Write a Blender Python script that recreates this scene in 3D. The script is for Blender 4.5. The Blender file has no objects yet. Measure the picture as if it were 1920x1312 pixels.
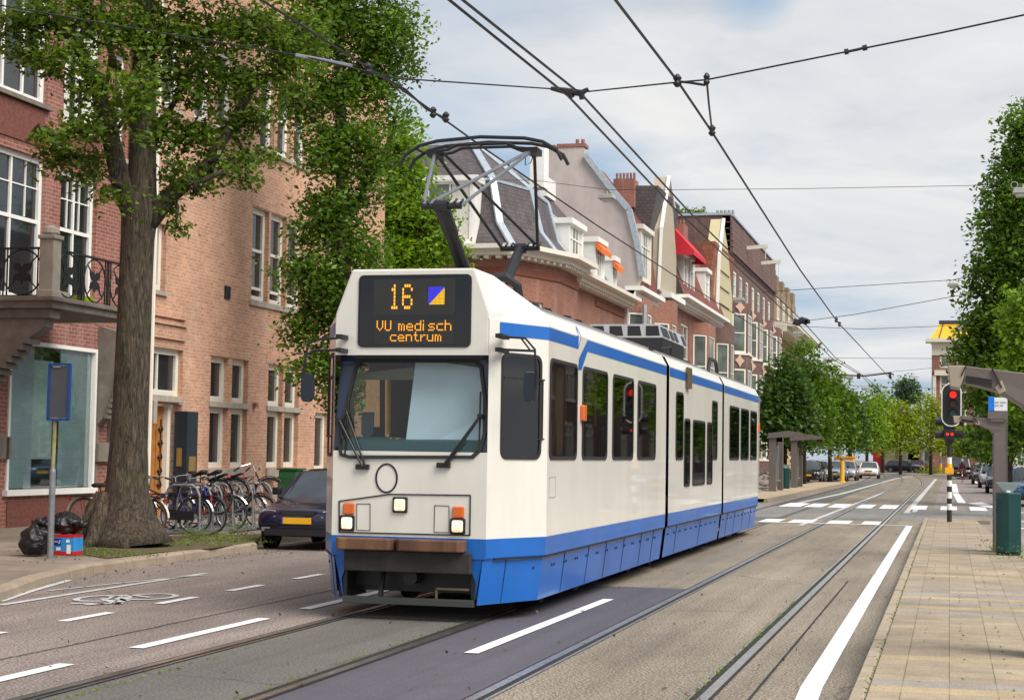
import bpy, bmesh, math, random
import numpy as np
from mathutils import Matrix, Vector
random.seed(7); rng = np.random.default_rng(7)
S = bpy.context.scene
COL = S.collection
R = math.radians
# ---------------------------------------------------------------- camera frame (level road, x right, y along the street, z up)
F = 3150.; H = 1.6
def _n(v): return v / np.linalg.norm(v)
_V1 = np.array([820., 206., F]); _V2 = np.array([-(F * F + 206 * 4) / 820., 4., F])
_Y = _n(_V1); _X = -_n(_V2); _Z = np.cross(_X, _Y)
if _Z[1] > 0: _Z = -_Z
M = np.array([_X, _Y, _Z]); O = np.array([0, 0, H])
def ray(x, y): return M @ np.array([x - 960., y - 656., F])
def onZ(x, y, Z=0.): r = ray(x, y); return O + r * ((Z - H) / r[2])
def onX(x, y, X): r = ray(x, y); return O + r * (X / r[0])
def onY(x, y, Y): r = ray(x, y); return O + r * (Y / r[1])
cam = bpy.data.cameras.new('camera'); co = bpy.data.objects.new('camera', cam); COL.objects.link(co); S.camera = co
cam.sensor_width = 36; cam.lens = 36 * F / 1920; cam.clip_end = 5000; cam.clip_start = .1
mr = np.array([M @ [1, 0, 0], M @ [0, -1, 0], M @ [0, 0, -1]]).T
mw = Matrix([[*mr[i], O[i]] for i in range(3)] + [[0, 0, 0, 1]]); co.matrix_world = mw
# ---------------------------------------------------------------- object helpers
def world(o):
    b = Matrix.LocRotScale(o.location, o.rotation_euler, o.scale)
    return (world(o.parent) @ o.matrix_parent_inverse @ b) if o.parent else b
def tag(o, label=None, cat=None, group=None, kind=None):
    if label: o['label'] = label
    if cat: o['category'] = cat
    if group: o['group'] = group
    if kind: o['kind'] = kind
    return o
def thing(name, label, cat, loc=(0, 0, 0), group=None):
    o = bpy.data.objects.new(name, None); COL.objects.link(o); o.location = loc; o.empty_display_size = .2
    return tag(o, label, cat, group)
def adopt(o, p):
    if p is not None:
        o.parent = p; o.matrix_parent_inverse = world(p).inverted()
    return o
def copy_tree(o, parent=None):
    c = o.copy(); COL.objects.link(c); c.parent = parent
    for ch in [k for k in bpy.data.objects if k.parent == o]: copy_tree(ch, c)
    return c
def mesh_obj(name, me, mats, parent=None, smooth=False):
    for m in (mats if isinstance(mats, (list, tuple)) else [mats]): me.materials.append(m)
    if smooth: me.shade_smooth()
    o = bpy.data.objects.new(name, me); COL.objects.link(o); adopt(o, parent)
    return o
def V(*a): return Vector(a)
class MB:
    def __init__(s): s.v = []; s.f = []; s.m = []; s.k = 0
    def mat(s, k): s.k = k; return s
    def face(s, pts):
        n = len(s.v); s.v += [tuple(p) for p in pts]; s.f.append(tuple(range(n, n + len(pts)))); s.m.append(s.k); return s
    def box(s, x0, x1, y0, y1, z0, z1):
        n = len(s.v)
        s.v += [(x, y, z) for z in (z0, z1) for y in (y0, y1) for x in (x0, x1)]
        for q in ((0, 2, 3, 1), (4, 5, 7, 6), (0, 1, 5, 4), (2, 6, 7, 3), (0, 4, 6, 2), (1, 3, 7, 5)):
            s.f.append(tuple(n + i for i in q)); s.m.append(s.k)
        return s
    def bar(s, a, b, w, h, up=(0, 0, 1)):
        a, b = Vector(a), Vector(b); d = (b - a).normalized(); u = Vector(up)
        if abs(d.dot(u)) > .98: u = Vector((1, 0, 0))
        r = d.cross(u).normalized(); u = r.cross(d)
        n = len(s.v)
        for p in (a, b):
            for i, j in ((-1, -1), (1, -1), (1, 1), (-1, 1)): s.v.append(tuple(p + r * (i * w / 2) + u * (j * h / 2)))
        for q in ((3, 2, 1, 0), (4, 5, 6, 7), (0, 1, 5, 4), (1, 2, 6, 5), (2, 3, 7, 6), (3, 0, 4, 7)):
            s.f.append(tuple(n + i for i in q)); s.m.append(s.k)
        return s
    def tube(s, pts, rad, seg=8, cap=True):
        P = [Vector(p) for p in pts]; m = len(P)
        rad = rad if isinstance(rad, (list, tuple)) else [rad] * m
        n0 = len(s.v); u = None
        for i, p in enumerate(P):
            d = (P[min(i + 1, m - 1)] - P[max(i - 1, 0)])
            d = d.normalized() if d.length > 1e-9 else Vector((0, 0, 1))
            if u is None: u = Vector((0, 0, 1)) if abs(d.z) < .9 else Vector((1, 0, 0))
            u = u - d * u.dot(d)
            u = u.normalized() if u.length > 1e-6 else d.orthogonal().normalized()
            w = d.cross(u)
            for k in range(seg):
                a = 2 * math.pi * k / seg; s.v.append(tuple(p + (u * math.cos(a) + w * math.sin(a)) * rad[i]))
        for i in range(m - 1):
            for k in range(seg):
                a = n0 + i * seg + k; b = n0 + i * seg + (k + 1) % seg
                s.f.append((a, b, b + seg, a + seg)); s.m.append(s.k)
        if cap:
            s.f.append(tuple(n0 + k for k in reversed(range(seg)))); s.m.append(s.k)
            s.f.append(tuple(n0 + (m - 1) * seg + k for k in range(seg))); s.m.append(s.k)
        return s
    def ring(s, c, ax, r, t, seg=24, ts=6):       # torus about axis ax
        c = Vector(c); ax = Vector(ax).normalized(); u = ax.orthogonal().normalized(); w = ax.cross(u); n0 = len(s.v)
        for i in range(seg):
            a = 2 * math.pi * i / seg; d = u * math.cos(a) + w * math.sin(a)
            for j in range(ts):
                b = 2 * math.pi * j / ts; s.v.append(tuple(c + d * (r + t * math.cos(b)) + ax * (t * math.sin(b))))
        for i in range(seg):
            for j in range(ts):
                a = n0 + i * ts + j; b = n0 + i * ts + (j + 1) % ts; e = n0 + ((i + 1) % seg) * ts
                s.f.append((a, b, e + (j + 1) % ts, e + j)); s.m.append(s.k)
        return s
    def prism(s, poly, d):                        # poly: list of 3d points, d: extrusion vector
        d = Vector(d); n = len(s.v); m = len(poly)
        s.v += [tuple(Vector(p)) for p in poly] + [tuple(Vector(p) + d) for p in poly]
        s.f.append(tuple(n + i for i in reversed(range(m)))); s.m.append(s.k)
        s.f.append(tuple(n + m + i for i in range(m))); s.m.append(s.k)
        for i in range(m):
            j = (i + 1) % m; s.f.append((n + i, n + j, n + m + j, n + m + i)); s.m.append(s.k)
        return s
    def loft(s, rings, close=False, capa=False, capb=False, mats=None):
        n = len(s.v); L = len(rings[0])
        for r in rings: s.v += [tuple(p) for p in r]
        for i in range(len(rings) - 1):
            for k in range(L if close else L - 1):
                a = n + i * L + k; b = n + i * L + (k + 1) % L
                s.f.append((a, b, b + L, a + L)); s.m.append(mats[k] if mats else s.k)
        if capa: s.f.append(tuple(n + k for k in reversed(range(L)))); s.m.append(s.k)
        if capb: s.f.append(tuple(n + (len(rings) - 1) * L + k for k in range(L))); s.m.append(s.k)
        return s
    def split(s, name, mats, parent=None, **k):
        """one object for each separate piece of the mesh"""
        par = list(range(len(s.v)))
        def fd(a):
            while par[a] != a: par[a] = par[par[a]]; a = par[a]
            return a
        for f in s.f:
            for i in f[1:]: par[fd(i)] = fd(f[0])
        gr = {}
        for f, m in zip(s.f, s.m): gr.setdefault(fd(f[0]), []).append((f, m))
        for fs in gr.values():
            b = MB(); ix = {}
            for f, m in fs:
                for i in f:
                    if i not in ix: ix[i] = len(b.v); b.v.append(s.v[i])
                b.f.append(tuple(ix[i] for i in f)); b.m.append(m)
            b.build(name, mats, parent, **k)
    def build(s, name, mats, parent=None, smooth=False, bevel=0, sub=0, fix=True):
        me = bpy.data.meshes.new(name); me.from_pydata(s.v, [], s.f); me.update()
        if fix or bevel or sub:
            bm = bmesh.new(); bm.from_mesh(me)
            for f, k in zip(bm.faces, s.m): f.material_index = k
            if fix: bmesh.ops.remove_doubles(bm, verts=bm.verts, dist=1e-5); bmesh.ops.recalc_face_normals(bm, faces=bm.faces)
            bm.to_mesh(me); bm.free()
        else: me.polygons.foreach_set('material_index', s.m)
        o = mesh_obj(name, me, mats, parent, smooth)
        if bevel:
            b = o.modifiers.new('b', 'BEVEL'); b.width = bevel; b.segments = 2; b.limit_method = 'ANGLE'
        if sub:
            b = o.modifiers.new('s', 'SUBSURF'); b.levels = b.render_levels = sub
        return o
# ---------------------------------------------------------------- materials
def lin(c): return tuple(((x / 255) / 12.92 if x / 255 <= .04045 else ((x / 255 + .055) / 1.055) ** 2.4) for x in c)
class NT:
    def __init__(s, name):
        s.m = bpy.data.materials.new(name); s.m.use_nodes = True; s.t = s.m.node_tree; s.N = s.t.nodes; s.L = s.t.links
        s.N.clear(); s.out = s.N.new('ShaderNodeOutputMaterial'); s.b = s.N.new('ShaderNodeBsdfPrincipled'); s.L.new(s.b.outputs[0], s.out.inputs[0])
    def n(s, typ, **k):
        x = s.N.new('ShaderNode' + typ)
        for a, v in k.items(): setattr(x, a, v)
        return x
    def link(s, a, b): s.L.new(a, b)
    def co(s):
        g = s.n('NewGeometry'); return g.outputs['Position']
    def oco(s): return s.n('TexCoord').outputs['Object']
    def noise(s, scale, vec=None, detail=4, rough=.6, dist=0):
        x = s.n('TexNoise'); x.inputs['Scale'].default_value = scale; x.inputs['Detail'].default_value = detail
        x.inputs['Roughness'].default_value = rough; x.inputs['Distortion'].default_value = dist
        s.link(vec or s.oco(), x.inputs['Vector']); return x.outputs['Fac']
    def ramp(s, fac, stops):
        x = s.n('ValToRGB'); e = x.color_ramp.elements
        while len(e) < len(stops): e.new(.5)
        for a, (p, c) in zip(e, stops): a.position = p; a.color = (*c, 1) if len(c) == 3 else c
        s.link(fac, x.inputs[0]); return x.outputs[0]
    def mix(s, fac, a, b, mode='MIX'):
        x = s.n('Mix', data_type='RGBA', blend_type=mode)
        for v, i in ((fac, 0), (a, 6), (b, 7)):
            if hasattr(v, 'links') or hasattr(v, 'is_linked'): s.link(v, x.inputs[i])
            else: x.inputs[i].default_value = v if i == 0 else (*v, 1)
        return x.outputs[2]
    def math(s, op, a, b=0.):
        x = s.n('Math', operation=op)
        for v, i in ((a, 0), (b, 1)):
            if hasattr(v, 'is_linked'): s.link(v, x.inputs[i])
            else: x.inputs[i].default_value = v
        return x.outputs[0]
    def bump(s, h, st=.3, d=.01):
        x = s.n('Bump'); x.inputs['Strength'].default_value = st; x.inputs['Distance'].default_value = d
        s.link(h, x.inputs['Height']); s.link(x.outputs[0], s.b.inputs['Normal'])
    def map(s, vec, sc):
        x = s.n('Mapping'); x.inputs['Scale'].default_value = sc; s.link(vec, x.inputs[0]); return x.outputs[0]
def g(v): return (v, v, v)
def mat(name, c, rough=.6, metal=0, var=.12, sc=6, bump=0, spec=.5, coat=0, emit=0, dirt=None):
    t = NT(name); b = t.b; b.inputs['Roughness'].default_value = rough; b.inputs['Metallic'].default_value = metal
    b.inputs['Specular IOR Level'].default_value = spec; b.inputs['Coat Weight'].default_value = coat
    if var:
        f = t.noise(sc, t.co(), 5)
        k = t.ramp(f, [(.25, g(1 - var)), (.75, g(1 + var))])
        col = t.mix(1., (*c,), k, 'MULTIPLY')
        if dirt:
            f2 = t.noise(sc * .5, t.map(t.co(), (1, 1, .18)), 6, .7); col = t.mix(t.ramp(f2, [(.45, g(0)), (.8, g(dirt[1]))]), col, dirt[0])
        t.link(col, b.inputs['Base Color'])
    else: b.inputs['Base Color'].default_value = (*c, 1)
    if bump: t.bump(t.noise(sc * 6, t.co(), 4), bump, .01)
    if emit: b.inputs['Emission Color'].default_value = (*c, 1); b.inputs['Emission Strength'].default_value = emit
    return t.m
def brick(name, cols, mortar=(.42, .37, .33), rough=.85, stain=.25):
    t = NT(name); p = t.co(); sp = t.n('SeparateXYZ'); t.link(p, sp.inputs[0])
    u = t.math('ADD', sp.outputs[0], sp.outputs[1]); cb = t.n('CombineXYZ'); t.link(u, cb.inputs[0]); t.link(sp.outputs[2], cb.inputs[1])
    br = t.n('TexBrick'); t.link(cb.outputs[0], br.inputs['Vector']); I = br.inputs
    I['Scale'].default_value = 1; I['Brick Width'].default_value = .22; I['Row Height'].default_value = .075; I['Mortar Size'].default_value = .0085
    I['Mortar Smooth'].default_value = .3; I['Bias'].default_value = 0; br.offset = .5
    I['Color1'].default_value = (*cols[0], 1); I['Color2'].default_value = (*cols[1], 1); I['Mortar'].default_value = (*mortar, 1)
    f = t.noise(.55, p, 6, .65); big = t.ramp(f, [(.3, g(1 - stain)), (.7, g(1 + stain * .6))])
    c = t.mix(1., br.outputs['Color'], big, 'MULTIPLY')
    f2 = t.noise(9, t.map(cb.outputs[0], (1, 1.5, 1)), 3); c = t.mix(.8, c, t.ramp(f2, [(.3, g(.75)), (.7, g(1.2))]), 'MULTIPLY')
    st = t.noise(1.3, t.map(p, (1, 1, .12)), 5, .7); c = t.mix(t.ramp(st, [(.55, g(0)), (.8, g(.3))]), c, (.5, .45, .4))
    t.link(c, t.b.inputs['Base Color']); t.b.inputs['Roughness'].default_value = rough
    t.bump(br.outputs['Fac'], -.35, .008); return t.m
def tiles(name, cols, w=.22, h=.3, rough=.7):
    t = NT(name); p = t.co(); sp = t.n('SeparateXYZ'); t.link(p, sp.inputs[0])
    u = t.math('ADD', sp.outputs[0], sp.outputs[1]); cb = t.n('CombineXYZ'); t.link(u, cb.inputs[0]); t.link(sp.outputs[2], cb.inputs[1])
    br = t.n('TexBrick'); t.link(cb.outputs[0], br.inputs['Vector']); I = br.inputs; I['Scale'].default_value = 1
    I['Brick Width'].default_value = w; I['Row Height'].default_value = h; I['Mortar Size'].default_value = .02; I['Mortar Smooth'].default_value = 1
    I['Color1'].default_value = (*cols[0], 1); I['Color2'].default_value = (*cols[1], 1); I['Mortar'].default_value = (*[x * .4 for x in cols[0]], 1)
    f = t.noise(1.1, p, 6, .7); c = t.mix(1., br.outputs['Color'], t.ramp(f, [(.3, g(.7)), (.7, g(1.25))]), 'MULTIPLY')
    t.link(c, t.b.inputs['Base Color']); t.b.inputs['Roughness'].default_value = rough; t.bump(br.outputs['Fac'], -.6, .03); return t.m
def asphalt(name, c, speck=.5, crack=True, patch=.2):
    t = NT(name); p = t.co()
    f = t.noise(48, p, 2, .9); k = t.ramp(f, [(.36, g(1 - speck)), (.5, g(.96)), (.62, g(1 + speck * 1.5))]); col = t.mix(1., c, k, 'MULTIPLY')
    f = t.noise(.45, t.map(p, (1.6, .35, 1)), 6, .65); col = t.mix(1., col, t.ramp(f, [(.3, g(1 - patch)), (.7, g(1 + patch))]), 'MULTIPLY')
    f = t.noise(1.6, t.map(p, (3.5, .06, 1)), 4, .6); col = t.mix(1., col, t.ramp(f, [(.32, g(.86)), (.5, g(1.)), (.68, g(1.08))]), 'MULTIPLY')
    f = t.noise(2.2, p, 7, .75, .6); col = t.mix(1., col, t.ramp(f, [(.3, g(.9)), (.62, g(1.04)), (.75, g(1.12))]), 'MULTIPLY')
    if crack:
        vo = t.n('TexVoronoi', feature='DISTANCE_TO_EDGE'); vo.inputs['Scale'].default_value = .22
        nz = t.n('TexNoise'); nz.inputs['Scale'].default_value = 1.4; t.link(p, nz.inputs[0]); add = t.n('VectorMath', operation='MULTIPLY_ADD')
        t.link(nz.outputs['Color'], add.inputs[0]); add.inputs[1].default_value = (.9, .9, 0); t.link(p, add.inputs[2]); t.link(add.outputs[0], vo.inputs['Vector'])
        cr = t.ramp(vo.outputs['Distance'], [(0, g(.45)), (.003, g(.7)), (.007, g(1))]); msk = t.ramp(t.noise(.3, p, 2), [(.5, g(0)), (.6, g(1))])
        col = t.mix(msk, col, t.mix(1., col, cr, 'MULTIPLY'))
    t.link(col, t.b.inputs['Base Color']); t.b.inputs['Roughness'].default_value = .82; t.bump(t.noise(90, p, 3), .5, .006); return t.m
def glassy(name, c=(.012, .014, .016), rough=.03, spec=.8, wav=.0, curtain=None):
    t = NT(name); b = t.b; b.inputs['Roughness'].default_value = rough; b.inputs['Specular IOR Level'].default_value = spec
    f = t.noise(.9, t.co(), 3); t.link(t.ramp(f, [(.35, c), (.7, tuple(x * 2.2 for x in c))]), b.inputs['Base Color'])
    t.bump(t.noise(.8, t.co(), 1), .05 + wav, .02); return t.m
def clear(name, tint=(.75, .85, .85), gloss=.25):
    t = NT(name); tr = t.n('BsdfTransparent'); tr.inputs[0].default_value = (*tint, 1); gl = t.n('BsdfGlossy'); gl.inputs['Roughness'].default_value = .02
    fr = t.n('Fresnel'); fr.inputs[0].default_value = 1.5; mx = t.n('MixShader'); a = t.math('ADD', fr.outputs[0], gloss * .3)
    t.link(a, mx.inputs[0]); t.link(tr.outputs[0], mx.inputs[1]); t.link(gl.outputs[0], mx.inputs[2]); t.link(mx.outputs[0], t.out.inputs[0]); return t.m
def leafmat(name, c1, c2, c3, tr=.45):
    t = NT(name); gm = t.n('NewGeometry'); rnd = gm.outputs['Random Per Island']
    col = t.ramp(rnd, [(0, c1), (.5, c2), (1, c3)])
    f = t.noise(.8, t.co(), 3); col = t.mix(1., col, t.ramp(f, [(.3, g(.65)), (.7, g(1.35))]), 'MULTIPLY')
    t.link(col, t.b.inputs['Base Color']); t.b.inputs['Roughness'].default_value = .5; t.b.inputs['Specular IOR Level'].default_value = .35
    tl = t.n('BsdfTranslucent'); t.link(t.mix(1., col, (1.3, 1.25, .5), 'MULTIPLY'), tl.inputs[0]); mx = t.n('MixShader'); mx.inputs[0].default_value = tr
    t.link(t.b.outputs[0], mx.inputs[1]); t.link(tl.outputs[0], mx.inputs[2]); t.link(mx.outputs[0], t.out.inputs[0]); return t.m
def bark(name, c):
    t = NT(name); p = t.co(); q = t.map(p, (9, 9, 1.5)); f = t.noise(2.3, q, 8, .72, 1.2)
    col = t.ramp(f, [(.38, tuple(x * .22 for x in c)), (.5, c), (.64, tuple(x * 2.2 for x in c))])
    f2 = t.noise(1.3, p, 3); col = t.mix(t.ramp(f2, [(.5, g(0)), (.7, g(.45))]), col, (.06, .075, .025))
    t.link(col, t.b.inputs['Base Color']); t.b.inputs['Roughness'].default_value = .95; t.bump(f, 1., .07); return t.m
MT = {}
MT['cream'] = mat('cream paint', (.72, .68, .58), .45, var=.06)
MT['white'] = mat('white paint', (.8, .79, .75), .4, var=.05)
MT['black'] = mat('black paint', (.012, .012, .014), .45)
MT['rubber'] = mat('rubber', (.015, .015, .016), .6)
MT['steel'] = mat('galvanised steel', (.32, .34, .36), .45, .7, var=.25, sc=14)
MT['iron'] = mat('dark iron', (.02, .021, .024), .5, .3)
MT['stone'] = mat('concrete stone', (.34, .3, .25), .9, var=.25, sc=3, bump=.3)
MT['dstone'] = mat('weathered stone', (.17, .145, .12), .9, var=.35, sc=3, bump=.4)
MT['glass'] = glassy('window glass')
MT['glass2'] = glassy('far window glass', (.07, .085, .075), .12, .7)
MT['dark'] = mat('dark void', (.006, .006, .007), .8, var=0)
MT['wood'] = mat('old varnished wood', (.38, .15, .035), .5, var=.3, sc=5)
MT['curtain'] = mat('net curtain', (.6, .58, .52), .9, var=.2, sc=12)
MT['brickA'] = brick('red brick', ((.24, .075, .055), (.32, .1, .07)), (.3, .25, .21))
MT['brickB'] = brick('pale pink brick', ((.46, .215, .13), (.58, .3, .18)), (.5, .42, .34))
MT['brickH'] = brick('orange red brick', ((.25, .085, .055), (.33, .125, .08)), (.3, .22, .17))
MT['brickP'] = brick('purple brown brick', ((.115, .055, .05), (.16, .078, .066)), (.17, .13, .115))
MT['slate'] = tiles('slate', ((.075, .062, .066), (.105, .088, .09)), .3, .18)
MT['bslate'] = tiles('blue slate', ((.13, .16, .21), (.18, .21, .26)), .3, .2)
MT['rtile'] = tiles('red roof tile', ((.15, .038, .028), (.21, .06, .035)), .25, .35)
MT['otile'] = tiles('orange brown roof tile', ((.19, .06, .035), (.3, .1, .045)), .25, .35)
MT['zinc'] = mat('zinc flashing', (.42, .47, .52), .4, .4, var=.2)
MT['stucco'] = mat('grey pink stucco', (.56, .48, .45), .9, var=.12, sc=1.2, dirt=((.25, .22, .2), .5))
MT['plank'] = mat('beige planks', (.4, .34, .25), .6, var=.1)
MT['orangecloth'] = mat('orange awning', (.75, .16, .03), .8)
MT['redcloth'] = mat('red awning', (.55, .012, .03), .7)
MT['yellow'] = mat('yellow paint', (.85, .43, .02), .5, var=.1)
MT['tyre'] = mat('tyre', (.02, .02, .02), .8)
MT['chrome'] = mat('chrome', (.6, .6, .6), .2, 1, var=0)
MT['amber'] = mat('amber lens', (.62, .12, .01), .25, spec=.8)
MT['red'] = mat('red lens', (.55, .01, .01), .25, spec=.8)
# ================================================================= GROUND AND ROAD
def sheet(name, x0, x1, y0, y1, z, m, poly=None):
    b = MB(); b.face(poly or [(x0, y0, z), (x1, y0, z), (x1, y1, z), (x0, y1, z)]); o = b.build(name, m, fix=False); return tag(o, kind='structure')
A_red = asphalt('reddish asphalt', (.195, .16, .143), .75, patch=.28); A_grey = asphalt('grey track asphalt', (.115, .108, .098), .45)
A_dark = asphalt('dark purple asphalt', (.078, .074, .094), .2, patch=.2); A_brown = asphalt('worn gravelly asphalt', (.195, .162, .125), .85, patch=.35)
A_side = asphalt('pale side road asphalt', (.24, .2, .185), .3); A_cross = asphalt('crossing asphalt', (.19, .185, .175), .25)
PAINT = NT('road paint'); _f = PAINT.noise(7, PAINT.co(), 6, .75); PAINT.link(PAINT.ramp(_f, [(.3, g(.5)), (.42, g(.72)), (.7, g(.8))]), PAINT.b.inputs['Base Color']); PAINT.b.inputs['Roughness'].default_value = .7
WORN = NT('worn road paint'); _f = WORN.noise(5, WORN.co(), 8, .8); WORN.link(WORN.ramp(_f, [(.32, (.25, .2, .18)), (.42, g(.45)), (.7, g(.62))]), WORN.b.inputs['Base Color']); WORN.b.inputs['Roughness'].default_value = .8
PAINT = PAINT.m; WORN = WORN.m
sheet('ground', -400, 400, -60, 1500, -.02, asphalt('city ground', (.17, .155, .14)))
sheet('road', -10.7, -5.72, -10, 205, 0, A_red)
sheet('tram_track_bed', -5.72, -4.29, -10, 205, .0, A_grey)
sheet('tram_track_bed', -4.29, -3.01, -10, 20.3, .0, A_dark)
sheet('tram_track_bed', -4.29, -3.01, 20.3, 205, .0, A_brown)
sheet('tram_track_bed', -3.01, -.5, -10, 205, .0, A_brown)
sheet('road', -.5, 9, -10, 205, 0, A_side)
sheet('road', -16, 12, 45.5, 56, .004, A_cross)
sheet('road', -70, 90, 190, 206, .004, A_side)
sheet('pavement', -70, 90, 206, 216, .06, mat('far pavement', (.3, .26, .22), .9))
# rails: head, groove and flange way, one strip per rail, sunk into the bed
RAIL = mat('worn rail steel', (.52, .5, .48), .24, .9, var=.3, sc=9); GROOVE = mat('rail groove', (.02, .018, .016), .9)
MOSS = mat('moss', (.1, .12, .02), .95, var=.5, sc=20)
def curve_x(x, y):
    return x + (0 if y < 95 else .00035 * (y - 95) ** 2 * (-1.0))
for x in (-5.68, -4.29, -3.0, -1.57):
    b = MB(); ys = [-10, 95] + [95 + 8 * i for i in range(1, 13)]; ing = 1 if x in (-5.68, -3.0) else -1
    for a, c in zip(ys[:-1], ys[1:]):
        for k, (o0, o1, z) in enumerate(((-.035, .035, .009), (.035, .085, .005), (.085, .11, .009), (-.06, -.035, .006))):
            b.mat((0, 1, 0, 1)[k]); o0_, o1_ = sorted((o0 * ing, o1 * ing))
            b.face([(curve_x(x, a) + o0_, a, z), (curve_x(x, a) + o1_, a, z), (curve_x(x, c) + o1_, c, z), (curve_x(x, c) + o0_, c, z)])
    tag(b.build('tram_rail', [RAIL, GROOVE], fix=False), kind='structure')
# seams with weeds in the asphalt
b = MB()
for y in np.arange(8, 22.5, .25):
    w = .009 + .003 * rng.random(); x = -1.28; b.face([(x - w, y, .006), (x + w, y, .006), (x + w, y + .25, .006), (x - w, y + .25, .006)])
for y in np.arange(7, 30, .3):
    w = .008; x = -6.85 + .006 * rng.standard_normal(); b.face([(x - w, y, .006), (x + w, y, .006), (x + w, y + .31, .006), (x - w, y + .31, .006)])
tag(b.build('road_seam', GROOVE, fix=False), kind='structure')
# painted lines
def strip(name, pts, w, m=PAINT, z=.008):
    b = MB()
    for (x0, y0), (x1, y1) in zip(pts[:-1], pts[1:]):
        d = Vector((x1 - x0, y1 - y0, 0)).normalized(); n = Vector((-d.y, d.x, 0)) * w / 2
        b.face([V(x0, y0, z) - n, V(x1, y1, z) - n, V(x1, y1, z) + n, V(x0, y0, z) + n])
    return tag(b.build(name, m, fix=False), kind='structure')
for k, (a, c) in enumerate(((8.4, 11.24), (12.32, 14.92), (15.94, 18.6), (19.6, 22.2), (23.3, 26))): strip('lane_line', [(-6.27, a), (-6.27, c)], .13)
for a, c in ((9.9, 11.0), (11.95, 12.95), (13.94, 14.85), (15.87, 16.75), (17.62, 18.55), (19.6, 20.5), (21.5, 22.4), (23.4, 24.3)): strip('lane_line', [(-7.84, a), (-7.84, c)], .11)
strip('lane_line', [(-3.69, 13.0), (-3.65, 18.4)], .12)
strip('lane_line', [(-.86, 9.2), (-.93, 12), (-.93, 41.7)], .15)
strip('lane_line', [(-1, 41.8), (-5.6, 41.8)], .22, z=.01)
p = [tuple(onZ(*q)[:2]) for q in ((0, 1135), (140, 1113), (385, 1075))]; strip('lane_line', p, .09, WORN)
p = [tuple(onZ(*q)[:2]) for q in ((0, 1128), (60, 1108), (130, 1088))]; strip('lane_line', p, .09, WORN)
p = [tuple(onZ(*q)[:2]) for q in ((90, 1108), (240, 1092), (385, 1078))]; strip('lane_line', p, .05, WORN)
# pedestrian crossing blocks: two rows
for row, yc, dy, px in ((0, 42.9, 1.0, ((1425, 1465), (1482, 1530), (1556, 1600), (1622, 1655))), (1, 57.6, 2.2, ((1497, 1535), (1541, 1572), (1582, 1612), (1630, 1656), (1668, 1696), (1719, 1744), (1766, 1792), (1812, 1838)))):
    for a, c in px:
        y = 977 if row == 0 else 939
        xa = onZ(a, y)[0]; xc = onZ(c, y)[0]; strip('crossing_block', [((xa + xc) / 2, yc - dy), ((xa + xc) / 2, yc + dy)], abs(xc - xa), z=.012)
for pts in (((1700, 962), (1755, 898)), ((1712, 960), (1722, 948))): strip('lane_line', [tuple(onZ(*q)[:2]) for q in pts], .2, WORN)
strip('lane_line', [tuple(onZ(*q)[:2]) for q in ((1789, 907), (1792, 925), (1804, 943))], .3)
strip('lane_line', [tuple(onZ(*q)[:2]) for q in ((1822, 898), (1835, 908))], .2)
strip('lane_line', [tuple(onZ(*q)[:2]) for q in ((1465, 950), (1580, 925), (1680, 897), (1712, 892))], .22, WORN)
strip('lane_line', [tuple(onZ(*q)[:2]) for q in ((1500, 985), (1660, 922))], .12, WORN)
b = MB(); b.face([onZ(*q, .012) for q in ((1813, 943), (1840, 941), (1866, 948), (1885, 955), (1852, 951))]); tag(b.build('crossing_block', PAINT, fix=False), kind='structure')
for y in (938, 955, 968): strip('crossing_block', [tuple(onZ(*q)[:2]) for q in ((1893, y + 22), (1925, y + 24))], .5, z=.012)
# bicycle symbol on the cycle lane
b = MB()
cx, cy = onZ(240, 1122)[:2]
def wheelmark(x, y, rx, ry):
    for i in range(28):
        a, c = 2 * math.pi * i / 28, 2 * math.pi * (i + 1) / 28
        b.face([(x + rx * math.cos(a), y + ry * math.sin(a), .008), (x + rx * math.cos(c), y + ry * math.sin(c), .008), (x + (rx - .07) * math.cos(c), y + (ry - .09) * math.sin(c), .008), (x + (rx - .07) * math.cos(a), y + (ry - .09) * math.sin(a), .008)])
q0 = onZ(193, 1122); q1 = onZ(282, 1119)
def lm(a, c, w=.08):
    a, c = V(*a), V(*c); d = (c - a).normalized(); n = Vector((-d.y, d.x, 0)) * w / 2; b.face([a - n, c - n, c + n, a + n])
wheelmark(q0[0], q0[1], .27, .42); wheelmark(q1[0], q1[1], .27, .42)
P = lambda x, y: tuple(onZ(x, y, .009))
for a, c in (((193, 1122), (222, 1131)), ((193, 1122), (238, 1117)), ((222, 1131), (242, 1114)), ((242, 1114), (282, 1119)), ((205, 1117), (240, 1126)), ((133, 1130), (195, 1131)), ((160, 1133), (232, 1128))): lm(P(*a), P(*c))
tag(b.build('cycle_lane_symbol', WORN, fix=False), kind='structure')
# manholes, tar patches
b = MB()
for q, r in (((1480, 921), .5),):
    c = onZ(*q); b.face([(c[0] + r * math.cos(a) * .5, c[1] + r * math.sin(a), .007) for a in np.linspace(0, 6.28, 16)[:-1]])
tag(b.build('manhole_cover', mat('cast iron lid', (.14, .11, .09), .7), fix=False), kind='structure')
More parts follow.
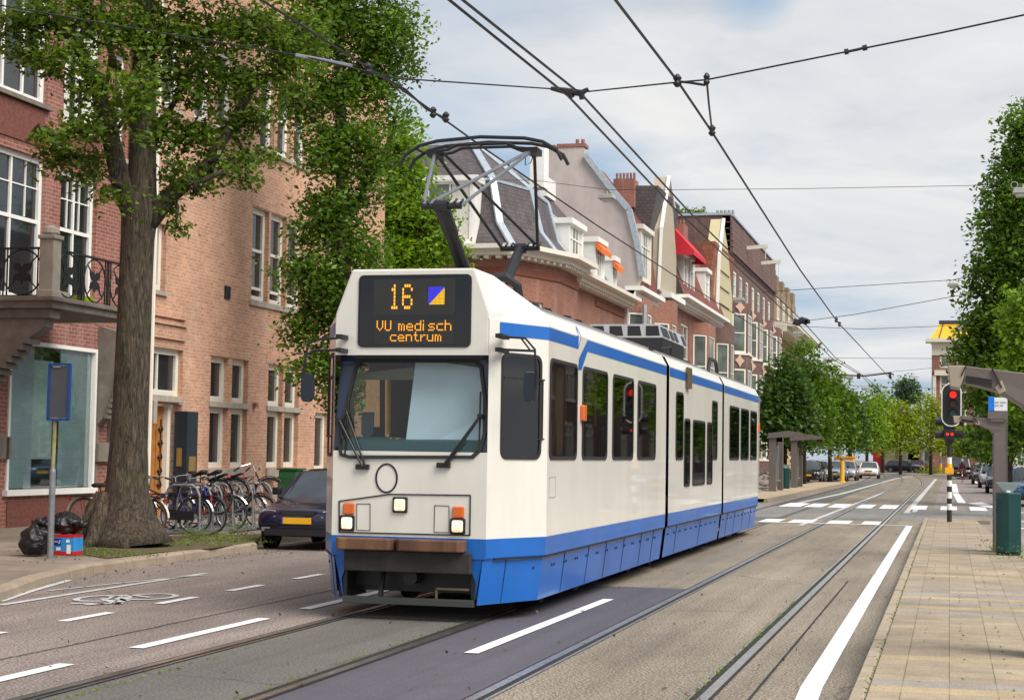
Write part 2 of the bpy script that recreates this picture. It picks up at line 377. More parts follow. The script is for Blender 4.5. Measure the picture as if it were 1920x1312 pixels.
# left pavement with a rounded kerb
PAVE = NT('pavement slabs'); p = PAVE.co(); br = PAVE.n('TexBrick'); PAVE.link(p, br.inputs[0]); br.inputs['Scale'].default_value = 1; br.inputs['Brick Width'].default_value = .31; br.inputs['Row Height'].default_value = .31
br.inputs['Mortar Size'].default_value = .006; br.inputs['Color1'].default_value = (.2, .165, .13, 1); br.inputs['Color2'].default_value = (.25, .2, .16, 1); br.inputs['Mortar'].default_value = (.09, .08, .05, 1)
f = PAVE.noise(.8, p, 6, .7); PAVE.link(PAVE.mix(1., br.outputs[0], PAVE.ramp(f, [(.3, g(.65)), (.7, g(1.3))]), 'MULTIPLY'), PAVE.b.inputs['Base Color']); PAVE.b.inputs['Roughness'].default_value = .85; PAVE.bump(br.outputs['Fac'], -.3, .01); PAVE = PAVE.m
kerb = [(-7.5, 9), (-8.6, 13), (-9.45, 15.6), (-10.05, 17.4), (-10.5, 19.4), (-10.62, 24.9), (-11.25, 25.6), (-11.25, 45)]
tag(MB().face([(x - .14, y, .12) for x, y in kerb] + [(-40, 45, .12), (-40, 9, .12)]).build('pavement', PAVE, fix=False), kind='structure')
KERB = mat('kerb stone', (.3, .24, .18), .9, var=.25, sc=2.5, bump=.3)
def kerbline(name, pts, w, z, m=KERB, step=1.0):
    P = [Vector((*p, 0)) for p in pts]; seg = []
    b = MB(); 
    for a, c in zip(P[:-1], P[1:]):
        n = max(1, round((c - a).length / step)); d = (c - a).normalized(); r = Vector((d.y, -d.x, 0))
        for i in range(n):
            s = a + (c - a) * ((i) / n) + d * .006; e = a + (c - a) * ((i + 1) / n) - d * .006; zz = z + rng.uniform(-.004, .004)
            prof = [(-w, -.1), (-w, zz), (-.03, zz), (0, zz - .035), (.015, -.1)]
            b.loft([[s + r * u + V(0, 0, v) for u, v in prof], [e + r * u + V(0, 0, v) for u, v in prof]], capa=True, capb=True)
    return tag(b.build(name, m), kind='structure')
kerbline('kerb', kerb, .15, .125)
sheet('pavement', -40, -16.4, 9, 45, .121, PAVE)
# verge of earth and moss under the trees
EARTH = mat('earth and leaf litter', (.085, .066, .03), .95, var=.5, sc=4, bump=.8)
b = MB(); v0 = [onZ(*q, .13) for q in ((128, 1034), (200, 1046), (300, 1035), (400, 1027), (470, 1016))]; v1 = [onZ(*q, .13) for q in ((500, 1000), (400, 1003), (310, 1004), (240, 1000), (160, 1008))]
b.face(v0 + v1); tag(b.build('earth_verge', EARTH, fix=False), kind='structure')
kerbline('kerb', [(-10.62, 62), (-10.62, 130)], .15, .12)
sheet('pavement', -40, -10.75, 62, 196, .12, PAVE)
# right tram stop island
TILE = NT('stop paving'); p = TILE.co()
sx = TILE.n('SeparateXYZ'); TILE.link(p, sx.inputs[0]); cb = TILE.n('CombineXYZ')
TILE.link(sx.outputs[1], cb.inputs[1]); TILE.link(sx.outputs[0], cb.inputs[0])
br = TILE.n('TexBrick'); br.offset = 0; TILE.link(cb.outputs[0], br.inputs[0]); I = br.inputs; I['Scale'].default_value = 1; I['Brick Width'].default_value = .3; I['Row Height'].default_value = .3; I['Mortar Size'].default_value = .005
I['Color1'].default_value = (.3, .24, .17, 1); I['Color2'].default_value = (.35, .28, .195, 1); I['Mortar'].default_value = (.15, .13, .06, 1); I['Mortar Smooth'].default_value = .4
row = TILE.n('TexNoise'); row.inputs['Scale'].default_value = 1; row.inputs['Detail'].default_value = 0
fy = TILE.math('FLOOR', TILE.math('MULTIPLY', sx.outputs[1], 3.3333)); fx = TILE.math('FLOOR', TILE.math('MULTIPLY', sx.outputs[0], 3.3333)); wn = TILE.n('TexWhiteNoise', noise_dimensions='2D')
c2 = TILE.n('CombineXYZ'); TILE.link(fy, c2.inputs[1]); TILE.link(fx, c2.inputs[0]); TILE.link(c2.outputs[0], wn.inputs['Vector'])
rowm = TILE.n('TexWhiteNoise', noise_dimensions='1D'); TILE.link(fy, rowm.inputs['W'])
col = TILE.mix(1., br.outputs[0], TILE.ramp(wn.outputs[0], [(0, g(.86)), (.5, g(.97)), (1, g(1.08))]), 'MULTIPLY')
col = TILE.mix(TILE.math('MULTIPLY', TILE.math('GREATER_THAN', rowm.outputs[0], .86), .5), col, (.44, .33, .18))
col = TILE.mix(TILE.math('MULTIPLY', TILE.math('LESS_THAN', rowm.outputs[0], .13), .5), col, (.26, .25, .26))
col = TILE.mix(1., col, TILE.ramp(TILE.noise(1.1, p, 7, .75), [(.3, g(.68)), (.7, g(1.22))]), 'MULTIPLY'); col = TILE.mix(1., col, TILE.ramp(TILE.noise(60, p, 3, .8), [(.35, g(.75)), (.65, g(1.25))]), 'MULTIPLY')
TILE.link(col, TILE.b.inputs['Base Color']); TILE.b.inputs['Roughness'].default_value = .85; TILE.bump(br.outputs['Fac'], -.5, .01); TILE = TILE.m
tag(MB().face([(-.5, 4, .12), (3.2, 4, .12), (2.4, 14, .12), (1.0, 28.5, .12), (.62, 44, .12), (-.5, 44.2, .12)]).build('tram_stop_platform', TILE, fix=False), kind='structure')
kerbline('kerb', [(-.5, 44.25), (-.5, 4)][::-1], .1, .122, mat('platform kerb', (.33, .27, .2), .9, var=.2), .6)
kerbline('kerb', [(-.5, 44.3), (1.0, 44.0)], .12, .125, KERB)
kerbline('kerb', [(1.05, 28.5), (2.4, 14), (3.2, 4)][::-1], .1, .125, KERB)
# left tram stop island, far side of the crossing
tag(MB().face([(-6.35, 60, .13), (-6.05, 97, .13), (-6.3, 106, .13), (-7.9, 104, .13), (-8.3, 60, .13)]).build('tram_stop_platform', mat('far paving', (.4, .32, .22), .9, var=.15), fix=False), kind='structure')
kerbline('kerb', [(-6.35, 60), (-6.05, 97), (-6.3, 106)][::-1], .15, .13, KERB, 3)
# weeds in joints and along kerbs
LEAFW = leafmat('weed leaf', (.1, .16, .02), (.16, .24, .03), (.2, .26, .05))
def leaves(name, P, size, m, parent=None, up=.35, aspect=.55):
    """P: Nx3 centres -> one mesh of folded leaf-sized faces"""
    P = np.asarray(P, float); N = len(P); sz = size * rng.uniform(.6, 1.35, (N, 1))
    a = rng.standard_normal((N, 3)); a /= np.linalg.norm(a, axis=1, keepdims=True); a[:, 2] = a[:, 2] * .6 - .25
    nrm = rng.standard_normal((N, 3)); nrm[:, 2] = np.abs(nrm[:, 2]) + up; b_ = np.cross(a, nrm); b_ /= np.linalg.norm(b_, axis=1, keepdims=True) + 1e-9
    nn = np.cross(b_, a); nn /= np.linalg.norm(nn, axis=1, keepdims=True) + 1e-9
    v = np.stack([P - a * sz * .5, P + b_ * sz * aspect * .5 + nn * sz * .1, P + a * sz * .5, P - b_ * sz * aspect * .5 + nn * sz * .1], 1).reshape(-1, 3)
    me = bpy.data.meshes.new(name); me.vertices.add(4 * N); me.vertices.foreach_set('co', v.ravel()); me.loops.add(4 * N); me.loops.foreach_set('vertex_index', np.arange(4 * N))
    me.polygons.add(N); me.polygons.foreach_set('loop_start', np.arange(0, 4 * N, 4)); me.polygons.foreach_set('loop_total', np.full(N, 4)); me.update(calc_edges=True)
    return mesh_obj(name, me, m, parent)
P = []
for _ in range(1500):
    k = rng.random()
    if k < .3: P.append((-.52 + .02 * rng.standard_normal(), 8 + 26 * rng.random() ** 1.5, .115))
    elif k < .5: j = rng.integers(1, 9); P.append((-.5 + .3 * j + .008 * rng.standard_normal(), 7 + 18 * rng.random(), .123))
    elif k < .7: P.append((-1.64 - .04 * rng.random(), 8 + 11 * rng.random(), .01))
    elif k < .78: P.append((-4.4 - .06 * rng.random(), 8 + 8 * rng.random(), .01))
    elif k < .84: P.append((-5.45 + .05 * rng.random(), 9.5 + 4 * rng.random() * rng.random(), .01))
tag(leaves('weeds', P, .028, LEAFW), kind='stuff')
P = []
for q, n, s in (((1880, 1036), 160, .12), ((150, 1012), 120, .12), ((360, 1008), 120, .1), ((400, 1006), 60, .1), ((445, 1002), 140, .14), ((160, 1035), 140, .25), ((215, 1040), 120, .3), ((330, 1020), 200, .5), ((430, 1012), 260, .4), ((1915, 1050), 60, .15)):
    c = onZ(*q, .13)
    for _ in range(n): P.append(c + rng.standard_normal(3) * [s, s * .8, 0] + [0, 0, abs(rng.standard_normal()) * (.1 if s < .2 else .02)])
P = np.repeat(np.array(P), 3, 0) + rng.standard_normal((len(P) * 3, 3)) * [.09, .08, .012]; tag(leaves('grass', P, .034, LEAFW), kind='stuff')
P = []
for _ in range(900):
    if rng.random() < .6: y = rng.uniform(17, 45); P.append((-10.5 + abs(rng.standard_normal()) * .35, y, .012))
    else: P.append((rng.uniform(-12.8, -10.9), rng.uniform(19, 29), .135))
for _ in range(500): P.append((rng.uniform(-10, 0), rng.uniform(9, 40), .01))
tag(leaves('fallen_leaves', P, .045, leafmat('dry leaf', (.1, .06, .03), (.16, .11, .05), (.12, .12, .04), .1), up=3), kind='stuff')
# ================================================================= TRAM
PW = mat('tram white lacquer', (.74, .715, .65), .28, coat=.5, var=.05, sc=1.5, dirt=((.42, .38, .32), .4))
PB = mat('tram blue lacquer', (.001, .112, .45), .32, coat=.15, var=.18, sc=1.2, dirt=((.1, .13, .25), .3))
PN = mat('navy surround paint', (.006, .016, .05), .35, coat=.4)
TG = glassy('tram window glass', (.014, .012, .011), .02, .9)
TG2 = clear('tinted saloon glass', (.5, .5, .46), .12)
WOODB = mat('worn wooden bumper', (.085, .035, .024), .6, var=.4, sc=3, dirt=((.4, .2, .06), .7))
XC = -4.98; YF = 15.28; HW = 1.15
def hw(y):
    if y < 16.12: return .77 + (HW - .77) * max(0, (y - YF)) / (16.12 - YF)
    if y > 35.0: return HW - .28 * (y - 35.0) / 1.3
    return HW
def sx(y): return XC + hw(y)
tram = thing('tram', 'white and blue articulated tram with raised pantograph running along the street', 'tram', (XC, 26, 0))
def sect(w, top=0.):
    h = [(w - .08, .17), (w - .03, .58), (w - .005, .61), (w, .79), (w, 2.86), (w - .07, 2.99), (w - .24, 3.07), (w - .5, 3.11), (0, 3.13)]
    return [(XC + a, z) for a, z in h] + [(XC - a, z) for a, z in h[:-1][::-1]]
X0 = -3.83
Yx = lambda x: onX(x, 862, X0)[1]
WINS = [(Yx(a), Yx(b_), z0, z1, 'window') for a, b_, z0, z1 in ((1031, 1080, 1.54, 2.55), (1090, 1137, 1.54, 2.55), (1147, 1186, 1.54, 2.55), (1194, 1228, 1.54, 2.55), (1266, 1280, 1.54, 2.53), (1334, 1344, 1.54, 2.53), (1367, 1385, 1.54, 2.52), (1388, 1403, 1.54, 2.52), (1406, 1418, 1.54, 2.52))] + [(Yx(a), Yx(b_), 1.14, 2.16, 'door_window') for a, b_ in ((1282, 1293), (1298, 1321), (1325, 1335))]
WINS[0] = (16.18, *WINS[0][1:])
OPEN = [(a + .03, b_ - .03, c + .03, d - .03) for a, b_, c, d, n_ in WINS] + [(15.48, 15.99, 1.57, 2.53)]
def body(name, ys, caps=(False, False), label=None):
    b = MB(); rings = [[(x, y, z) for x, z in sect(hw(y))] for y in ys]; n = len(rings[0])
    mats = [1, 1, 1, 0, 0, 0, 0, 0, 0, 0, 0, 0, 0, 1, 1, 1]
    b.loft(rings, mats=mats)
    keep = [i for i, f in enumerate(b.f) if not (all(abs(b.v[j][2] - .79) < 1e-4 or abs(b.v[j][2] - 2.86) < 1e-4 for j in f) and max(b.v[j][1] for j in f) < 35.01)]
    b.f = [b.f[i] for i in keep]; b.m = [b.m[i] for i in keep]
    y0_, y1_ = ys[0], min(ys[-1], 35.0)
    for s in (1, -1):
        us = sorted({y0_, y1_, *([16.12] if y0_ < 16.12 else []), *[v for o in OPEN for v in o[:2] if y0_ < v < y1_]}); zs = sorted({.79, 2.86, *[v for o in OPEN for v in o[2:]]}); b.mat(0); xx = lambda y: XC + s * hw(y)
        for a, c in zip(us[:-1], us[1:]):
            for d, f in zip(zs[:-1], zs[1:]):
                if any(o[0] < (a + c) / 2 < o[1] and o[2] < (d + f) / 2 < o[3] for o in OPEN): continue
                b.face([(xx(a), a, d), (xx(c), c, d), (xx(c), c, f), (xx(a), a, f)])
        b.m[-1] = 0
    if caps[1]: b.mat(0).face(rings[-1])
    o = b.build(name, [PW, PB], tram); return o
front = body('body_section', [YF, 15.7, 16.12, 18.5, 20.5, 23.28])
mid = body('body_section', [23.52, 25.5, 27.5, 29.28])
rear = body('body_section', [29.5, 31.5, 33.5, 35.0, 36.3], (False, True))
for y0, y1 in ((23.24, 23.56), (29.24, 29.54)):
    b = MB(); n = 7
    for i in range(n):
        ya = y0 + (y1 - y0) * i / n; yb = y0 + (y1 - y0) * (i + 1) / n; w = HW - (.05 if i % 2 else .10)
        r = [[(x, y, z) for x, z in sect(w)] for y in (ya, yb)]; b.loft(r, capa=True, capb=True)
    b.build('gangway_bellows', MT['rubber'], tram)
# floor pan / underframe, wheels
b = MB(); b.box(XC - .9, XC + .9, 16.2, 36, .3, .42); b.box(XC - .7, XC + .7, 15.6, 16.2, .3, .5); b.build('underframe', MT['black'], tram)
for y in (17.6, 19.3, 22.6, 24.3, 28.4, 30.2, 33.0, 34.7):
    b = MB()
    for s in (-1, 1): b.tube([(XC + s * .66, y, .33), (XC + s * .76, y, .33)], .32, 20)
    b.tube([(XC - .7, y, .33), (XC + .7, y, .33)], .07, 8); b.build('wheel', MT['iron'], tram)
# side skirt seams and bolts, both sides
b = MB()
for s in (1, -1):
    for y in (15.6, 17.1, 18.3, 19.3, 20.4, 21.6, 22.5, 24.5, 26.9, 30.3, 31.4, 32.7, 34.0, 35.2):
        w = hw(y); b.mat(0).bar((XC + s * (w - .079), y, .18), (XC + s * (w - .027), y, .585), .007, .008)
    for y0, y1 in ((15.4, 16.12), (16.12, 23.2), (23.6, 29.2), (29.5, 35.0)):
        b.bar((XC + s * (hw(y0) - .004), y0, .597), (XC + s * (hw(y1) - .004), y1, .597), .016, .014)
    for y in np.arange(16.0, 35, .55):
        if 23.1 < y < 23.7 or 29.1 < y < 29.7: continue
        w = hw(y) - .045
        for dy in (0, .1): b.tube([(XC + s * (w - .01), y + dy, .49), (XC + s * (w + .012), y + dy, .49)], .014, 6)
b.build('skirt_seams', MT['black'], tram)
# blue stripe on the sides (raised film)
def sp(y, z, s=1, e=.004): return V(XC + s * (hw(y) + e), y, z)
b = MB()
ya = onX(1085, 640, -3.83)[1]; yb = onX(1097, 645, -3.83)[1]
for s in (1, -1):
    for a, c in ((15.42, 16.12), (16.12, ya - .16), (yb + .12, 20), (20, 23.26), (23.56, 29.26), (29.54, 35.0), (35.0, 36.2)):
        b.face([sp(a, 2.72, s), sp(c, 2.72, s), sp(c, 2.845, s), sp(a, 2.845, s)])
    b.face([sp(ya - .16, 2.72, s), sp(ya - .02, 2.72, s), sp(ya + .12, 2.86, s), sp(ya + .1, 2.98, s, -.055), sp(ya - .02, 2.86, s), sp(ya - .16, 2.845, s)])
    b.face([sp(yb - .34, 2.5, s), sp(yb - .30, 2.62, s), sp(yb + .12, 2.845, s), sp(yb + .12, 2.72, s), sp(yb - .18, 2.5, s)][::-1])
b.build('side_stripe', PB, tram, fix=False)
# side windows
def rr(u0, u1, v0, v1, r, n=4):
    out = []
    for cu, cv, a0 in ((u1 - r, v1 - r, 0), (u0 + r, v1 - r, 90), (u0 + r, v0 + r, 180), (u1 - r, v0 + r, 270)):
        for i in range(n + 1):
            a = R(a0 + 90 * i / n); out.append((cu + r * math.cos(a), cv + r * math.sin(a)))
    return out
def rimmed(mb, pts, inn, n, t):     # frame ring from outer loop to inner loop, thickness t along n
    L = len(pts); n = Vector(n)
    A = [Vector(p) for p in pts]; B = [Vector(p) for p in inn]
    mb.loft([[p for p in A], [p + n * t for p in A], [p + n * t for p in B], [p - n * .01 for p in B]], close=True)
def sidewin(y0, y1, z0, z1, s=1, r=.09, name='window', bars=(), par=None, glass=None):
    a, c = sp(y0, 0, s, 0), sp(y1, 0, s, 0); u = (c - a); L = u.length; u.normalize(); n = Vector((u.y, -u.x, 0)) * s
    if n.x * s < 0: n = -n
    w = lambda q, e=.0: V(a.x, a.y, 0) + u * q[0] + V(0, 0, q[1]) + n * e
    o = rr(0, L, z0, z1, r); i = rr(.035, L - .035, z0 + .035, z1 - .035, r * .7)
    b = MB(); rimmed(b, [w(q) for q in o], [w(q) for q in i], n, .012)
    for k, (p, q) in enumerate(bars): b.bar(w(p, .006), w(q, .006), .03, .014)
    f = b.build(name, MT['rubber'], par or tram)
    MB().face([w(q, .003) for q in i]).build('pane', glass or TG, f, fix=False)
    return f
for s in (1, -1):
    sidewin(15.45, 16.02, 1.54, 2.56, s, bars=(((.03, 2.32), (.66, 2.32)), ((.03, 1.74), (.66, 1.74)), ((.64, 1.74), (.64, 2.32))), glass=TG2)
    for a, c, z0, z1, n_ in WINS: sidewin(a, c, z0, z1, s, name=n_, glass=TG2)
# saloon inside: floor, ceiling, seats, poles
b = MB(); b.box(XC - 1.1, XC + 1.1, 17.0, 36.1, .86, .9); b.box(XC - 1.05, XC + 1.05, 17.0, 36.1, 2.8, 2.83); b.box(XC - 1.05, XC + 1.05, 36.1, 36.15, .9, 2.8); b.build('saloon_lining', mat('beige saloon lining', (.3, .27, .22), .7), tram)
SEAT = mat('blue moquette', (.02, .05, .16), .9, var=.4, sc=20)
for y in (17.9, 18.8, 19.7, 20.6, 21.5, 22.4, 26.9, 30.6, 31.5, 32.4, 33.3, 34.2):
    for x in (-.72, .72):
        b = MB(); b.box(XC + x - .3, XC + x + .3, y, y + .45, 1.22, 1.34); b.box(XC + x - .3, XC + x + .3, y + .4, y + .48, 1.3, 1.92); b.box(XC + x - .05, XC + x + .05, y + .15, y + .3, .9, 1.22); b.build('seat', SEAT, tram, bevel=.03)
for y in (18.4, 20.2, 22.0, 24.6, 26.4, 28.3, 31.1, 33.0):
    b = MB(); b.tube([(XC + .4, y, .9), (XC + .4, y, 2.8)], .018, 6); b.build('grab_pole', MT['yellow'], tram)
b = MB(); b.bar((XC + 1.0, 16.75, 1.56), (XC + 1.0, 16.9, 2.5), .02, .12); b.prism([(XC + 1.02, 16.75, 1.58), (XC + 1.02, 16.95, 1.58), (XC + 1.02, 16.8, 2.5), (XC + 1.02, 16.62, 2.5)], (-.03, 0, 0)); b.prism([(XC + 1.02, 17.1, 1.58), (XC + 1.02, 17.38, 1.58), (XC + 1.02, 17.38, 2.5), (XC + 1.02, 16.95, 2.5)], (-.03, 0, 0)); b.split('curtain', mat('beige curtain', (.5, .42, .3), .9), tram)
# small hatch on the side and cab door seams
b = MB(); c = [onX(x, y, X0) for x, y in ((1029, 895), (1041, 893), (1041, 931), (1029, 932))]
for i in range(4): b.bar(V(*c[i]), V(*c[(i + 1) % 4]), .008, .008)
b.build('service_hatch', mat('grey seam', (.35, .33, .3), .5), tram)
b = MB(); c = onX(1288, 712, X0); b.box(X0, X0 + .06, c[1] - .16, c[1] + .16, 2.6, 2.93)
b.build('side_sign', mat('brown glass', (.1, .07, .03), .2), tram, bevel=.02)
for x, y in ((1090, 774), (1420, 802)):
    c = onX(x, y, X0 - (.02 if x > 1400 else 0)); b = MB(); b.box(c[0], c[0] + .05, c[1] - .07, c[1] + .07, c[2] - .085, c[2] + .085); b.build('side_indicator', MT['amber'], tram, bevel=.015)
# ---- front cap (white, z .79-1.62) with rounded corner, lower blue apron
def fp(x, y, dy=0.): return V(*onY(x, y, YF + dy))
b = MB()
W = .77
b.mat(0).face([(XC - W, YF, .79), (XC + W, YF, .79), (XC + W, YF, 1.6), (XC - W, YF, 1.6)])
b.mat(1).face([(XC - W, YF, .6), (XC + W, YF, .6), (XC + W, YF, .79), (XC - W, YF, .79)])
b.mat(1).face([(XC + .58, YF + .01, .6), (XC + W - .03, YF + .01, .6), (XC + W - .12, YF + .05, .17), (XC + .67, YF + .03, .38)])
b.mat(1).face([(XC - .58, YF + .01, .6), (XC - W + .03, YF + .01, .6), (XC - W + .12, YF + .05, .17), (XC - .67, YF + .03, .38)])
b.build('front_panel', [PW, PB], tram)
# bumper in two wooden halves, dark beam, opening, step bar
for x0, x1 in ((636, 745), (748, 876)):
    p0 = fp(x0, 1012); p1 = fp(x1, 1014); b = MB(); z1 = .775; z0 = .665
    b.prism([(p0.x, YF, z0), (p0.x, YF - .1, z0), (p0.x + .05, YF - .17, z0), (p1.x - .05, YF - .17, z0), (p1.x, YF - .1, z0), (p1.x, YF, z0)], (0, 0, z1 - z0)); b.build('bumper', WOODB, tram, bevel=.012)
b = MB(); b.box(XC - .62, XC + .64, YF - .06, YF + .1, .46, .66); b.build('buffer_beam', mat('dirty beam', (.028, .024, .023), .75, var=.4), tram, bevel=.01)
b = MB(); b.box(XC - .56, XC + .6, YF + .35, YF + .45, .25, .47); b.box(XC - .7, XC - .62, YF + .05, YF + .6, .2, .5); b.box(XC + .62, XC + .68, YF + .05, YF + .6, .22, .5)
b.bar((XC - .3, YF + .2, .45), (XC - .3, YF + .1, .2), .04, .04); b.tube([(XC, YF + .1, .4), (XC, YF + .5, .4)], .07, 10); b.build('coupler_frame', MT['black'], tram)
b = MB(); b.box(XC - .64, XC + .66, YF - .02, YF + .06, .15, .215); b.build('step_bar', mat('dark step', (.04, .045, .042), .6), tram, bevel=.005)
b = MB(); b.bar((XC + .28, YF + .05, .21), (XC + .28, YF + .05, .31), .02, .02); b.bar((XC + .27, YF + .05, .31), (XC + .6, YF + .05, .31), .02, .02); b.build('guard_bracket', mat('olive bracket', (.12, .11, .05), .6), tram)
# headlights, indicators, box outline, ring
LENS = NT('lit headlamp lens'); _p = LENS.oco(); _f = LENS.noise(26, _p, 3); LENS.link(LENS.ramp(_f, [(.35, (.75, .5, .22)), (.6, (1, .9, .7))]), LENS.b.inputs['Base Color']); LENS.b.inputs['Roughness'].default_value = .15
LENS.link(LENS.ramp(_f, [(.35, (.8, .5, .2)), (.6, (1, .86, .6))]), LENS.b.inputs['Emission Color']); LENS.b.inputs['Emission Strength'].default_value = .75; LENS = LENS.m
for x, y in ((751, 946), (652, 980), (859, 986)):
    c = fp(x, y); b = MB(); b.box(c.x - .075, c.x + .075, YF - .03, YF, c.z - .075, c.z + .075); o = b.build('headlight', MT['black'], tram, bevel=.012)
    b = MB(); q = rr(-.055, .055, -.055, .055, .02); b.loft([[(c.x + u, YF - .031, c.z + v) for u, v in q], [(c.x + u * .7, YF - .046, c.z + v * .7) for u, v in q]], close=True, capb=True); b.build('lens', LENS, o, smooth=False)
for x, y in ((655, 953), (860, 960)):
    c = fp(x, y); b = MB(); b.box(c.x - .058, c.x + .058, YF - .03, YF, c.z - .055, c.z + .055); b.build('indicator', MT['amber'], tram, bevel=.014)
pts = [fp(*q, -.004) for q in ((636, 939), (731, 926), (882, 928), (881, 1003), (636, 997))]
b = MB()
for i in range(5): b.bar(pts[i], pts[(i + 1) % 5], .011, .012, (0, 1, 0))
for q in (((669, 944), (694, 944), (694, 994), (669, 993)), ((815, 947), (842, 948), (842, 998), (814, 997))):
    w = [fp(*k, -.002) for k in q]
    for i in range(4): b.bar(w[i], w[(i + 1) % 4], .005, .006, (0, 1, 0))
b.build('lamp_box_trim', MT['black'], tram)
c = fp(725, 896); b = MB(); ring = []
n = 36
def oval(r1, r2, d): return [(c.x + r1 * math.cos(2 * math.pi * i / n), YF - d, c.z + r2 * math.sin(2 * math.pi * i / n)) for i in range(n)]
b.loft([oval(.113, .142, 0), oval(.113, .142, .008), oval(.097, .126, .008), oval(.097, .126, 0)], close=True); b.build('front_ring', MT['black'], tram)
# ---- windscreen zone: navy surround leaning back, glass hexagon, rubber seal, cab inside
YT = YF + .16
def wsp(x, y, e=0.):
    """point of the leaning windscreen plane seen at photo pixel (x, y)"""
    p0 = V(XC, YF + .01, 1.6); n = V(0, 2.5 - 1.6, -(YT - YF)).cross(V(1, 0, 0)); n = V(0, -(2.52 - 1.6), (YT - YF)).normalized()
    r = V(*ray(x, y)); o = V(0, 0, H); t = (p0 - o).dot(n) / r.dot(n); return o + r * t + n * e
hexa = [(665, 690), (674, 673), (893, 674), (905, 684), (917, 788), (914, 808), (903, 846), (888, 860), (655, 860), (638, 855), (634, 835), (637, 800)]
hexi = [(670, 692), (678, 679), (889, 680), (899, 688), (911, 789), (908, 806), (898, 842), (884, 854), (657, 854), (643, 850), (640, 834), (643, 801)]
outl = [(XC - W, YF + .01, 1.6), (XC + W, YF + .01, 1.6), (XC + W, YT, 2.54), (XC - W, YT, 2.54)]
b = MB(); H1 = [wsp(*q) for q in hexa]; bm = bmesh.new()
ov = [bm.verts.new(p) for p in outl]; hv = [bm.verts.new(p) for p in H1]
ed = [bm.edges.new((ov[i], ov[(i + 1) % 4])) for i in range(4)] + [bm.edges.new((hv[i], hv[(i + 1) % len(hv)])) for i in range(len(hv))]
bmesh.ops.triangle_fill(bm, edges=ed, use_beauty=True)
hc = sum(H1, Vector()) / len(H1)
def inside(p, poly):
    r = False; j = len(poly) - 1
    for i in range(len(poly)):
        a, c_ = poly[i], poly[j]
        if (a.z > p.z) != (c_.z > p.z) and p.x < (c_.x - a.x) * (p.z - a.z) / (c_.z - a.z) + a.x: r = not r
        j = i
    return r
for f in list(bm.faces):
    if inside(f.calc_center_median(), H1): bm.faces.remove(f)
me = bpy.data.meshes.new('windscreen_surround'); bm.to_mesh(me); bm.free(); mesh_obj('windscreen_surround', me, PN, tram)
b = MB(); b.face([(XC - W, YF, 2.52), (XC + W, YF, 2.52), (XC + W, YT, 2.54), (XC - W, YT, 2.54)]); b.build('hood_underside', PN, tram)
ws = MB(); rimmed(ws, H1, [wsp(*q) for q in hexi], V(0, -1, .15).normalized(), .02); ws = ws.build('windscreen', MT['rubber'], tram)
WG = clear('windscreen glass', (.8, .88, .86), .04)
MB().face([wsp(*q, .004) for q in hexi]).build('pane', WG, ws, fix=False)
CAB = mat('dark cab lining', (.02, .02, .018), .8); TEAL = mat('teal dashboard', (.02, .07, .085), .6)
b = MB(); z0, z1, y0, y1, w0, w1 = 1.3, 2.75, YF + .2, 16.9, .68, 1.0
b.face([(XC - w1, y1, z0), (XC + w1, y1, z0), (XC + w1, y1, z1), (XC - w1, y1, z1)]); b.face([(XC - w0, y0, z1), (XC + w0, y0, z1), (XC + w1, y1, z1), (XC - w1, y1, z1)])
b.face([(XC - w0, y0, z0), (XC + w0, y0, z0), (XC + w1, y1, z0), (XC - w1, y1, z0)]); b.build('cab_lining', CAB, tram)
b = MB(); b.loft([[(XC - .7, YF + .06, 1.58), (XC - .7, YF + .08, 1.7), (XC - .7, YF + .45, 1.74), (XC - .7, YF + .5, 1.4)], [(XC + .7, YF + .06, 1.58), (XC + .7, YF + .08, 1.7), (XC + .7, YF + .45, 1.74), (XC + .7, YF + .5, 1.4)]], capa=True, capb=True); b.build('dashboard', TEAL, tram)
b = MB(); c = onY(688, 795, YF + .5); b.prism([(c[0] - .06, c[1], c[2] + .12), (c[0] + .06, c[1], c[2] + .12), (c[0] + .06, c[1], c[2] - .1), (c[0], c[1], c[2] - .15), (c[0] - .06, c[1], c[2] - .1)], (0, .05, 0)); b.tube([(c[0], c[1] + .03, c[2] - .1), (c[0], c[1] + .03, 1.7)], .015); b.build('cab_mirror', mat('slate blue plastic', (.05, .08, .11), .4), tram, bevel=.01)
b = MB(); cs = [V(*onY(x, y, YF + .3)) for x, y in ((725, 828), (733, 820), (733, 824), (739, 824), (739, 835), (733, 835), (733, 838))]; b.prism(cs, (0, .01, 0)); cs = [V(*onY(x, y, YF + .3)) for x, y in ((742, 821), (752, 822), (752, 835), (742, 835))]; b.prism(cs, (0, .01, 0)); b.build('cab_display', mat('yellow display', (.95, .55, .01), .5, emit=.35, var=0), tram)
b = MB(); cs = [V(*onY(x, y, YF + .09)) for x, y in ((672, 851), (692, 840), (716, 841), (718, 852), (712, 857), (670, 857))]; b.face(cs); b.build('papers', mat('paper', (.8, .8, .76), .8), tram, fix=False)
b = MB(); cs = [V(*onY(x, y, YF + 1.4)) for x, y in ((686, 712), (712, 712), (712, 800), (686, 800))]; b.face(cs); cs = [V(*onY(x, y, YF + 1.42)) for x, y in ((722, 712), (730, 712), (730, 830), (722, 830))]; b.face(cs); b.build('brick_view_glow', mat('glowing amber brick view', (.35, .2, .1), .7, emit=.5, sc=9, var=.6), tram, fix=False)  # flat amber faces with added glow, standing for brick seen through the cab
b = MB(); b.tube([onY(729, 700, YF + .9), onY(729, 812, YF + .9)], .02, 6); b.build('grab_pole', MT['yellow'], tram)
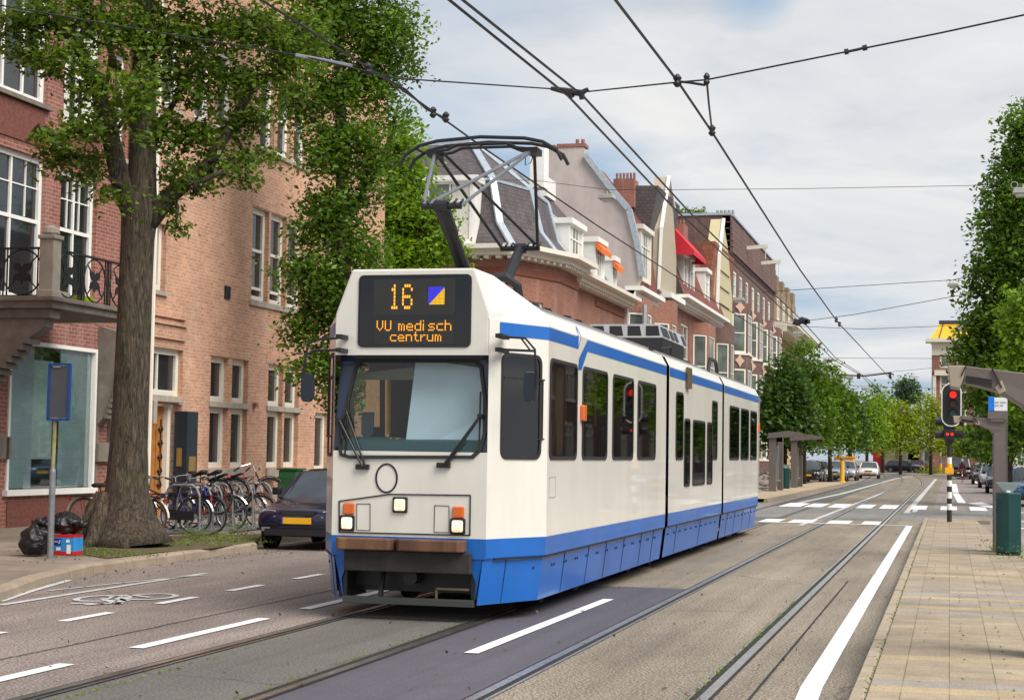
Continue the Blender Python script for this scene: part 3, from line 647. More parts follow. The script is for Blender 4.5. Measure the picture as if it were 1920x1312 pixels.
b = MB(); cs = [V(*onY(x, y, YF + .35)) for x, y in ((668, 700), (778, 688), (776, 712), (668, 712))]; b.face(cs); b.build('sun_visor', mat('olive visor', (.16, .15, .1), .7), tram, fix=False)
b = MB(); b.face([V(*onY(x, y, YF + .34 - (.12 if y > 800 else 0))) for x, y in ((780, 672), (905, 690), (905, 780), (905, 858), (757, 858))]); b.build('reflection_panel', mat('pale blue grey reflection', (.6, .69, .8), .35, var=.06, sc=4), tram, fix=False)  # pale panel added behind the glass to imitate the bright windscreen reflection
b = MB(); b.box(XC - .25, XC + .2, YF + .75, YF + .95, 1.4, 2.05); b.build('driver_seat', mat('blue seat', (.03, .06, .12), .8), tram, bevel=.05)
# ---- destination hood
b = MB()
t0 = V(*onY(665, 507, YF)); t1 = V(*onY(890, 503, YF)); zt = 3.35; zs = 2.93
xl, xr = XC - .62, XC + .62
Bk = YF + 1.0
F0 = [(XC - W, YF, 2.52), (XC + W, YF, 2.52), (XC + W, YF, zs), (xr, YF, zt), (xl, YF, zt), (XC - W, YF, zs)]
b.face(F0)
wb = hw(Bk) - .06
Bt = YF + .62
b.face([(XC + W, YF, zs), (XC + wb, Bk, 2.99), (xr, Bt, zt), (xr, YF, zt)]); b.face([(XC - W, YF, zs), (XC - wb, Bk, 2.99), (xl, Bt, zt), (xl, YF, zt)][::-1])
b.face([(xl, YF, zt), (xr, YF, zt), (xr, Bt, zt), (xl, Bt, zt)]); b.face([(xl, Bt, zt), (xr, Bt, zt), (XC + wb, Bk, 2.99), (XC - wb, Bk, 2.99)])
b.face([(XC + W, YF, 2.52), (XC + hw(Bk), Bk, 2.6), (XC + wb, Bk, 2.99), (XC + W, YF, zs)])
b.build('destination_hood', PW, tram, bevel=.02)
q4 = [fp(*q) for q in ((671, 516), (885, 514), (883, 651), (674, 651))]
x0, x1 = (q4[0].x + q4[3].x) / 2, (q4[1].x + q4[2].x) / 2; z0, z1 = (q4[2].z + q4[3].z) / 2, (q4[0].z + q4[1].z) / 2
b = MB(); o_ = rr(x0, x1, z0, z1, .05); i_ = rr(x0 + .012, x1 - .012, z0 + .012, z1 - .012, .04)
b.loft([[(u, YF, v) for u, v in o_], [(u, YF - .012, v) for u, v in o_], [(u, YF - .012, v) for u, v in i_], [(u, YF - .006, v) for u, v in i_]], close=True)
disp = b.build('destination_display', MT['rubber'], tram)
MB().face([(u, YF - .006, v) for u, v in i_]).build('display_glass', mat('display black glass', (.004, .004, .005), .08, var=0, spec=.6), disp, fix=False)
for (a, c, d, e) in ((702, 524, 854, 590), (703, 601, 852, 645)):
    p, q = fp(a, c), fp(d, e); MB().face([(u, YF - .009, v) for u, v in rr(p.x, q.x, q.z, p.z, .015)]).build('led_panel', mat('led backing', (.022, .022, .02), .3, var=.2, sc=9), disp, fix=False)
FONT = {'1': '00100 01100 00100 00100 00100 00100 01110', '6': '01110 10001 10000 11110 10001 10001 01110', 'V': '10001 10001 10001 10001 10001 01010 00100', 'U': '10001 10001 10001 10001 10001 10001 01110',
 'm': '00000 00000 11010 10101 10101 10101 10101', 'e': '00000 00000 01110 10001 11111 10000 01111', 'd': '00001 00001 01111 10001 10001 10001 01111', 'i': '100 000 100 100 100 100 100', 's': '00000 00000 01111 10000 01110 00001 11110',
 'c': '00000 00000 01111 10000 10000 10000 01111', 'h': '10000 10000 11110 10001 10001 10001 10001', 'n': '00000 00000 11110 10001 10001 10001 10001', 't': '0100 0100 1110 0100 0100 0100 0011', 'r': '0000 0000 1011 1100 1000 1000 1000', 'u': '00000 00000 10001 10001 10001 10001 01111', ' ': '000 000 000 000 000 000 000'}
LED = NT('amber led'); LED.b.inputs['Base Color'].default_value = (.5, .2, .01, 1); LED.b.inputs['Emission Color'].default_value = (1, .36, .015, 1); LED.b.inputs['Emission Strength'].default_value = 1.3; LED = LED.m
def dots(text, px0, px1, py0, py1, name):
    p, q = fp(px0, py0), fp(px1, py1); cols = sum(len(FONT[ch].split()[0]) + 1 for ch in text) - 1; du = (q.x - p.x) / cols; dv = (p.z - q.z) / 7; b = MB(); u = 0
    for ch in text:
        rows = FONT[ch].split()
        for r_, row_ in enumerate(rows):
            for k, bit in enumerate(row_):
                if bit == '1': xx = p.x + (u + k) * du; zz = p.z - r_ * dv; b.face([(xx + du * .14, YF - .012, zz - dv * .9), (xx + du * .86, YF - .012, zz - dv * .9), (xx + du * .86, YF - .012, zz - dv * .1), (xx + du * .14, YF - .012, zz - dv * .1)])
        u += len(rows[0]) + 1
    b.build(name, LED, disp, fix=False)
dots('16', 731, 774, 533, 580, 'route_number'); dots('VU medisch', 707, 847, 601, 620, 'destination_text'); dots('centrum', 732, 828, 622, 640, 'destination_text')
LB = mat('led blue', (.03, .03, .6), .4, emit=.7, var=.2, sc=60); LY = mat('led yellow', (.75, .42, .01), .4, emit=.6, var=.2, sc=60)
p, q = fp(804, 538), fp(834, 571); nb = 13; b = MB()
for i in range(nb):
    for j in range(nb):
        x_ = p.x + (q.x - p.x) * (i + .08) / nb; xe = p.x + (q.x - p.x) * (i + .92) / nb; z_ = p.z + (q.z - p.z) * (j + .08) / nb; ze = p.z + (q.z - p.z) * (j + .92) / nb
        b.mat(0 if i + j < nb else 1).face([(x_, YF - .012, ze), (xe, YF - .012, ze), (xe, YF - .012, z_), (x_, YF - .012, z_)])
b.build('route_emblem', [LB, LY], disp, fix=False)
# ---- wipers
for base, tips, piv in (((680, 875), ((640, 790), (652, 772)), None), ((832, 872), ((903, 782), (899, 790)), None)):
    b = MB(); c = wsp(*base, .03); c.z = max(c.z, 1.5); c = fp(*base, -.03)
    b.box(c.x - .07, c.x + .06, YF - .04, YF, c.z - .025, c.z + .025)
    for k, tp in enumerate(tips): b.tube([c + V(.03 * k, -.01, 0), wsp(*tp, .06)], .011, 6)
    t = wsp(*tips[0], .03); e = (wsp(648, 855, .02), wsp(655, 740, .02)) if base[0] < 700 else (wsp(899, 850, .02), wsp(902, 735, .02))
    b.tube([e[0], e[1]], .009, 5); b.tube([t, (t + e[0]) / 2 + V(0, -.02, 0)], .008, 5); b.box(t.x - .03, t.x + .02, t.y - .02, t.y + .02, t.z - .025, t.z + .025); b.build('wiper', MT['black'], tram)
# ---- mirrors on bent arms
def armpts(L, Y): return [V(*onY(x, y, Y)) for x, y in L]
for s, L, L2, mc, Y in ((-1, ((636, 656), (590, 657), (574, 665), (568, 700)), ((634, 634), (598, 635), (578, 645), (568, 700)), (575, 726), 15.1), (1, ((935, 655), (1003, 658), (1007, 700), (1005, 730)), ((935, 631), (985, 634), (1003, 655), (1005, 730)), (993, 725), 15.15)):
    m_ = MB(); c = V(*onY(*mc, Y)); q = rr(-.065, .065, -.14, .14, .045)
    m_.loft([[(c.x + u * .9, c.y - .005, c.z + v * .95) for u, v in q], [(c.x + u, c.y + .02, c.z + v) for u, v in q], [(c.x + u * .8, c.y + .08, c.z + v * .85) for u, v in q]], close=True, capa=True, capb=True)
    o = m_.build('wing_mirror', mat('mirror housing', (.012, .018, .03), .3), tram, smooth=False)
    b = MB(); b.tube(armpts(L, Y), .013, 6); b.tube(armpts(L2, Y), .011, 6); a = V(*onY(*L[0], Y)); a2 = V(*onY(L[0][0] + s * 12 * 1, L[0][1] - 3, Y)); b.box(a.x - .03, a.x + .025, Y - .02, Y + .3, a.z - .02, a.z + .02); b.box(a.x - .03, a.x + .025, Y - .02, Y + .3, a.z + .11, a.z + .15)
    m2 = V(*onY(L[1][0] + 8 * -s, L[1][1], Y)); m3 = V(*onY(L2[1][0] + 8 * -s, L2[1][1], Y)); b.tube([m2, m3], .009, 5); b.build('mirror_arm', MT['iron'], o)
# ---- roof gear
b = MB()
for s in (1, -1):
    for y0, y1 in ((16.5, 23.2), (23.7, 29.1), (29.6, 35)): b.bar((XC + s * (HW - .26), y0, 3.085), (XC + s * (HW - .26), y1, 3.085), .03, .03)
b.build('roof_gutter', mat('grey gutter', (.2, .2, .2), .6), tram)
b = MB()
for y in (16.95, 17.3, 17.9, 18.9, 19.5):
    b.box(XC + .1, XC + .7, y, y + .16, 3.09, 3.2); b.tube([(XC + .72, y, 3.12), (XC + .72, y + .08, 3.19), (XC + .72, y + .16, 3.12)], .014, 6)
b.tube([(XC + .35, 16.35, 3.35), (XC + .62, 16.4, 3.38), (XC + .72, 16.5, 3.3), (XC + .74, 16.55, 3.1)], .05, 8)
b.box(XC - .5, XC + .45, 16.6, 19.9, 3.11, 3.17); b.build('roof_cables', MT['iron'], tram)
b = MB(); b.loft([[(XC + .35 + u, 16.4 + w_, 3.34 + v) for u, v in ((-.1, 0), (0, .07), (.12, .07), (.2, 0), (.1, -.04))] for w_ in (0, .3)], close=True, capa=True, capb=True); b.build('roof_horn', MT['steel'], tram)
# resistor housing on the middle section
rs = MB(); y1 = onX(1290, 650, XC + .5)[1]; y0 = y1 - 2.7
rs.mat(0).box(XC - .45, XC + .5, y0, y1 - .5, 3.12, 3.5); rs.mat(1).prism([(XC - .85, y0, 3.5), (XC + .5, y0, 3.5), (XC + .42, y0, 3.72), (XC - .7, y0, 3.72)], (0, 2.7, 0))
rs = rs.build('resistor_box', [MT['black'], mat('aluminium sheet', (.5, .51, .53), .4, .5)], tram)
b = MB()
for k, y in enumerate((y0 + .1, y0 + .45, y0 + .95, y0 + 1.4, y0 + 2.25)): b.face([(XC + .503, y, 3.53), (XC + .503, y + .3, 3.53), (XC + .44, y + .3, 3.69), (XC + .44, y, 3.69)])
for k in range(4): b.face([(XC + .45 - .3 * k, y0 - .004, 3.53), (XC + .22 - .3 * k, y0 - .004, 3.53), (XC + .22 - .3 * k, y0 - .004, 3.69), (XC + .42 - .3 * k, y0 - .004, 3.69)])
b.build('grille', MT['black'], rs, fix=False)
b = MB(); b.tube([(XC + .5, 26.6, 3.3), (XC + .62, 26.9, 3.35), (XC + .62, 27.0, 3.1)], .02); b.tube([(XC + .8, 29.9, 3.1), (XC + .8, 30.2, 3.35), (XC + .8, 30.9, 3.35), (XC + .8, 31.2, 3.1)], .035); b.box(XC + .3, XC + .75, 27, 28.2, 3.1, 3.18); b.build('roof_fittings', MT['iron'], tram)
# ---- pantograph
pg = MB(); pg.box(XC - .4, XC + .4, 17.4, 18.9, 3.17, 3.24)
for y in (17.45, 18.85):
    for s in (-1, 1): pg.tube([(XC + s * .35, y, 3.12), (XC + s * .35, y, 3.2)], .05)
pg = pg.build('pantograph', MT['iron'], tram)
kf = V(*onX(828, 387, XC)); kr = V(*onX(975, 466, XC)); tp = V(*onX(908, 282, XC))
b = MB(); b.tube([V(XC, *onX(870, 508, XC)[1:]), kf], [.075, .06], 10); b.tube([V(XC, kf.y, kf.z), V(XC, kf.y, kf.z) + (V(XC, *onX(870, 508, XC)[1:]) - kf) * .42], .078, 10)
for k, w_ in ((kf, .21), (kr, .24)):
    if k is kr: b = MB(); b.tube([V(XC, *onX(950, 525, XC)[1:]), kr], [.07, .055], 10)
    b.tube([k - V(w_, 0, 0), k + V(w_, 0, 0)], .032, 8); b.tube([k - V(.07, 0, 0), k + V(.07, 0, 0)], .065, 10)
    for s in (-1, 1):
        for j in range(3): b.tube([k + V(s * (w_ - .07 * j), -.03, .03), k + V(s * (w_ - .07 * j) + .01, .02, .07)], .014, 5)
    b.build('lower_arm', MT['iron'], pg)
w2 = .57; TL, TR = V(XC - w2, tp.y, tp.z), V(XC + w2, tp.y, tp.z + .0)
GA = mat('grey tube', (.22, .23, .25), .35, .6)
b = MB(); l, r = kf - V(.2, 0, 0), kf + V(.2, 0, 0)
b.tube([l, TL], .019, 7); b.tube([l, TR], .019, 7); b.tube([r, TR], .019, 7); b.build('upper_arm', GA, pg)
b = MB(); l, r = kr - V(.22, 0, 0), kr + V(.22, 0, 0)
b.tube([l, TL], .019, 7); b.tube([r, TR], .019, 7); b.tube([r + V(-.03, 0, .05), TL + V(.08, 0, 0)], .017, 7); b.build('upper_arm', MT['iron'], pg)
b = MB(); zc = tp.z
for dy in (-.16, .16):
    pts = [(-.92, -.16), (-.86, -.05), (-.7, .045), (-.5, .09), (0, .12), (.5, .09), (.7, .045), (.86, -.05), (.92, -.16)]
    b.tube([(XC + u, tp.y + dy, zc + v) for u, v in pts], .02, 6)
    b.tube([(XC + u, tp.y + dy * .6, zc + v) for u, v in ((-w2, -.02), (-.4, .0), (-.28, .05), (.28, .05), (.4, .0), (w2, -.02))], .017, 6)
for s in (-1, 1):
    b.tube([(XC + s * .75, tp.y - .16, zc + .02), (XC + s * .75, tp.y + .16, zc + .02)], .014, 5); b.box(XC + s * w2 - .06, XC + s * w2 + .06, tp.y - .12, tp.y + .12, zc - .07, zc + .0)
    b.tube([(XC + s * w2, tp.y, zc - .04), (XC + s * (w2 - .03), tp.y - .03, zc - .16), (XC + s * (w2 - .1), tp.y, zc - .18), (XC + s * (w2 - .1), tp.y, zc - .04)], .006, 5)
b.build('collector_head', MT['iron'], pg)
# ================================================================= BUILDINGS
GLASS = 'glass'
class Pl:
    """wall plane: origin o, horizontal unit u, outward normal n"""
    def __init__(s, o, u, n): s.o, s.u, s.n = Vector(o), Vector(u), Vector(n)
    def p(s, u, z, e=0.): return s.o + s.u * u + Vector((0, 0, z)) + s.n * e
    def box(s, b, u0, u1, z0, z1, e0, e1): b.prism([s.p(u0, z0, e0), s.p(u1, z0, e0), s.p(u1, z1, e0), s.p(u0, z1, e0)], s.n * (e1 - e0)); return b
def street(X): return Pl((X, 0, 0), (0, 1, 0), (1, 0, 0))        # faces the road from the left, u = world y
def facing(Y): return Pl((0, Y, 0), (1, 0, 0), (0, -1, 0))       # faces the camera, u = world x
def wall(b, pl, u0, u1, z0, z1, ops, depth=.25, e=0.):
    us = sorted({u0, u1, *[v for o in ops for v in o[:2] if u0 < v < u1]}); zs = sorted({z0, z1, *[v for o in ops for v in o[2:4] if z0 < v < z1]})
    for a, c in zip(us[:-1], us[1:]):
        for d, f in zip(zs[:-1], zs[1:]):
            m, k = (a + c) / 2, (d + f) / 2
            if any(o[0] < m < o[1] and o[2] < k < o[3] for o in ops): continue
            b.face([pl.p(a, d, e), pl.p(c, d, e), pl.p(c, f, e), pl.p(a, f, e)])
    for o in ops:
        q = [(o[0], o[2]), (o[1], o[2]), (o[1], o[3]), (o[0], o[3])]
        for i in range(4): (a, c), (d, f) = q[i], q[(i + 1) % 4]; b.face([pl.p(a, c, e), pl.p(d, f, e), pl.p(d, f, e - depth), pl.p(a, c, e - depth)])
    return b
def window(par, pl, u0, u1, z0, z1, rec=.2, ft=.07, rails=(.5,), muns=(), m='cream', sill='stone', curtain=False, name='window', glass=None, top=()):
    b = MB(); e = -rec
    pl.box(b, u0, u0 + ft, z0, z1, e, e + .07); pl.box(b, u1 - ft, u1, z0, z1, e, e + .07); pl.box(b, u0 + ft, u1 - ft, z0, z0 + ft, e, e + .068); pl.box(b, u0 + ft, u1 - ft, z1 - ft, z1, e, e + .068)
    for r in rails: zz = z0 + (z1 - z0) * r; pl.box(b, u0 + ft, u1 - ft, zz - .035, zz + .035, e, e + .055)
    for r in muns: uu = u0 + (u1 - u0) * r; pl.box(b, uu - .03, uu + .03, z0 + ft, z1 - ft, e, e + .05)
    for (ra, rb, za) in top:   # small muntins in the upper light
        zt0 = z0 + (z1 - z0) * za
        for i in range(1, ra): uu = u0 + (u1 - u0) * i / ra; pl.box(b, uu - .012, uu + .012, zt0, z1 - ft, e, e + .04)
        for i in range(1, rb): zz = zt0 + (z1 - zt0) * i / rb; pl.box(b, u0 + ft, u1 - ft, zz - .012, zz + .012, e, e + .038)
    f = b.build(name, MT[m], par)
    MB().face([pl.p(u0 + ft * .5, z0 + ft * .5, e + .01), pl.p(u1 - ft * .5, z0 + ft * .5, e + .01), pl.p(u1 - ft * .5, z1 - ft * .5, e + .01), pl.p(u0 + ft * .5, z1 - ft * .5, e + .01)]).build('pane', MT[glass or GLASS], f, fix=False)
    if curtain:
        c = MB(); w = (u1 - u0 - 2 * ft)
        for a in ((0, .3), (.7, 1)) if curtain == 2 else ((0, 1),): c.face([pl.p(u0 + ft + w * a[0], z0 + ft, e + .016), pl.p(u0 + ft + w * a[1], z0 + ft, e + .016), pl.p(u0 + ft + w * a[1], z1 - ft, e + .016), pl.p(u0 + ft + w * a[0], z1 - ft, e + .016)])
        c.build('curtain', MT['curtain'], f, fix=False)
    if sill: s = MB(); pl.box(s, u0 - .05, u1 + .05, z0 - .09, z0, -rec, .06); s.build('sill', MT[sill], f)
    return f
def zigpanel(par, pl, prof, u0, u1, m, name, thick=.08):
    """roof or awning sheet: profile of (z, offset) pairs swept from u0 to u1"""
    b = MB(); r = lambda u: [pl.p(u, z, e) for z, e in prof] + [pl.p(u, z - thick, e - .02) for z, e in prof[::-1]]
    b.loft([r(u0), r(u1)], close=True, capa=True, capb=True); return b.build(name, MT[m], par)
FX = -16.4
PL = street(FX)
MT['glassT'] = glassy('turquoise shop glass', (.06, .2, .21), .08, .6)
# ---------------------------------------------------------------- red brick building with the shop window and balcony
bA = thing('brick_building', 'dark red brick building with shop window and iron balcony beside the big tree', 'building', (FX - 3, 24, 0), 'brick buildings along the near pavement')
ops = [(26.98, 30.18, .8, 3.52), (25.3, 25.9, .8, 3.0), (26.0, 28.05, 4.25, 6.95), (28.6, 30.0, 4.3, 6.9), (25.95, 28.0, 7.95, 10.4), (28.6, 30.0, 7.75, 9.9), (30.6, 31.1, 7.5, 9.6)]
b = MB(); wall(b, PL, 10, 32.3, 0.1, 14, ops, .3); b.face([PL.p(32.3, .1), PL.p(32.3, .1, -.1), PL.p(32.3, 14, -.1), PL.p(32.3, 14)]); b.build('wall', MT['brickA'], bA)
b = MB(); PL.box(b, 27.05, 30.1, .1, .6, .002, .02); PL.box(b, 26.2, 27.9, 7.15, 7.85, .0, .03); PL.box(b, 28.6, 30.0, 7.0, 7.6, 0, .03); b.split('spandrel', mat('dark soldier brick', (.16, .055, .04), .85, sc=18, var=.4), bA)
b = MB()
for u0, u1, z0, z1, d in ((26.9, 26.98, 1.35, 1.75, .12), (30.2, 30.75, 1.3, 1.68, .1), (30.22, 30.3, .8, 3.5, .03), (30.7, 30.78, 1.5, 4.0, .08), (30.95, 31.03, 1.5, 4.0, .08), (25.95, 28.05, 7.86, 7.95, .1), (24.9, 26.8, 1.35, 1.8, .12), (26.0, 28.2, 4.15, 4.22, .08)): PL.box(b, u0, u1, z0, z1, .0, d)
b.split('stone_trim', MT['dstone'], bA, bevel=.01)
# shop window: frame, tinted glass, blinds behind
sw = MB(); PL.box(sw, 26.9, 30.2, .69, .8, -.1, .1); PL.box(sw, 26.98, 27.05, .8, 3.52, -.1, .03); PL.box(sw, 30.1, 30.18, .8, 3.52, -.1, .03); PL.box(sw, 27.05, 30.1, 3.45, 3.52, -.1, .03)
sw = sw.build('shop_window', MT['white'], bA)
b = MB()
for k in range(64):
    z = .82 + k * .041
    for a, c in ((27.06, 28.0), (28.95, 30.1)): b.face([PL.p(a, z, -.085), PL.p(c, z, -.085), PL.p(c, z + .037, -.1), PL.p(a, z + .037, -.1)])
b.build('blind', mat('turquoise blind slats', (.78, .96, .97), .5, var=.12, sc=2), sw, fix=False)
b = MB(); b.face([PL.p(28.02, 1.35, -.12), PL.p(28.75, 1.35, -.12), PL.p(28.75, 3.2, -.12), PL.p(28.05, 3.2, -.12)]); b.build('pale_banner', mat('pale banner', (.8, .95, .9), .7, var=.1), sw, fix=False)
b = MB(); b.face([PL.p(26.9, .7, -.34), PL.p(30.2, .7, -.34), PL.p(30.2, 3.55, -.34), PL.p(26.9, 3.55, -.34)]); PL.box(b, 28.0, 28.8, .8, 1.35, -.33, -.25); b.build('shop_interior', mat('dark green interior', (.02, .06, .05), .7), sw, fix=False)
MB().face([PL.p(27.02, .78, -.06), PL.p(30.14, .78, -.06), PL.p(30.14, 3.48, -.06), PL.p(27.02, 3.48, -.06)]).build('pane', clear('shop glass', (.92, 1, 1), .8), sw, fix=False)
window(bA, PL, 26.0, 28.05, 4.25, 6.95, .16, .1, (.03, .56), (.5,), 'white', None, top=((4, 2, .58),)); window(bA, PL, 28.6, 30.0, 4.3, 6.9, .16, .1, (.03, .56), (.5,), 'white', None, top=((3, 2, .58),))
window(bA, PL, 25.95, 28.0, 7.95, 10.4, .16, .12, (), (.33, .66), 'white', 'stone'); window(bA, PL, 28.6, 30.0, 7.75, 9.9, .16, .1, (.5,), (.5,), 'white', 'stone', 2); window(bA, PL, 30.6, 31.1, 7.5, 9.6, .16, .08, (.5,), (), 'white', 'stone')
window(bA, PL, 25.3, 25.9, .8, 3.0, .16, .08, (), (), 'white', 'stone')
# balcony
YB = 25.3; zb = onY(92, 560, YB)[2]; BX = onY(92, 560, YB)[0] - FX; z0 = zb - .17
bal = MB(); bal.box(FX, FX + BX + .16, YB - .16, 28.3, z0, zb); bal.box(FX, FX + BX + .22, YB - .22, 28.35, zb - .05, zb + .03); bal.box(FX, FX + BX + .08, YB - .08, YB + .25, z0 - .16, z0)
bal = bal.build('balcony', MT['dstone'], bA, bevel=.015)
for yb_, BQ in ((YB, BX), (30.25, 1.0)):
    b = MB(); b.prism([(FX, yb_ - .04, z0 + (.1 if BQ == 1 else -.16)), (FX, yb_ - .04, 2.0), (FX + .25, yb_ - .04, 2.25), (FX + BQ - .35, yb_ - .04, z0 - .5), (FX + BQ - .05, yb_ - .04, z0 - .3), (FX + BQ - .05, yb_ - .04, z0 - .16)], (0, .3, 0))
    for k in range(12): u = k / 11; xx = FX + .25 + (BQ - .6) * u; zz = 2.25 + (z0 - .5 - 2.25) * u; b.box(xx - .035, xx + .035, yb_ - .08, yb_ + .3, zz - .09, zz)
    b.build('bracket', MT['dstone'], bal)
px_ = FX + BX; b = MB(); b.box(px_ - .13, px_ + .13, YB - .13, YB + .13, zb, zb + 1.0); b.box(px_ - .16, px_ + .16, YB - .16, YB + .16, zb + 1.0, zb + 1.07); b.tube([(px_, YB, zb + 1.07), (px_, YB, zb + 1.1), (px_, YB, zb + 1.2), (px_, YB, zb + 1.24)], [.1, .15, .12, .03], 12); b.box(px_ - .15, px_ + .15, YB - .15, YB + .15, zb, zb + .14)
b.build('newel_post', MT['stone'], bal, bevel=.012)
def balrail(pa, pb, n, name='railing'):
    pa, pb = Vector(pa), Vector(pb); b = MB(); d = (pb - pa).normalized(); L = (pb - pa).length; nrm = Vector((d.y, -d.x, 0))
    for z in (.05, .86): b.bar(pa + V(0, 0, z), pb + V(0, 0, z), .045, .035)
    for i in range(n):
        c = pa + d * (L * (i + .5) / n) + V(0, 0, .455); b.ring(c, nrm, .38, .015, 32, 5); r = L / n / 2
        for s_ in (-1, 1):
            for q_ in (.03, .1): b.bar(c + d * s_ * (r - q_) - V(0, 0, .4), c + d * s_ * (r - q_) + V(0, 0, .4), .02, .02)
            for t_ in (-1, 1): b.bar(c + d * s_ * .12 + V(0, 0, .12 * t_), c + d * s_ * .27 + V(0, 0, .27 * t_), .018, .018)
        for q_ in ([(-1.2, 1), (-.3, 1), (0, .6), (.3, 1), (1.2, 1), (1, .3), (.35, 0), (-.35, 0), (-1, .3)], [(-.35, 0), (.35, 0), (1, -.3), (1.2, -1), (.1, -1), (-.1, -1.4), (-.2, -1), (-1.2, -1), (-1, -.3)]):
            b.prism([c + d * u * .15 + V(0, 0, v * .15) + nrm * -.012 for u, v in q_], nrm * .024)
    return b.build(name, MT['iron'], bal)
balrail((FX + .05, YB, zb), (px_ - .13, YB, zb), 2); balrail((px_, YB + .13, zb), (px_, 28.25, zb), 3)
MT['lime'] = mat('lime plastic', (.45, .6, .02), .4)
for k, (y, m_) in enumerate(((25.9, 'cream'), (26.75, 'lime'))):
    b = MB(); b.prism([(px_ - .28, y - .2, zb + .032), (px_ - .12, y - .2, zb + .032), (px_ - .08, y - .22, zb + .18), (px_ - .32, y - .22, zb + .18)], (0, .45, 0)); o = b.build('flower_trough', MT[m_], None)
    tag(o, ('cream' if k == 0 else 'lime green') + ' plastic flower trough on the iron balcony', 'plant pot', 'flower troughs on the balcony')
# ---------------------------------------------------------------- pale brick building
bB = thing('brick_building', 'pale pink brick building with tall narrow windows and an orange wooden door', 'building', (FX - 3, 40, 0), 'brick buildings along the near pavement')
win = [(35.53, 36.52), (36.72, 37.65), (38.9, 39.85), (40.0, 40.95)]
opB = []
for a, c in win: opB += [(a, c, 2.68, 3.72), (a, c, 1.15, 2.55)]
hi = [(37.7, 38.72), (38.84, 39.86), (39.98, 41.0)]
for a, c in hi: opB += [(a, c, 5.22, 7.5)]
up = [(38.0, 38.9), (39.1, 40.0), (40.2, 41.1), (34.3, 35.2), (35.5, 36.4), (32.7, 33.6)]
for a, c in up: opB += [(a, c, 9.0, 10.9)]
opB += [(42.15, 43.15, 1.05, 2.6), (32.6, 34.08, 2.72, 3.75), (32.6, 34.1, .1, 2.55), (44.3, 45, 2.7, 3.7), (44.3, 45, 1.1, 2.5), (42.6, 43.5, 5.2, 7.4), (43.9, 44.7, 5.2, 7.4), (38.75, 39.4, .25, .85), (32.6, 33.1, 4.95, 6.4)]
b = MB(); wall(b, PL, 32.3, 47.5, .1, 14, opB, .24); b.face([PL.p(47.5, .1), PL.p(47.5, .1, -10), PL.p(47.5, 14, -10), PL.p(47.5, 14)]); b.build('wall', MT['brickB'], bB)
for a, c in win:
    window(bB, PL, a, c, 2.68, 3.72, .19, .13, (), (), 'cream', None); window(bB, PL, a, c, 1.15, 2.55, .19, .13, (), (), 'cream', None)
for a, c in hi + [(42.6, 43.5), (43.9, 44.7)]: window(bB, PL, a, c, 5.22, 7.5, .19, .13, (.55, .14), (), 'cream', None)
for a, c in up: window(bB, PL, a, c, 9.0, 10.9, .19, .13, (.5,), (), 'white', 'stone')
for q in ((42.15, 43.15, 1.05, 2.6), (44.3, 45, 2.7, 3.7), (44.3, 45, 1.1, 2.5), (32.6, 33.1, 4.95, 6.4)): window(bB, PL, *q, .19, .13, (), (), 'cream', 'stone')
window(bB, PL, 32.6, 34.08, 2.72, 3.75, .19, .13, (), (.35,), 'cream', None)
b = MB()
for a, c in ((35.45, 37.75), (38.8, 41.05)): PL.box(b, a, c, 2.55, 2.68, -.2, .05); PL.box(b, a + .05, c, .9, 1.13, -.2, .06)
PL.box(b, 37.6, 41.15, 5.08, 5.22, -.2, .06); PL.box(b, 32.4, 33.9, 2.58, 2.72, -.2, .12); PL.box(b, 32.45, 32.6, 2.1, 2.6, 0, .15)
b.split('stone_sill_band', MT['stone'], bB, bevel=.01)
b = MB(); PL.box(b, 32.35, 34.1, 3.95, 4.4, 0, .06); PL.box(b, 32.35, 34.05, 4.25, 4.33, .06, .11); PL.box(b, 32.35, 33.95, 4.4, 4.5, 0, .12)
for a, c, z in ((35.4, 37.8, 3.74), (38.75, 41.1, 3.74), (37.6, 41.1, 7.52)): PL.box(b, a, c, z, z + .26, -.002, .012)
b.split('soldier_course', MT['brickB'], bB)
d = MB(); PL.box(d, 32.6, 33.56, .12, 2.5, -.24, -.18); PL.box(d, 32.8, 33.05, .3, 2.3, -.18, -.15); PL.box(d, 33.2, 33.5, .3, 2.3, -.18, -.15); d = d.build('door', MT['wood'], bB, bevel=.01)
b = MB()
for k in range(5): c = PL.p(33.35, .8 + .3 * k, -.13); b.ring(c, (1, 0, 0), .07, .014, 14, 5); b.bar(c + V(0, 0, .08), c + V(0, 0, .22), .02, .02); b.bar(c + V(0, -.12, 0), c + V(0, .12, 0), .02, .02)
b.build('iron_ornament', MT['iron'], d)
b = MB(); PL.box(b, 33.56, 33.7, .1, 2.55, -.22, -.08); b.build('door_post', MT['cream'], bB)
b = MB(); PL.box(b, 33.72, 34.25, .12, 2.4, .0, .32); nb = b.build('entrance_pillar', mat('dark slate panel', (.012, .022, .032), .4), bB, bevel=.01)
b = MB(); b.box(FX + .08, FX + .2, 33.71, 33.72, 1.2, 1.6); PL.box(b, 33.82, 34.15, 1.1, 1.42, .32, .33); b.split('brass_plate', mat('brass plate', (.42, .28, .1), .35, .6), nb)
b = MB(); PL.box(b, 36.15, 36.45, 5.1, 5.4, 0, .03); b.build('wall_vent', MT['dark'], bB)
b = MB(); PL.box(b, 37.95, 38.1, 2.6, 2.72, 0, .1); b.build('alarm_box', MT['brickA'], bB)
MT['redglass'] = glassy('curtained glass', (.05, .012, .012))
dp = MB(); dp.tube([(FX + .1, 32.35, .1), (FX + .1, 32.35, 13)], .05, 8); tag(dp.build('drainpipe', MT['cream'], None), 'cream drainpipe down the joint between the two brick buildings', 'drainpipe')
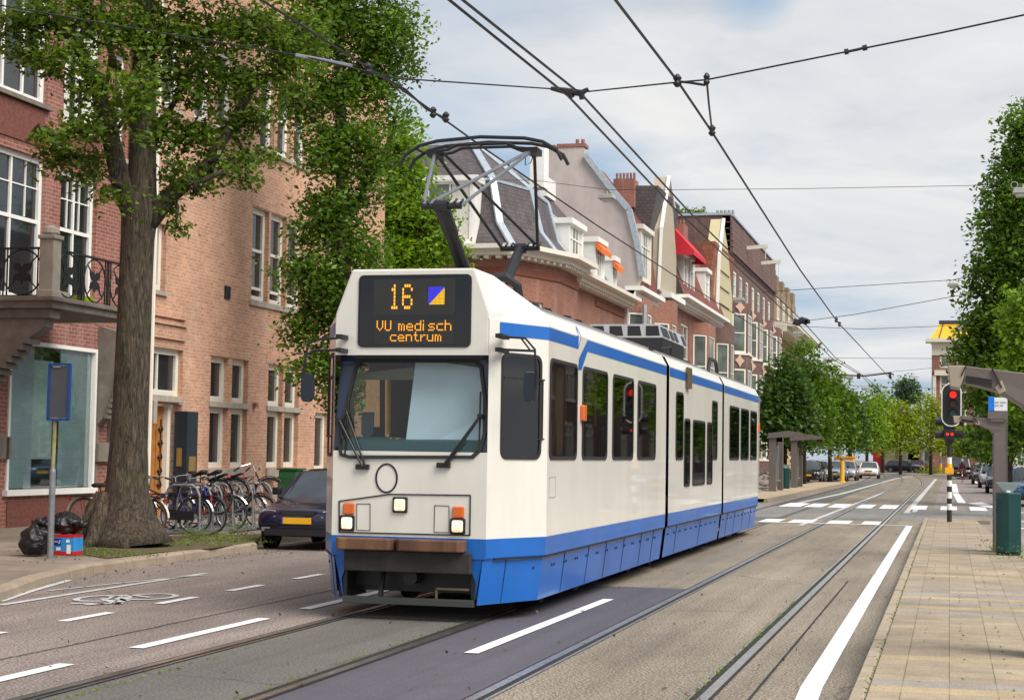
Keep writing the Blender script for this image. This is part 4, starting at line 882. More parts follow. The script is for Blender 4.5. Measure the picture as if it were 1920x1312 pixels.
dp = MB(); dp.tube([(FX + .08, 31.25, 4.1), (FX + .08, 31.25, 13)], .05, 8); dp.tube([(FX + .08, 31.5, 4.1), (FX + .08, 31.5, 13)], .04, 8); dp.build('rain_pipe', mat('rust pipe', (.14, .05, .035), .6), bA)
GLASS = 'glass2'
# ---------------------------------------------------------------- houses across the side street
def bay(par, pl, u0, u1, z0, z1, d, c, m, rows, wm='cream', rails=(.5,), cap=None, name='bay', fw=.12):
    Q = [pl.p(u0, 0), pl.p(u0 + c, 0, d), pl.p(u1 - c, 0, d), pl.p(u1, 0)]; b = MB(); pls = []
    for A, B_ in zip(Q[:-1], Q[1:]):
        u = (B_ - A); L = u.length; u.normalize(); n = u.cross(V(0, 0, 1)); n = n if n.dot(pl.n) > 0 else -n
        k = Pl(A, u, n); mg = .16 * min(1, L / 1.5); nw = max(1, round(L / 2.2)); ww = (L - mg * (nw + 1)) / nw
        o = [(mg + i * (ww + mg), mg + i * (ww + mg) + ww, r0, r1) for r0, r1 in rows for i in range(nw)]; wall(b, k, 0, L, z0, z1, o, .12); pls.append((k, o, L))
    b.face([q + V(0, 0, z1) for q in Q]); b.face([q + V(0, 0, z0) for q in Q]); by = b.build(name, MT[m], par)
    for k, o, L in pls:
        for q in o: window(by, k, *q, .1, fw, rails, (), wm, None, False)
        s_ = MB()
        for r0, r1 in rows: k.box(s_, -.02, L + .02, r0 - .14, r0, -.02, .07)
        s_.build('sill', MT[wm], by)
    if cap: b = MB(); b.prism([pl.p(u0 - .1, z1, -.1), pl.p(u0 + c - .1, z1, d + .18), pl.p(u1 - c + .1, z1, d + .18), pl.p(u1 + .1, z1, -.1)], (0, 0, cap)); b.build('bay_cap', MT['white'], by)
    return by
def house(label, y, cat='house'): return thing('row_house', label, cat, (FX - 3, y, 0), 'row houses across the side street')
def cornice(par, pl, u0, u1, z, d=.55, h=.3, m='cream', dent=True, step=.5):
    b = MB(); pl.box(b, u0, u1, z - h, z - h * .45, 0, d * .6); pl.box(b, u0 - .02, u1 + .02, z - h * .45, z, 0, d)
    if dent:
        for u in np.arange(u0 + .15, u1, step): pl.box(b, u, u + step * .4, z - h - .13, z - h, 0, d * .5)
    return b.build('cornice', MT[m], par)
def roofpoly(par, faces, m, name='roof'):
    b = MB()
    for f in faces: b.face(f)
    return b.build(name, MT[m] if isinstance(m, str) else m, par)
h1 = house('corner house with dark slate mansard roof and white dormers behind the pantograph', 75)
PS = facing(66.0); CX = -17.3
b = MB(); opc = [(-22.6, -21.4, 6.4, 8.3), (-20.2, -19.0, 6.4, 8.3), (-22.6, -21.4, 2.6, 4.8), (-20.2, -19.0, 2.6, 4.8)]
wall(b, PS, -32, CX, 0, 9.8, opc, .2)
for q in opc: window(h1, PS, *q, .15, .1, (.5,), (), 'cream')
ch = Pl((CX, 66, 0), Vector((1.2, 3.6, 0)).normalized(), Vector((3.6, -1.2, 0)).normalized()); Lc = math.hypot(1.2, 3.6); opk = [(1.2, 2.5, 6.3, 7.9), (1.2, 2.5, 2.5, 4.6)]; wall(b, ch, 0, Lc, 0, 9.8, opk, .2)
for q in opk: window(h1, ch, *q, .15, .1, (.5,), (), 'cream')
P1 = street(CX + 1.2); ops = [(70.8, 71.8, 5.7, 7.3), (70.8, 71.8, 2.2, 4.4)]; wall(b, P1, 69.6, 73.2, 0, 9.8, ops, .2)
for q in ops: window(h1, P1, *q, .15, .09, (.5,), (), 'cream')
P2 = street(FX); ops = [(74.0, 74.9, 5.2, 7.0), (75.6, 76.5, 5.2, 7.0), (79.2, 80.6, 4.9, 6.6), (82.2, 83.2, 4.9, 6.6), (74.0, 74.9, 2, 4), (79.2, 80.6, 1.6, 3.8)]
wall(b, P2, 73.2, 86, 0, 9.5, ops, .2); b.face([P1.p(73.2, 0), P2.p(73.2, 0), P2.p(73.2, 9.8), P1.p(73.2, 9.8)]); b.build('wall', MT['brickH'], h1)
for q in ops: window(h1, P2, *q, .15, .09, (.5,), (), 'cream')
b = MB(); PS.box(b, -32, CX, 8.9, 9.2, 0, .06); ch.box(b, 0, Lc, 8.9, 9.2, 0, .06); P1.box(b, 69.6, 73.2, 8.9, 9.2, 0, .06); P2.box(b, 78.5, 85.8, 8.7, 9.0, 0, .06); b.build('brick_frieze', mat('moulded brick', (.2, .065, .04), .9, var=.5, sc=30), h1)
cornice(h1, PS, -32, CX + .2, 10.05, .9, .42); cornice(h1, ch, -.1, Lc + .1, 10.06, .9, .42); cornice(h1, P1, 69.4, 73.4, 10.05, .9, .42); cornice(h1, P2, 73.0, 86.0, 9.72, .9, .4)
# orange awnings over the lower windows
for a, c in ((74.0, 74.9), (75.6, 76.5), (79.2, 80.6), (82.2, 83.2)):
    aw = MB(); aw.loft([[P2.p(u, 6.7, .02), P2.p(u, 7.1, .02), P2.p(u, 6.75, .35), P2.p(u, 6.45, .34)] for u in (a - .15, c + .15)], capa=True, capb=True); tag(aw.build('awning', MT['orangecloth'], h1), 'orange window awning')
# mansard
z0 = 10.05; A0 = [(-32, 66.1), (CX, 66.1), (CX + 1.1, 69.7), (CX + 1.1, 73.2), (FX - .1, 73.4), (FX - .1, 86)]
lo = [Vector((x, y, z0)) for x, y in A0]; mi = [Vector(v) for v in ((-32, 67.2, 13.0), (CX - 1.2, 67.2, 13.0), (CX - .3, 70.2, 13.0), (CX - .3, 73.4, 12.9), (FX - 1.6, 73.6, 12.8), (FX - 1.6, 86, 12.4))]
hi_ = [Vector(v) for v in ((-32, 70, 15.2), (-20.4, 70.5, 15.2), (-20.4, 72, 15.2), (-20.4, 74, 15.2), (-20.4, 76, 15.2), (-20.4, 86, 15.0))]
cur = [l.lerp(m, .35) + (m - l).cross(Vector((0, 0, 1))).normalized() * 0 + (l - m) * Vector((1, 1, 0)).length * 0 for l, m in zip(lo, mi)]
cur = [Vector((l.x + (m.x - l.x) * .62, l.y + (m.y - l.y) * .62, l.z + (m.z - l.z) * .35)) for l, m in zip(lo, mi)]
fs = []
for A, B_ in ((lo, cur), (cur, mi), (mi, hi_)):
    for i in range(5): fs.append([A[i], A[i + 1], B_[i + 1], B_[i]])
roofpoly(h1, fs, 'slate')
b = MB()
for i in (1, 2, 3):
    for A, B_ in ((lo, cur), (cur, mi), (mi, hi_)): b.bar(A[i] + V(.02, -.02, .03), B_[i] + V(.02, -.02, .03), .32, .1)
for i in range(5): b.bar(hi_[i], hi_[i + 1], .3, .2); b.bar(mi[i], mi[i + 1], .12, .12)
b.build('zinc_hip', MT['zinc'], h1)
def dormer(par, pl, u0, u1, z0, z1, e0, e1, m='white', awn=None, muns=(.5,), roof='white'):
    b = MB(); t_ = .14
    pl.box(b, u0, u0 + t_, z0, z1, e0, e1); pl.box(b, u1 - t_, u1, z0, z1, e0, e1); pl.box(b, u0 + t_, u1 - t_, z0, z0 + .12, e0, e1); pl.box(b, u0 - .12, u1 + .12, z1, z1 + .25, e0, e1 + .15)
    o = b.build('dormer', MT[m], par); p2 = Pl(pl.o + pl.n * e1, pl.u, pl.n); window(o, p2, u0 + t_, u1 - t_, z0 + .12, z1, .08, .09, (.68,), muns, m, None, 2)
    if awn: aw = MB(); aw.loft([[p2.p(u, z1 - .3, .03), p2.p(u, z1 + .05, .03), p2.p(u, z1 - .3, .32), p2.p(u, z1 - .55, .3)] for u in (u0 - .1, u1 + .1)], capa=True, capb=True); tag(aw.build('awning', MT[awn], par), awn.replace('cloth', '') + ' dormer awning')
    return o
dormer(h1, PS, -22.0, -18.9, 10.15, 12.75, -1.2, -.05, muns=(.33, .66)); dormer(h1, PS, -26.5, -24.0, 10.15, 12.75, -1.2, -.05)
dormer(h1, P2, 73.6, 76.6, 10.0, 12.0, -1.6, -.2, muns=(.25, .5, .75)); dormer(h1, P2, 78.0, 80.2, 9.95, 11.7, -1.5, .1, awn='orangecloth', muns=(.25, .5, .75)); dormer(h1, P2, 83.2, 84.4, 9.95, 11.4, -1.4, -.1, awn='orangecloth')
roofpoly(h1, [[P2.p(80.3, 9.8, .05), P2.p(85.9, 9.8, .05), P2.p(85.9, 12.3, -1.55), P2.p(80.3, 12.6, -1.5)]], 'bslate', 'slate_slope')
b = MB(); b.box(-19.6, -18.9, 78, 79, 14.4, 16.4); b.box(-20.5, -19.7, 82, 84, 14.6, 15.6)
for k in range(3): b.tube([(-20.1, 82.4 + .5 * k, 15.6), (-20.1, 82.4 + .5 * k, 16.1)], .12, 8)
b.build('chimney', MT['white'], h1)
dp = MB(); q = onX(945 / 3.28 + 780, 900, FX); dp.tube([(FX + .15, 73.5, 9), (FX + .15, 73.5, 0)], .09, 8); dp.build('drainpipe', mat('dark green pipe', (.04, .05, .05), .5), h1)
# gabled house with bare grey pink party wall
h2 = house('house with bare grey pink gable wall and tall chimneys', 90)
Yg = 86.0
prof = [(1176, 575), (1203, 520), (1193, 455), (1178, 395), (1140, 350), (1096, 292), (1095, 276), (1046, 276), (1046, 283), (1040, 283), (1040, 279), (1004, 281), (1004, 575)]
pp = [V(*onY(x, y, Yg)) for x, y in prof]
b = MB(); b.prism([V(pp[0].x, Yg, 0)] + pp + [V(pp[-1].x, Yg, 0)], (0, .45, 0)); b.build('gable_wall', MT['stucco'], h2)
b = MB(); t_ = V(*onY(1070, 276, Yg)); b.box(t_.x - .75, t_.x + .8, Yg - .05, Yg + .8, t_.z, t_.z + .18); t2 = V(*onY(1022, 279, Yg)); b.box(t2.x - .5, t2.x + .55, Yg - .05, Yg + .8, t2.z, t2.z + .18)
for k in range(2): b.tube([(t_.x + .3 + .3 * k, Yg + .3, t_.z + .18), (t_.x + .3 + .3 * k, Yg + .3, t_.z + .45)], .1, 8)
b.build('chimney_cap', MT['brickA'], h2)
b = MB()
for i in (1, 2, 3, 4): b.bar(pp[i] + V(.05, -.06, .05), pp[i + 1] + V(.05, -.06, .05), .3, .3)
b.build('verge_flashing', MT['zinc'], h2)
ops = [(87.0, 88.3, 5.6, 9.0), (89.6, 90.6, 5.4, 8.7), (91.6, 92.4, 5.4, 8.7), (87.0, 88.3, 1.2, 4.2)]
b = MB(); wall(b, P2, 86.45, 93, 0, 9.9, ops, .2); b.build('wall', MT['brickH'], h2)
for q in ops: window(h2, P2, *q, .12, .12, (.45,), (), 'white')
bay(h2, P2, 86.5, 90.0, 0, 9.85, .95, .9, 'brickH', [(1.2, 4.4), (5.5, 9.1)], 'white')
dp = MB(); dp.tube([(FX + .9, 86.9, 9.5), (FX + .9, 86.9, 0)], .12, 8); dp.build('drainpipe', MT['zinc'], h2)
cornice(h2, P2, 86, 93.2, 10.4, .95, .5, 'white', False)
roofpoly(h2, [[P2.p(86, 10.4, .5), P2.p(93.5, 10.4, .5), P2.p(93.5, 14.2, -.1), P2.p(86, 14.2, -.1)], [P2.p(86, 14.2, -.1), P2.p(93.5, 14.2, -.1), P2.p(93.5, 17.6, -2.6), P2.p(86, 17.6, -2.6)]], 'rtile')
dormer(h2, P2, 87.6, 90.8, 10.9, 13.6, -.6, .55, muns=(.25, .5, .75), m='cream')
xa, xb = onY(1150, 340, 93)[0], onY(1189, 340, 93)[0]; zz = [onY(1170, y, 93)[2] for y in (352, 335, 322)]; b = MB(); b.box(xa, xb, 93, 94.4, 15.6, zz[1])
for k in range(6): b.tube([(xa + .12 + .2 * k, 93.5, zz[1]), (xa + .12 + .2 * k, 93.5, zz[2])], .07, 8)
b.build('chimney', MT['brickA'], h2)
# slate gambrel house with beige plank gable
h3 = house('slate roofed house with tall beige plank gable leaning over the street', 97)
Y3 = 93.5; g3 = [(1236, 560), (1214, 430), (1240, 350), (1262, 350)]
b = MB(); q = [V(*onY(x, y, Y3)) for x, y in ((1157, 348), (1234, 348), (1218, 430), (1218, 560), (1157, 560))]; b.prism([V(p.x - .0, Y3, p.z) for p in q], (0, 8, 0)); b.build('roof', MT['slate'], h3)
b = MB(); PG = street(FX + .35); b.prism([PG.p(94.2, 11.0), PG.p(100.8, 11.0), PG.p(100.8, 13.5), PG.p(99.3, 16.4), PG.p(97.4, 18.0), PG.p(94.9, 14.6)], V(-.8, 0, 0))
gp = b.build('plank_gable', MT['plank'], h3)
b = MB(); L_ = [(94.2, 11), (94.9, 14.6), (97.4, 18.0), (99.3, 16.4)]
for (a, c), (d, e) in zip(L_[:-1], L_[1:]): b.bar(PG.p(a, c, .05), PG.p(d, e, .05), .2, .15)
P2.box(b, 95.6, 101, 10.7, 11, 0, .9); b.build('barge_board', MT['white'], gp)
ops = [(95.2, 96.6, 5.6, 9.0), (98.6, 99.6, 5.6, 9.0), (95.2, 96.6, 1.4, 4.4)]; b = MB(); wall(b, P2, 93, 101, 0, 10.8, ops, .2); b.build('wall', MT['brickH'], h3); bay(h3, P2, 94.6, 98.6, 0, 10.5, .95, 1.0, 'brickH', [(1.2, 4.4), (5.4, 9.2)])
for k_ in ops: window(h3, P2, *k_, .12, .13, (.5,), (), 'cream')
# red mansard house with red awning
h4 = house('house with dark red tiled mansard and a bright red awning', 110)
ops = [(102.6, 103.6, 5.9, 9.3), (105, 108.2, 5.6, 10.0), (112.3, 114.3, 5.5, 9.7), (116.6, 117.6, 5.5, 9.6), (112.3, 114.3, 1.2, 4)]; b = MB(); wall(b, P2, 101, 120.8, 0, 10.8, ops, .2)
b.build('wall', MT['brickH'], h4); bay(h4, P2, 109.6, 115, 0, 10.4, 1.0, 1.1, 'brickH', [(1.2, 4.4), (5.4, 9.6)])
for k_ in ops: window(h4, P2, *k_, .12, .15, (.5,), (.5,) if k_[1] - k_[0] > 3 else (), 'cream', None)
cornice(h4, P2, 101, 120.8, 11.4, 1.1, .45, 'white', True, .8)
roofpoly(h4, [[P2.p(101, 11.4, .8), P2.p(120.8, 11.4, .8), P2.p(120.8, 15.0, -.6), P2.p(101, 15.0, -.6)], [P2.p(101, 15, -.6), P2.p(120.8, 15, -.6), P2.p(120.8, 17, -3.5), P2.p(101, 17, -3.5)]], 'rtile')
for u0, u1 in ((102.8, 104.6), (105.6, 107.4), (112.2, 114.4)): dormer(h4, P2, u0, u1, 11.9, 14.0, -.6, .5, muns=(.33, .66), m='white')
aw = MB(); aw.loft([[P2.p(u, 13.9, -.3), P2.p(u, 15.9, -.3), P2.p(u, 14.1, 1.35), P2.p(u, 13.8, 1.35)] for u in (101.3, 106.5)], capa=True, capb=True); tag(aw.build('awning', MT['redcloth'], h4), 'bright red dormer awning')
xa, xb = onY(1256, 440, 105)[0], onY(1283, 440, 105)[0]; zz = [onY(1270, y, 105)[2] for y in (420, 411)]; b = MB(); b.box(xa, xb, 105, 106.5, 12, zz[0])
for k in range(4): b.tube([(xa + .12 + .22 * k, 105.5, zz[0]), (xa + .12 + .22 * k, 105.5, zz[1])], .08, 8)
b.build('chimney', MT['brickA'], h4)
h5 = house('narrow house with orange brown tiled roof and ribbed beige gable', 125)
Y5 = 117.5; q = [V(*onY(x, y, Y5)) for x, y in ((1283, 456), (1341, 452), (1334, 505), (1330, 600), (1316, 600), (1318, 505))]; b = MB(); b.prism(q, (0, 11, 0)); b.build('roof', MT['otile'], h5)
b = MB(); PG = street(FX + .4); b.prism([PG.p(118.6, 11.6), PG.p(127.6, 11.6), PG.p(127.6, 13.5), PG.p(124.6, 17.2), PG.p(121.9, 18.9), PG.p(119.6, 16.0)], V(-.9, 0, 0))
for z in (12.6, 13.8, 15): b.box(FX + .4, FX + .5, 119.6, 125.6, z, z + .12)
gp = b.build('plank_gable', mat('pale ribbed planks', (.5, .44, .26), .6, var=.1), h5); b = MB()
for (a, c), (d, e) in zip([(118.6, 11.6), (119.6, 16.0), (121.9, 18.9)][:-1], [(119.6, 16.0), (121.9, 18.9)]): b.bar(PG.p(a, c, .05), PG.p(d, e, .05), .22, .18)
b.build('barge_board', MT['white'], gp)
ops = [(121.2, 123.6, 5.5, 9.8), (125.6, 127, 5.5, 9.8), (121.2, 123.6, 1, 4.2)]; b = MB(); wall(b, P2, 120.8, 128.4, 0, 11.8, ops, .2); b.build('wall', MT['brickP'], h5); bay(h5, P2, 121, 125.5, 0, 11.2, 1.0, 1.1, 'brickP', [(1.2, 4.2), (5.5, 9.8)])
for k_ in ops: window(h5, P2, *k_, .12, .16, (.5,), (), 'cream', None)
# brown apartment block with bays and star ornaments
h6 = thing('apartment_block', 'tall purple brown brick apartment block with bays, star ornaments and hoist beams', 'building', (FX - 3, 145, 0), 'row houses across the side street')
ZT = onY(1330, 404, 128.4)[2]; P6 = street(FX + .1)
b = MB(); P6b = facing(112.5)
b.prism([(-23, 128.4, 0), (FX + .1, 128.4, 0), (FX + .1, 128.4, ZT), (-23, 128.4, ZT)], (0, .3, 0))
b.box(-26, -16.9, 128.7, 150, 0, ZT - .1)
ops = []
def rows6(): 
    for u0, u1 in ((130.2, 132.6), (135.5, 137.6), (141.2, 143.6), (146.6, 149), (152.5, 155), (158.2, 160.8)):
        for z0, z1 in ((1.4, 4.2), (5.3, 8.4), (9.6, 12.7), (14.0, 16.2)): yield (u0, u1, z0, z1)
ops = [(u, u + 1.1, z, z + 2.6) for u in (135.4, 143.6, 151.8, 160) for z in (1.6, 5.6, 9.8)] + [(u, u + 2, 14, 16.1) for u in (130.5, 134.5, 138.8, 143.2, 147.5, 152, 156.5)]; wall(b, P6, 128.4, 162.3, 0, ZT - 2.9, ops, .2)
for k in range(6): P6.box(b, 128.4, 162.3, ZT - 2.9 + .48 * k, ZT - 2.48 + .48 * k, -.6 - .0 * k, .28 - .04 * k)
P6.box(b, 128.75, 162.3, ZT - 2.9, ZT - .05, -1, -.5)
b.build('wall', MT['brickP'], h6)
for a in (129.2, 137.4, 145.6, 153.8): bay(h6, P6, a, a + 6, 0, 13.5, 1.15, 1.4, 'brickP', [(1.4, 4.2), (5.3, 8.4), (9.6, 12.7)], fw=.16)
b = MB(); b.box(-23.1, FX + .15, 128.3, 128.8, ZT, ZT + .2); P6.box(b, 128.85, 162.3, ZT - .02, ZT + .15, -1, .2); b.build('coping', MT['zinc'], h6)
for k, k_ in enumerate(ops): window(h6, P6, *k_, .1, .2, (.5,), (), 'cream', None, 2 if k % 3 == 0 else False)
P6c = facing(128.4)
window(h6, P6c, FX - .6, FX - .1, 14.5, 17, .0, .15, (.5,), (), 'cream', None)
b = MB()
for u in (129.9, 133.2, 138.1, 141.4, 146.3, 149.6, 154.5, 157.8):
    for z in (4.75, 9.0, 13.15):
        near = u in (129.9, 138.1, 146.3, 154.5); c = P6.p(u, z, .6 if near else 1.16); dd = V(.77, .94, 0).normalized() if near else V(0, 1, 0)
        b.prism([c + dd * ((.5 if i % 2 == 0 else .3) * math.cos(math.pi * i / 4)) + V(0, 0, (.5 if i % 2 == 0 else .3) * math.sin(math.pi * i / 4)) for i in range(8)], (.05, -.03, 0)) if True else b.prism([c + V(0, (.55 if i % 2 == 0 else .32) * math.cos(math.pi * i / 4), (.55 if i % 2 == 0 else .32) * math.sin(math.pi * i / 4)) for i in range(8)], (.04, 0, 0))
b.build('star_ornament', mat('pink sandstone star', (.52, .36, .27), .9), h6)
for u in (138, 149):
    b = MB(); b.bar(P6.p(u, ZT - 1.4, 0), P6.p(u, ZT - 1.25, 1.9), .22, .3); b.bar(P6.p(u, ZT - 1.4, 1.7), P6.p(u, ZT - 2.3, 1.7), .06, .06); b.build('hoist_beam', MT['cream'], h6)
b = MB()
for k in range(5): b.tube([(-17.5 + .3 * k, 130, ZT), (-17.5 + .3 * k, 130, ZT + .6)], .11, 8)
b.build('flue', MT['steel'], h6)
b = MB(); b.box(-21.4, -20.4, 129, 130, ZT, ZT + .7); b.build('chimney', MT['brickP'], h6)
P = [(rng.uniform(-21.5, -18.4), 129.3 + rng.random(), ZT + .1 + abs(rng.normal()) * .28) for _ in range(700)]
tag(leaves('roof_garden_plants', P, .28, leafmat('roof plants', (.1, .18, .03), (.16, .24, .05), (.22, .3, .06))), 'bushy green roof garden on top of the brown block', 'plants')
# yellow building at the far corner
h7 = thing('apartment_block', 'yellow brick corner building with stepped parapet and wide eaves', 'building', (FX - 3, 180, 0), 'row houses across the side street')
MT['ybrick'] = brick('yellow brick', ((.46, .31, .12), (.56, .39, .16)), (.4, .33, .22)); MT['obrick'] = brick('olive brown brick', ((.22, .15, .09), (.28, .2, .11)), (.2, .17, .13))
ops = [(u, u + 2.2, z, z + 2.6) for u in (165, 170, 175, 180, 186) for z in (1.5, 5.4, 9.3)]
b = MB(); wall(b, P2, 162.3, 194, 0, 13.6, ops, .2); b.face([P2.p(162.3, 0), P2.p(162.3, 0, -8), P2.p(162.3, 13.6, -8), P2.p(162.3, 13.6)]); b.build('wall', MT['ybrick'], h7)
for k_ in ops: window(h7, P2, *k_, .1, .25, (.6,), (.33, .66), 'cream', None)
cornice(h7, P2, 162.4, 195, 14.6, 2.2, .9, 'cream', True, 2)
b = MB(); P2.box(b, 162.5, 193, 14.6, 17, -2, -.2)
for u in (166, 172, 178, 184): P2.box(b, u, u + 4.4, 17, 18.3, -1, -.15); P2.box(b, u + 1.2, u + 3.2, 18.3, 19.6, -1, -.15)
b.build('stepped_parapet', MT['obrick'], h7)
for u in (167.2, 173.2, 179.2, 185.2): window(h7, Pl(P2.p(0, 0, -.2), P2.u, P2.n), u, u + 2, 15.2, 17.4, -.03, .2, (.5,), (), 'cream', None)
# ---------------------------------------------------------------- far end of the street
PE = facing(218.)
fe = thing('brick_house', 'low pinkish brick house with dark door behind the parked blue car', 'house', (-6, 221, 0), 'low buildings closing the street')
def pe(x, y): p = onY(x, y, 218); return p[0], p[2]
x0, zt = pe(1642, 838); x1, _ = pe(1692, 838)
b = MB(); ops = [(x0 + 4.0, x0 + 5.6, .1, 3.6)]; wall(b, PE, x0, x1, 0, zt, ops, .3); b.box(x0, x1, 218.3, 226, 0, zt + .1); b.build('wall', mat('pink grey brick', (.36, .19, .15), .9, var=.15, sc=3), fe); window(fe, PE, *ops[0], .1, .2, (.7,), (), 'black', None)
b = MB(); PE.box(b, x0 - .3, x1 + .3, zt, zt + .35, -1, .4); b.build('cornice', MT['cream'], fe)
fe = thing('shop_building', 'white fronted low shop with pale flat canopy behind the trees', 'shop', (-3, 221, 0), 'low buildings closing the street')
x0, zt = pe(1692, 835); x1, _ = pe(1756, 835); b = MB(); ops = [(x0 + .5 + 2 * k, x0 + 2.2 + 2 * k, .6, 3.2) for k in range(3)]; wall(b, PE, x0, x1 - .2, 0, zt, ops, .3); b.box(x0, x1, 218.4, 226, 0, zt); b.build('wall', mat('pale render', (.5, .47, .42), .9), fe)
for o in ops: window(fe, PE, *o, .1, .15, (), (), 'white', None)
b = MB(); PE.box(b, x0 - .5, x1 + .3, 3.6, 4.0, 0, 2.2); b.build('canopy', MT['white'], fe)
fe = thing('brick_house', 'dark red brick house with cream bands beside the traffic light', 'house', (1, 221, 0), 'low buildings closing the street')
x0, zt = pe(1750, 805); x1, _ = pe(1790, 805); b = MB(); ops = [(x0 + .8, x0 + 1.8, 1, 3.4), (x0 + .8, x0 + 1.8, 4.4, 6.2), (x0 + 2.6, x0 + 3.2, 1, 3.4)]; wall(b, PE, x0, x1, 0, zt + 2, ops, .3); b.build('wall', MT['brickA'], fe)
for o in ops: window(fe, PE, *o, .1, .15, (.5,), (), 'cream', None)
b = MB(); PE.box(b, x0, x1, 3.7, 4.1, 0, .1); PE.box(b, x0, x1, 6.6, 7.0, 0, .1); b.split('stone_band', MT['cream'], fe)
fe = thing('stucco_house', 'cream stucco house with square windows behind the cyclist', 'house', (6, 221, 0), 'low buildings closing the street')
x0, zt = pe(1790, 820); x1, _ = pe(1920, 820); b = MB(); ops = [(x0 + .8 + 2.2 * k, x0 + 2.0 + 2.2 * k, z, z + 1.8) for k in range(4) for z in (1.2, 4.2)]; wall(b, PE, x0, x1, 0, zt + 2.5, ops, .3); b.build('wall', mat('cream stucco', (.58, .5, .34), .9), fe)
for o in ops: window(fe, PE, *o, .1, .15, (.5,), (.5,), 'cream', None)
# tall corner building with the yellow mansard
tb = thing('corner_building', 'tall red brick building with bright yellow mansard roof at the street end', 'building', (2, 205, 0))
PT = facing(200.); x0 = onY(1747, 700, 200)[0]; x1 = x0 + 9; zc = onY(1747, 640, 200)[2]; zr = onY(1750, 604, 200)[2]
ops = [(x0 + .9 + 1.9 * k, x0 + 2.0 + 1.9 * k, z, z + 2.2) for k in range(4) for z in (2, 5.6, 9.2, 12.2)]
b = MB(); wall(b, PT, x0, x1, 0, zc - .6, ops, .3); b.face([(x0, 200, 0), (x0, 212, 0), (x0, 212, zc), (x0, 200, zc)]); b.build('wall', MT['brickA'], tb)
for o in ops: window(tb, PT, *o, .1, .2, (.5,), (), 'cream', None)
b = MB(); PT.box(b, x0 - .7, x1, zc - .1, zc + .3, -2, .9); PT.box(b, x0, x1, zc - 1.6, zc - .1, -.3, .1); PT.box(b, x0 + .3, x1, 11.3, 11.9, 0, .5); PT.box(b, x0 + .1, x0 + .5, 3, 11.3, 0, .4); b.build('cornice', MT['cream'], tb)
roofpoly(tb, [[(x0 - .2, 200, zc + .3), (x1, 200, zc + .3), (x1, 202, zr), (x0 + .9, 202, zr)], [(x0 - .2, 200, zc + .3), (x0 + .9, 202, zr), (x0 + .9, 212, zr), (x0 - .2, 212, zc + .3)]], mat('yellow metal roof', (.8, .42, .02), .45, var=.1))
b = MB(); PT.box(b, x0 + .8, x1, zr, zr + .35, -8, -1.8)
for k in range(4): b.bar((x0 + .3 + 2 * k + .5, 199.96, zc + .35), (x0 + 1.1 + 2 * k + .2, 201.95, zr), .1, .08)
b.build('roof_edge', mat('dark blue metal', (.04, .05, .09), .5), tb)
# right side houses (mirrored in the tram windows)
PR = Pl((15, 0, 0), (0, 1, 0), (-1, 0, 0))
rb = thing('row_house', 'long brick terrace with cream windows on the right side, mirrored in the tram windows', 'building', (18, 100, 0))
ops = [(u, u + 2.6, z, z + 2.4) for u in range(52, 190, 6) for z in (1.2, 5.0, 8.8)]; b = MB(); wall(b, PR, 48, 195, 0, 13, ops, .3); b.face([(15, 48, 0), (30, 48, 0), (30, 48, 13), (15, 48, 13)]); b.build('wall', MT['brickP'], rb)
b = MB()
for o in ops: 
    for a in (0, 1.15, 2.3): PR.box(b, o[0] + a, o[0] + a + .3, o[2], o[3], -.2, -.05)
    PR.box(b, o[0], o[1], o[2] - .2, o[2], -.2, .1); PR.box(b, o[0], o[1], o[3] - .25, o[3], -.2, -.05); PR.box(b, o[0], o[1], o[2] + 1.5, o[2] + 1.7, -.2, -.05)
o_ = b.build('window_frames', MT['cream'], rb, fix=False); o_['kind'] = 'stuff'
b = MB()
for o in ops: b.face([PR.p(o[0], o[2], -.2), PR.p(o[1], o[2], -.2), PR.p(o[1], o[3], -.2), PR.p(o[0], o[3], -.2)])
o_ = b.build('panes', MT['glass'], rb, fix=False); o_['kind'] = 'stuff'
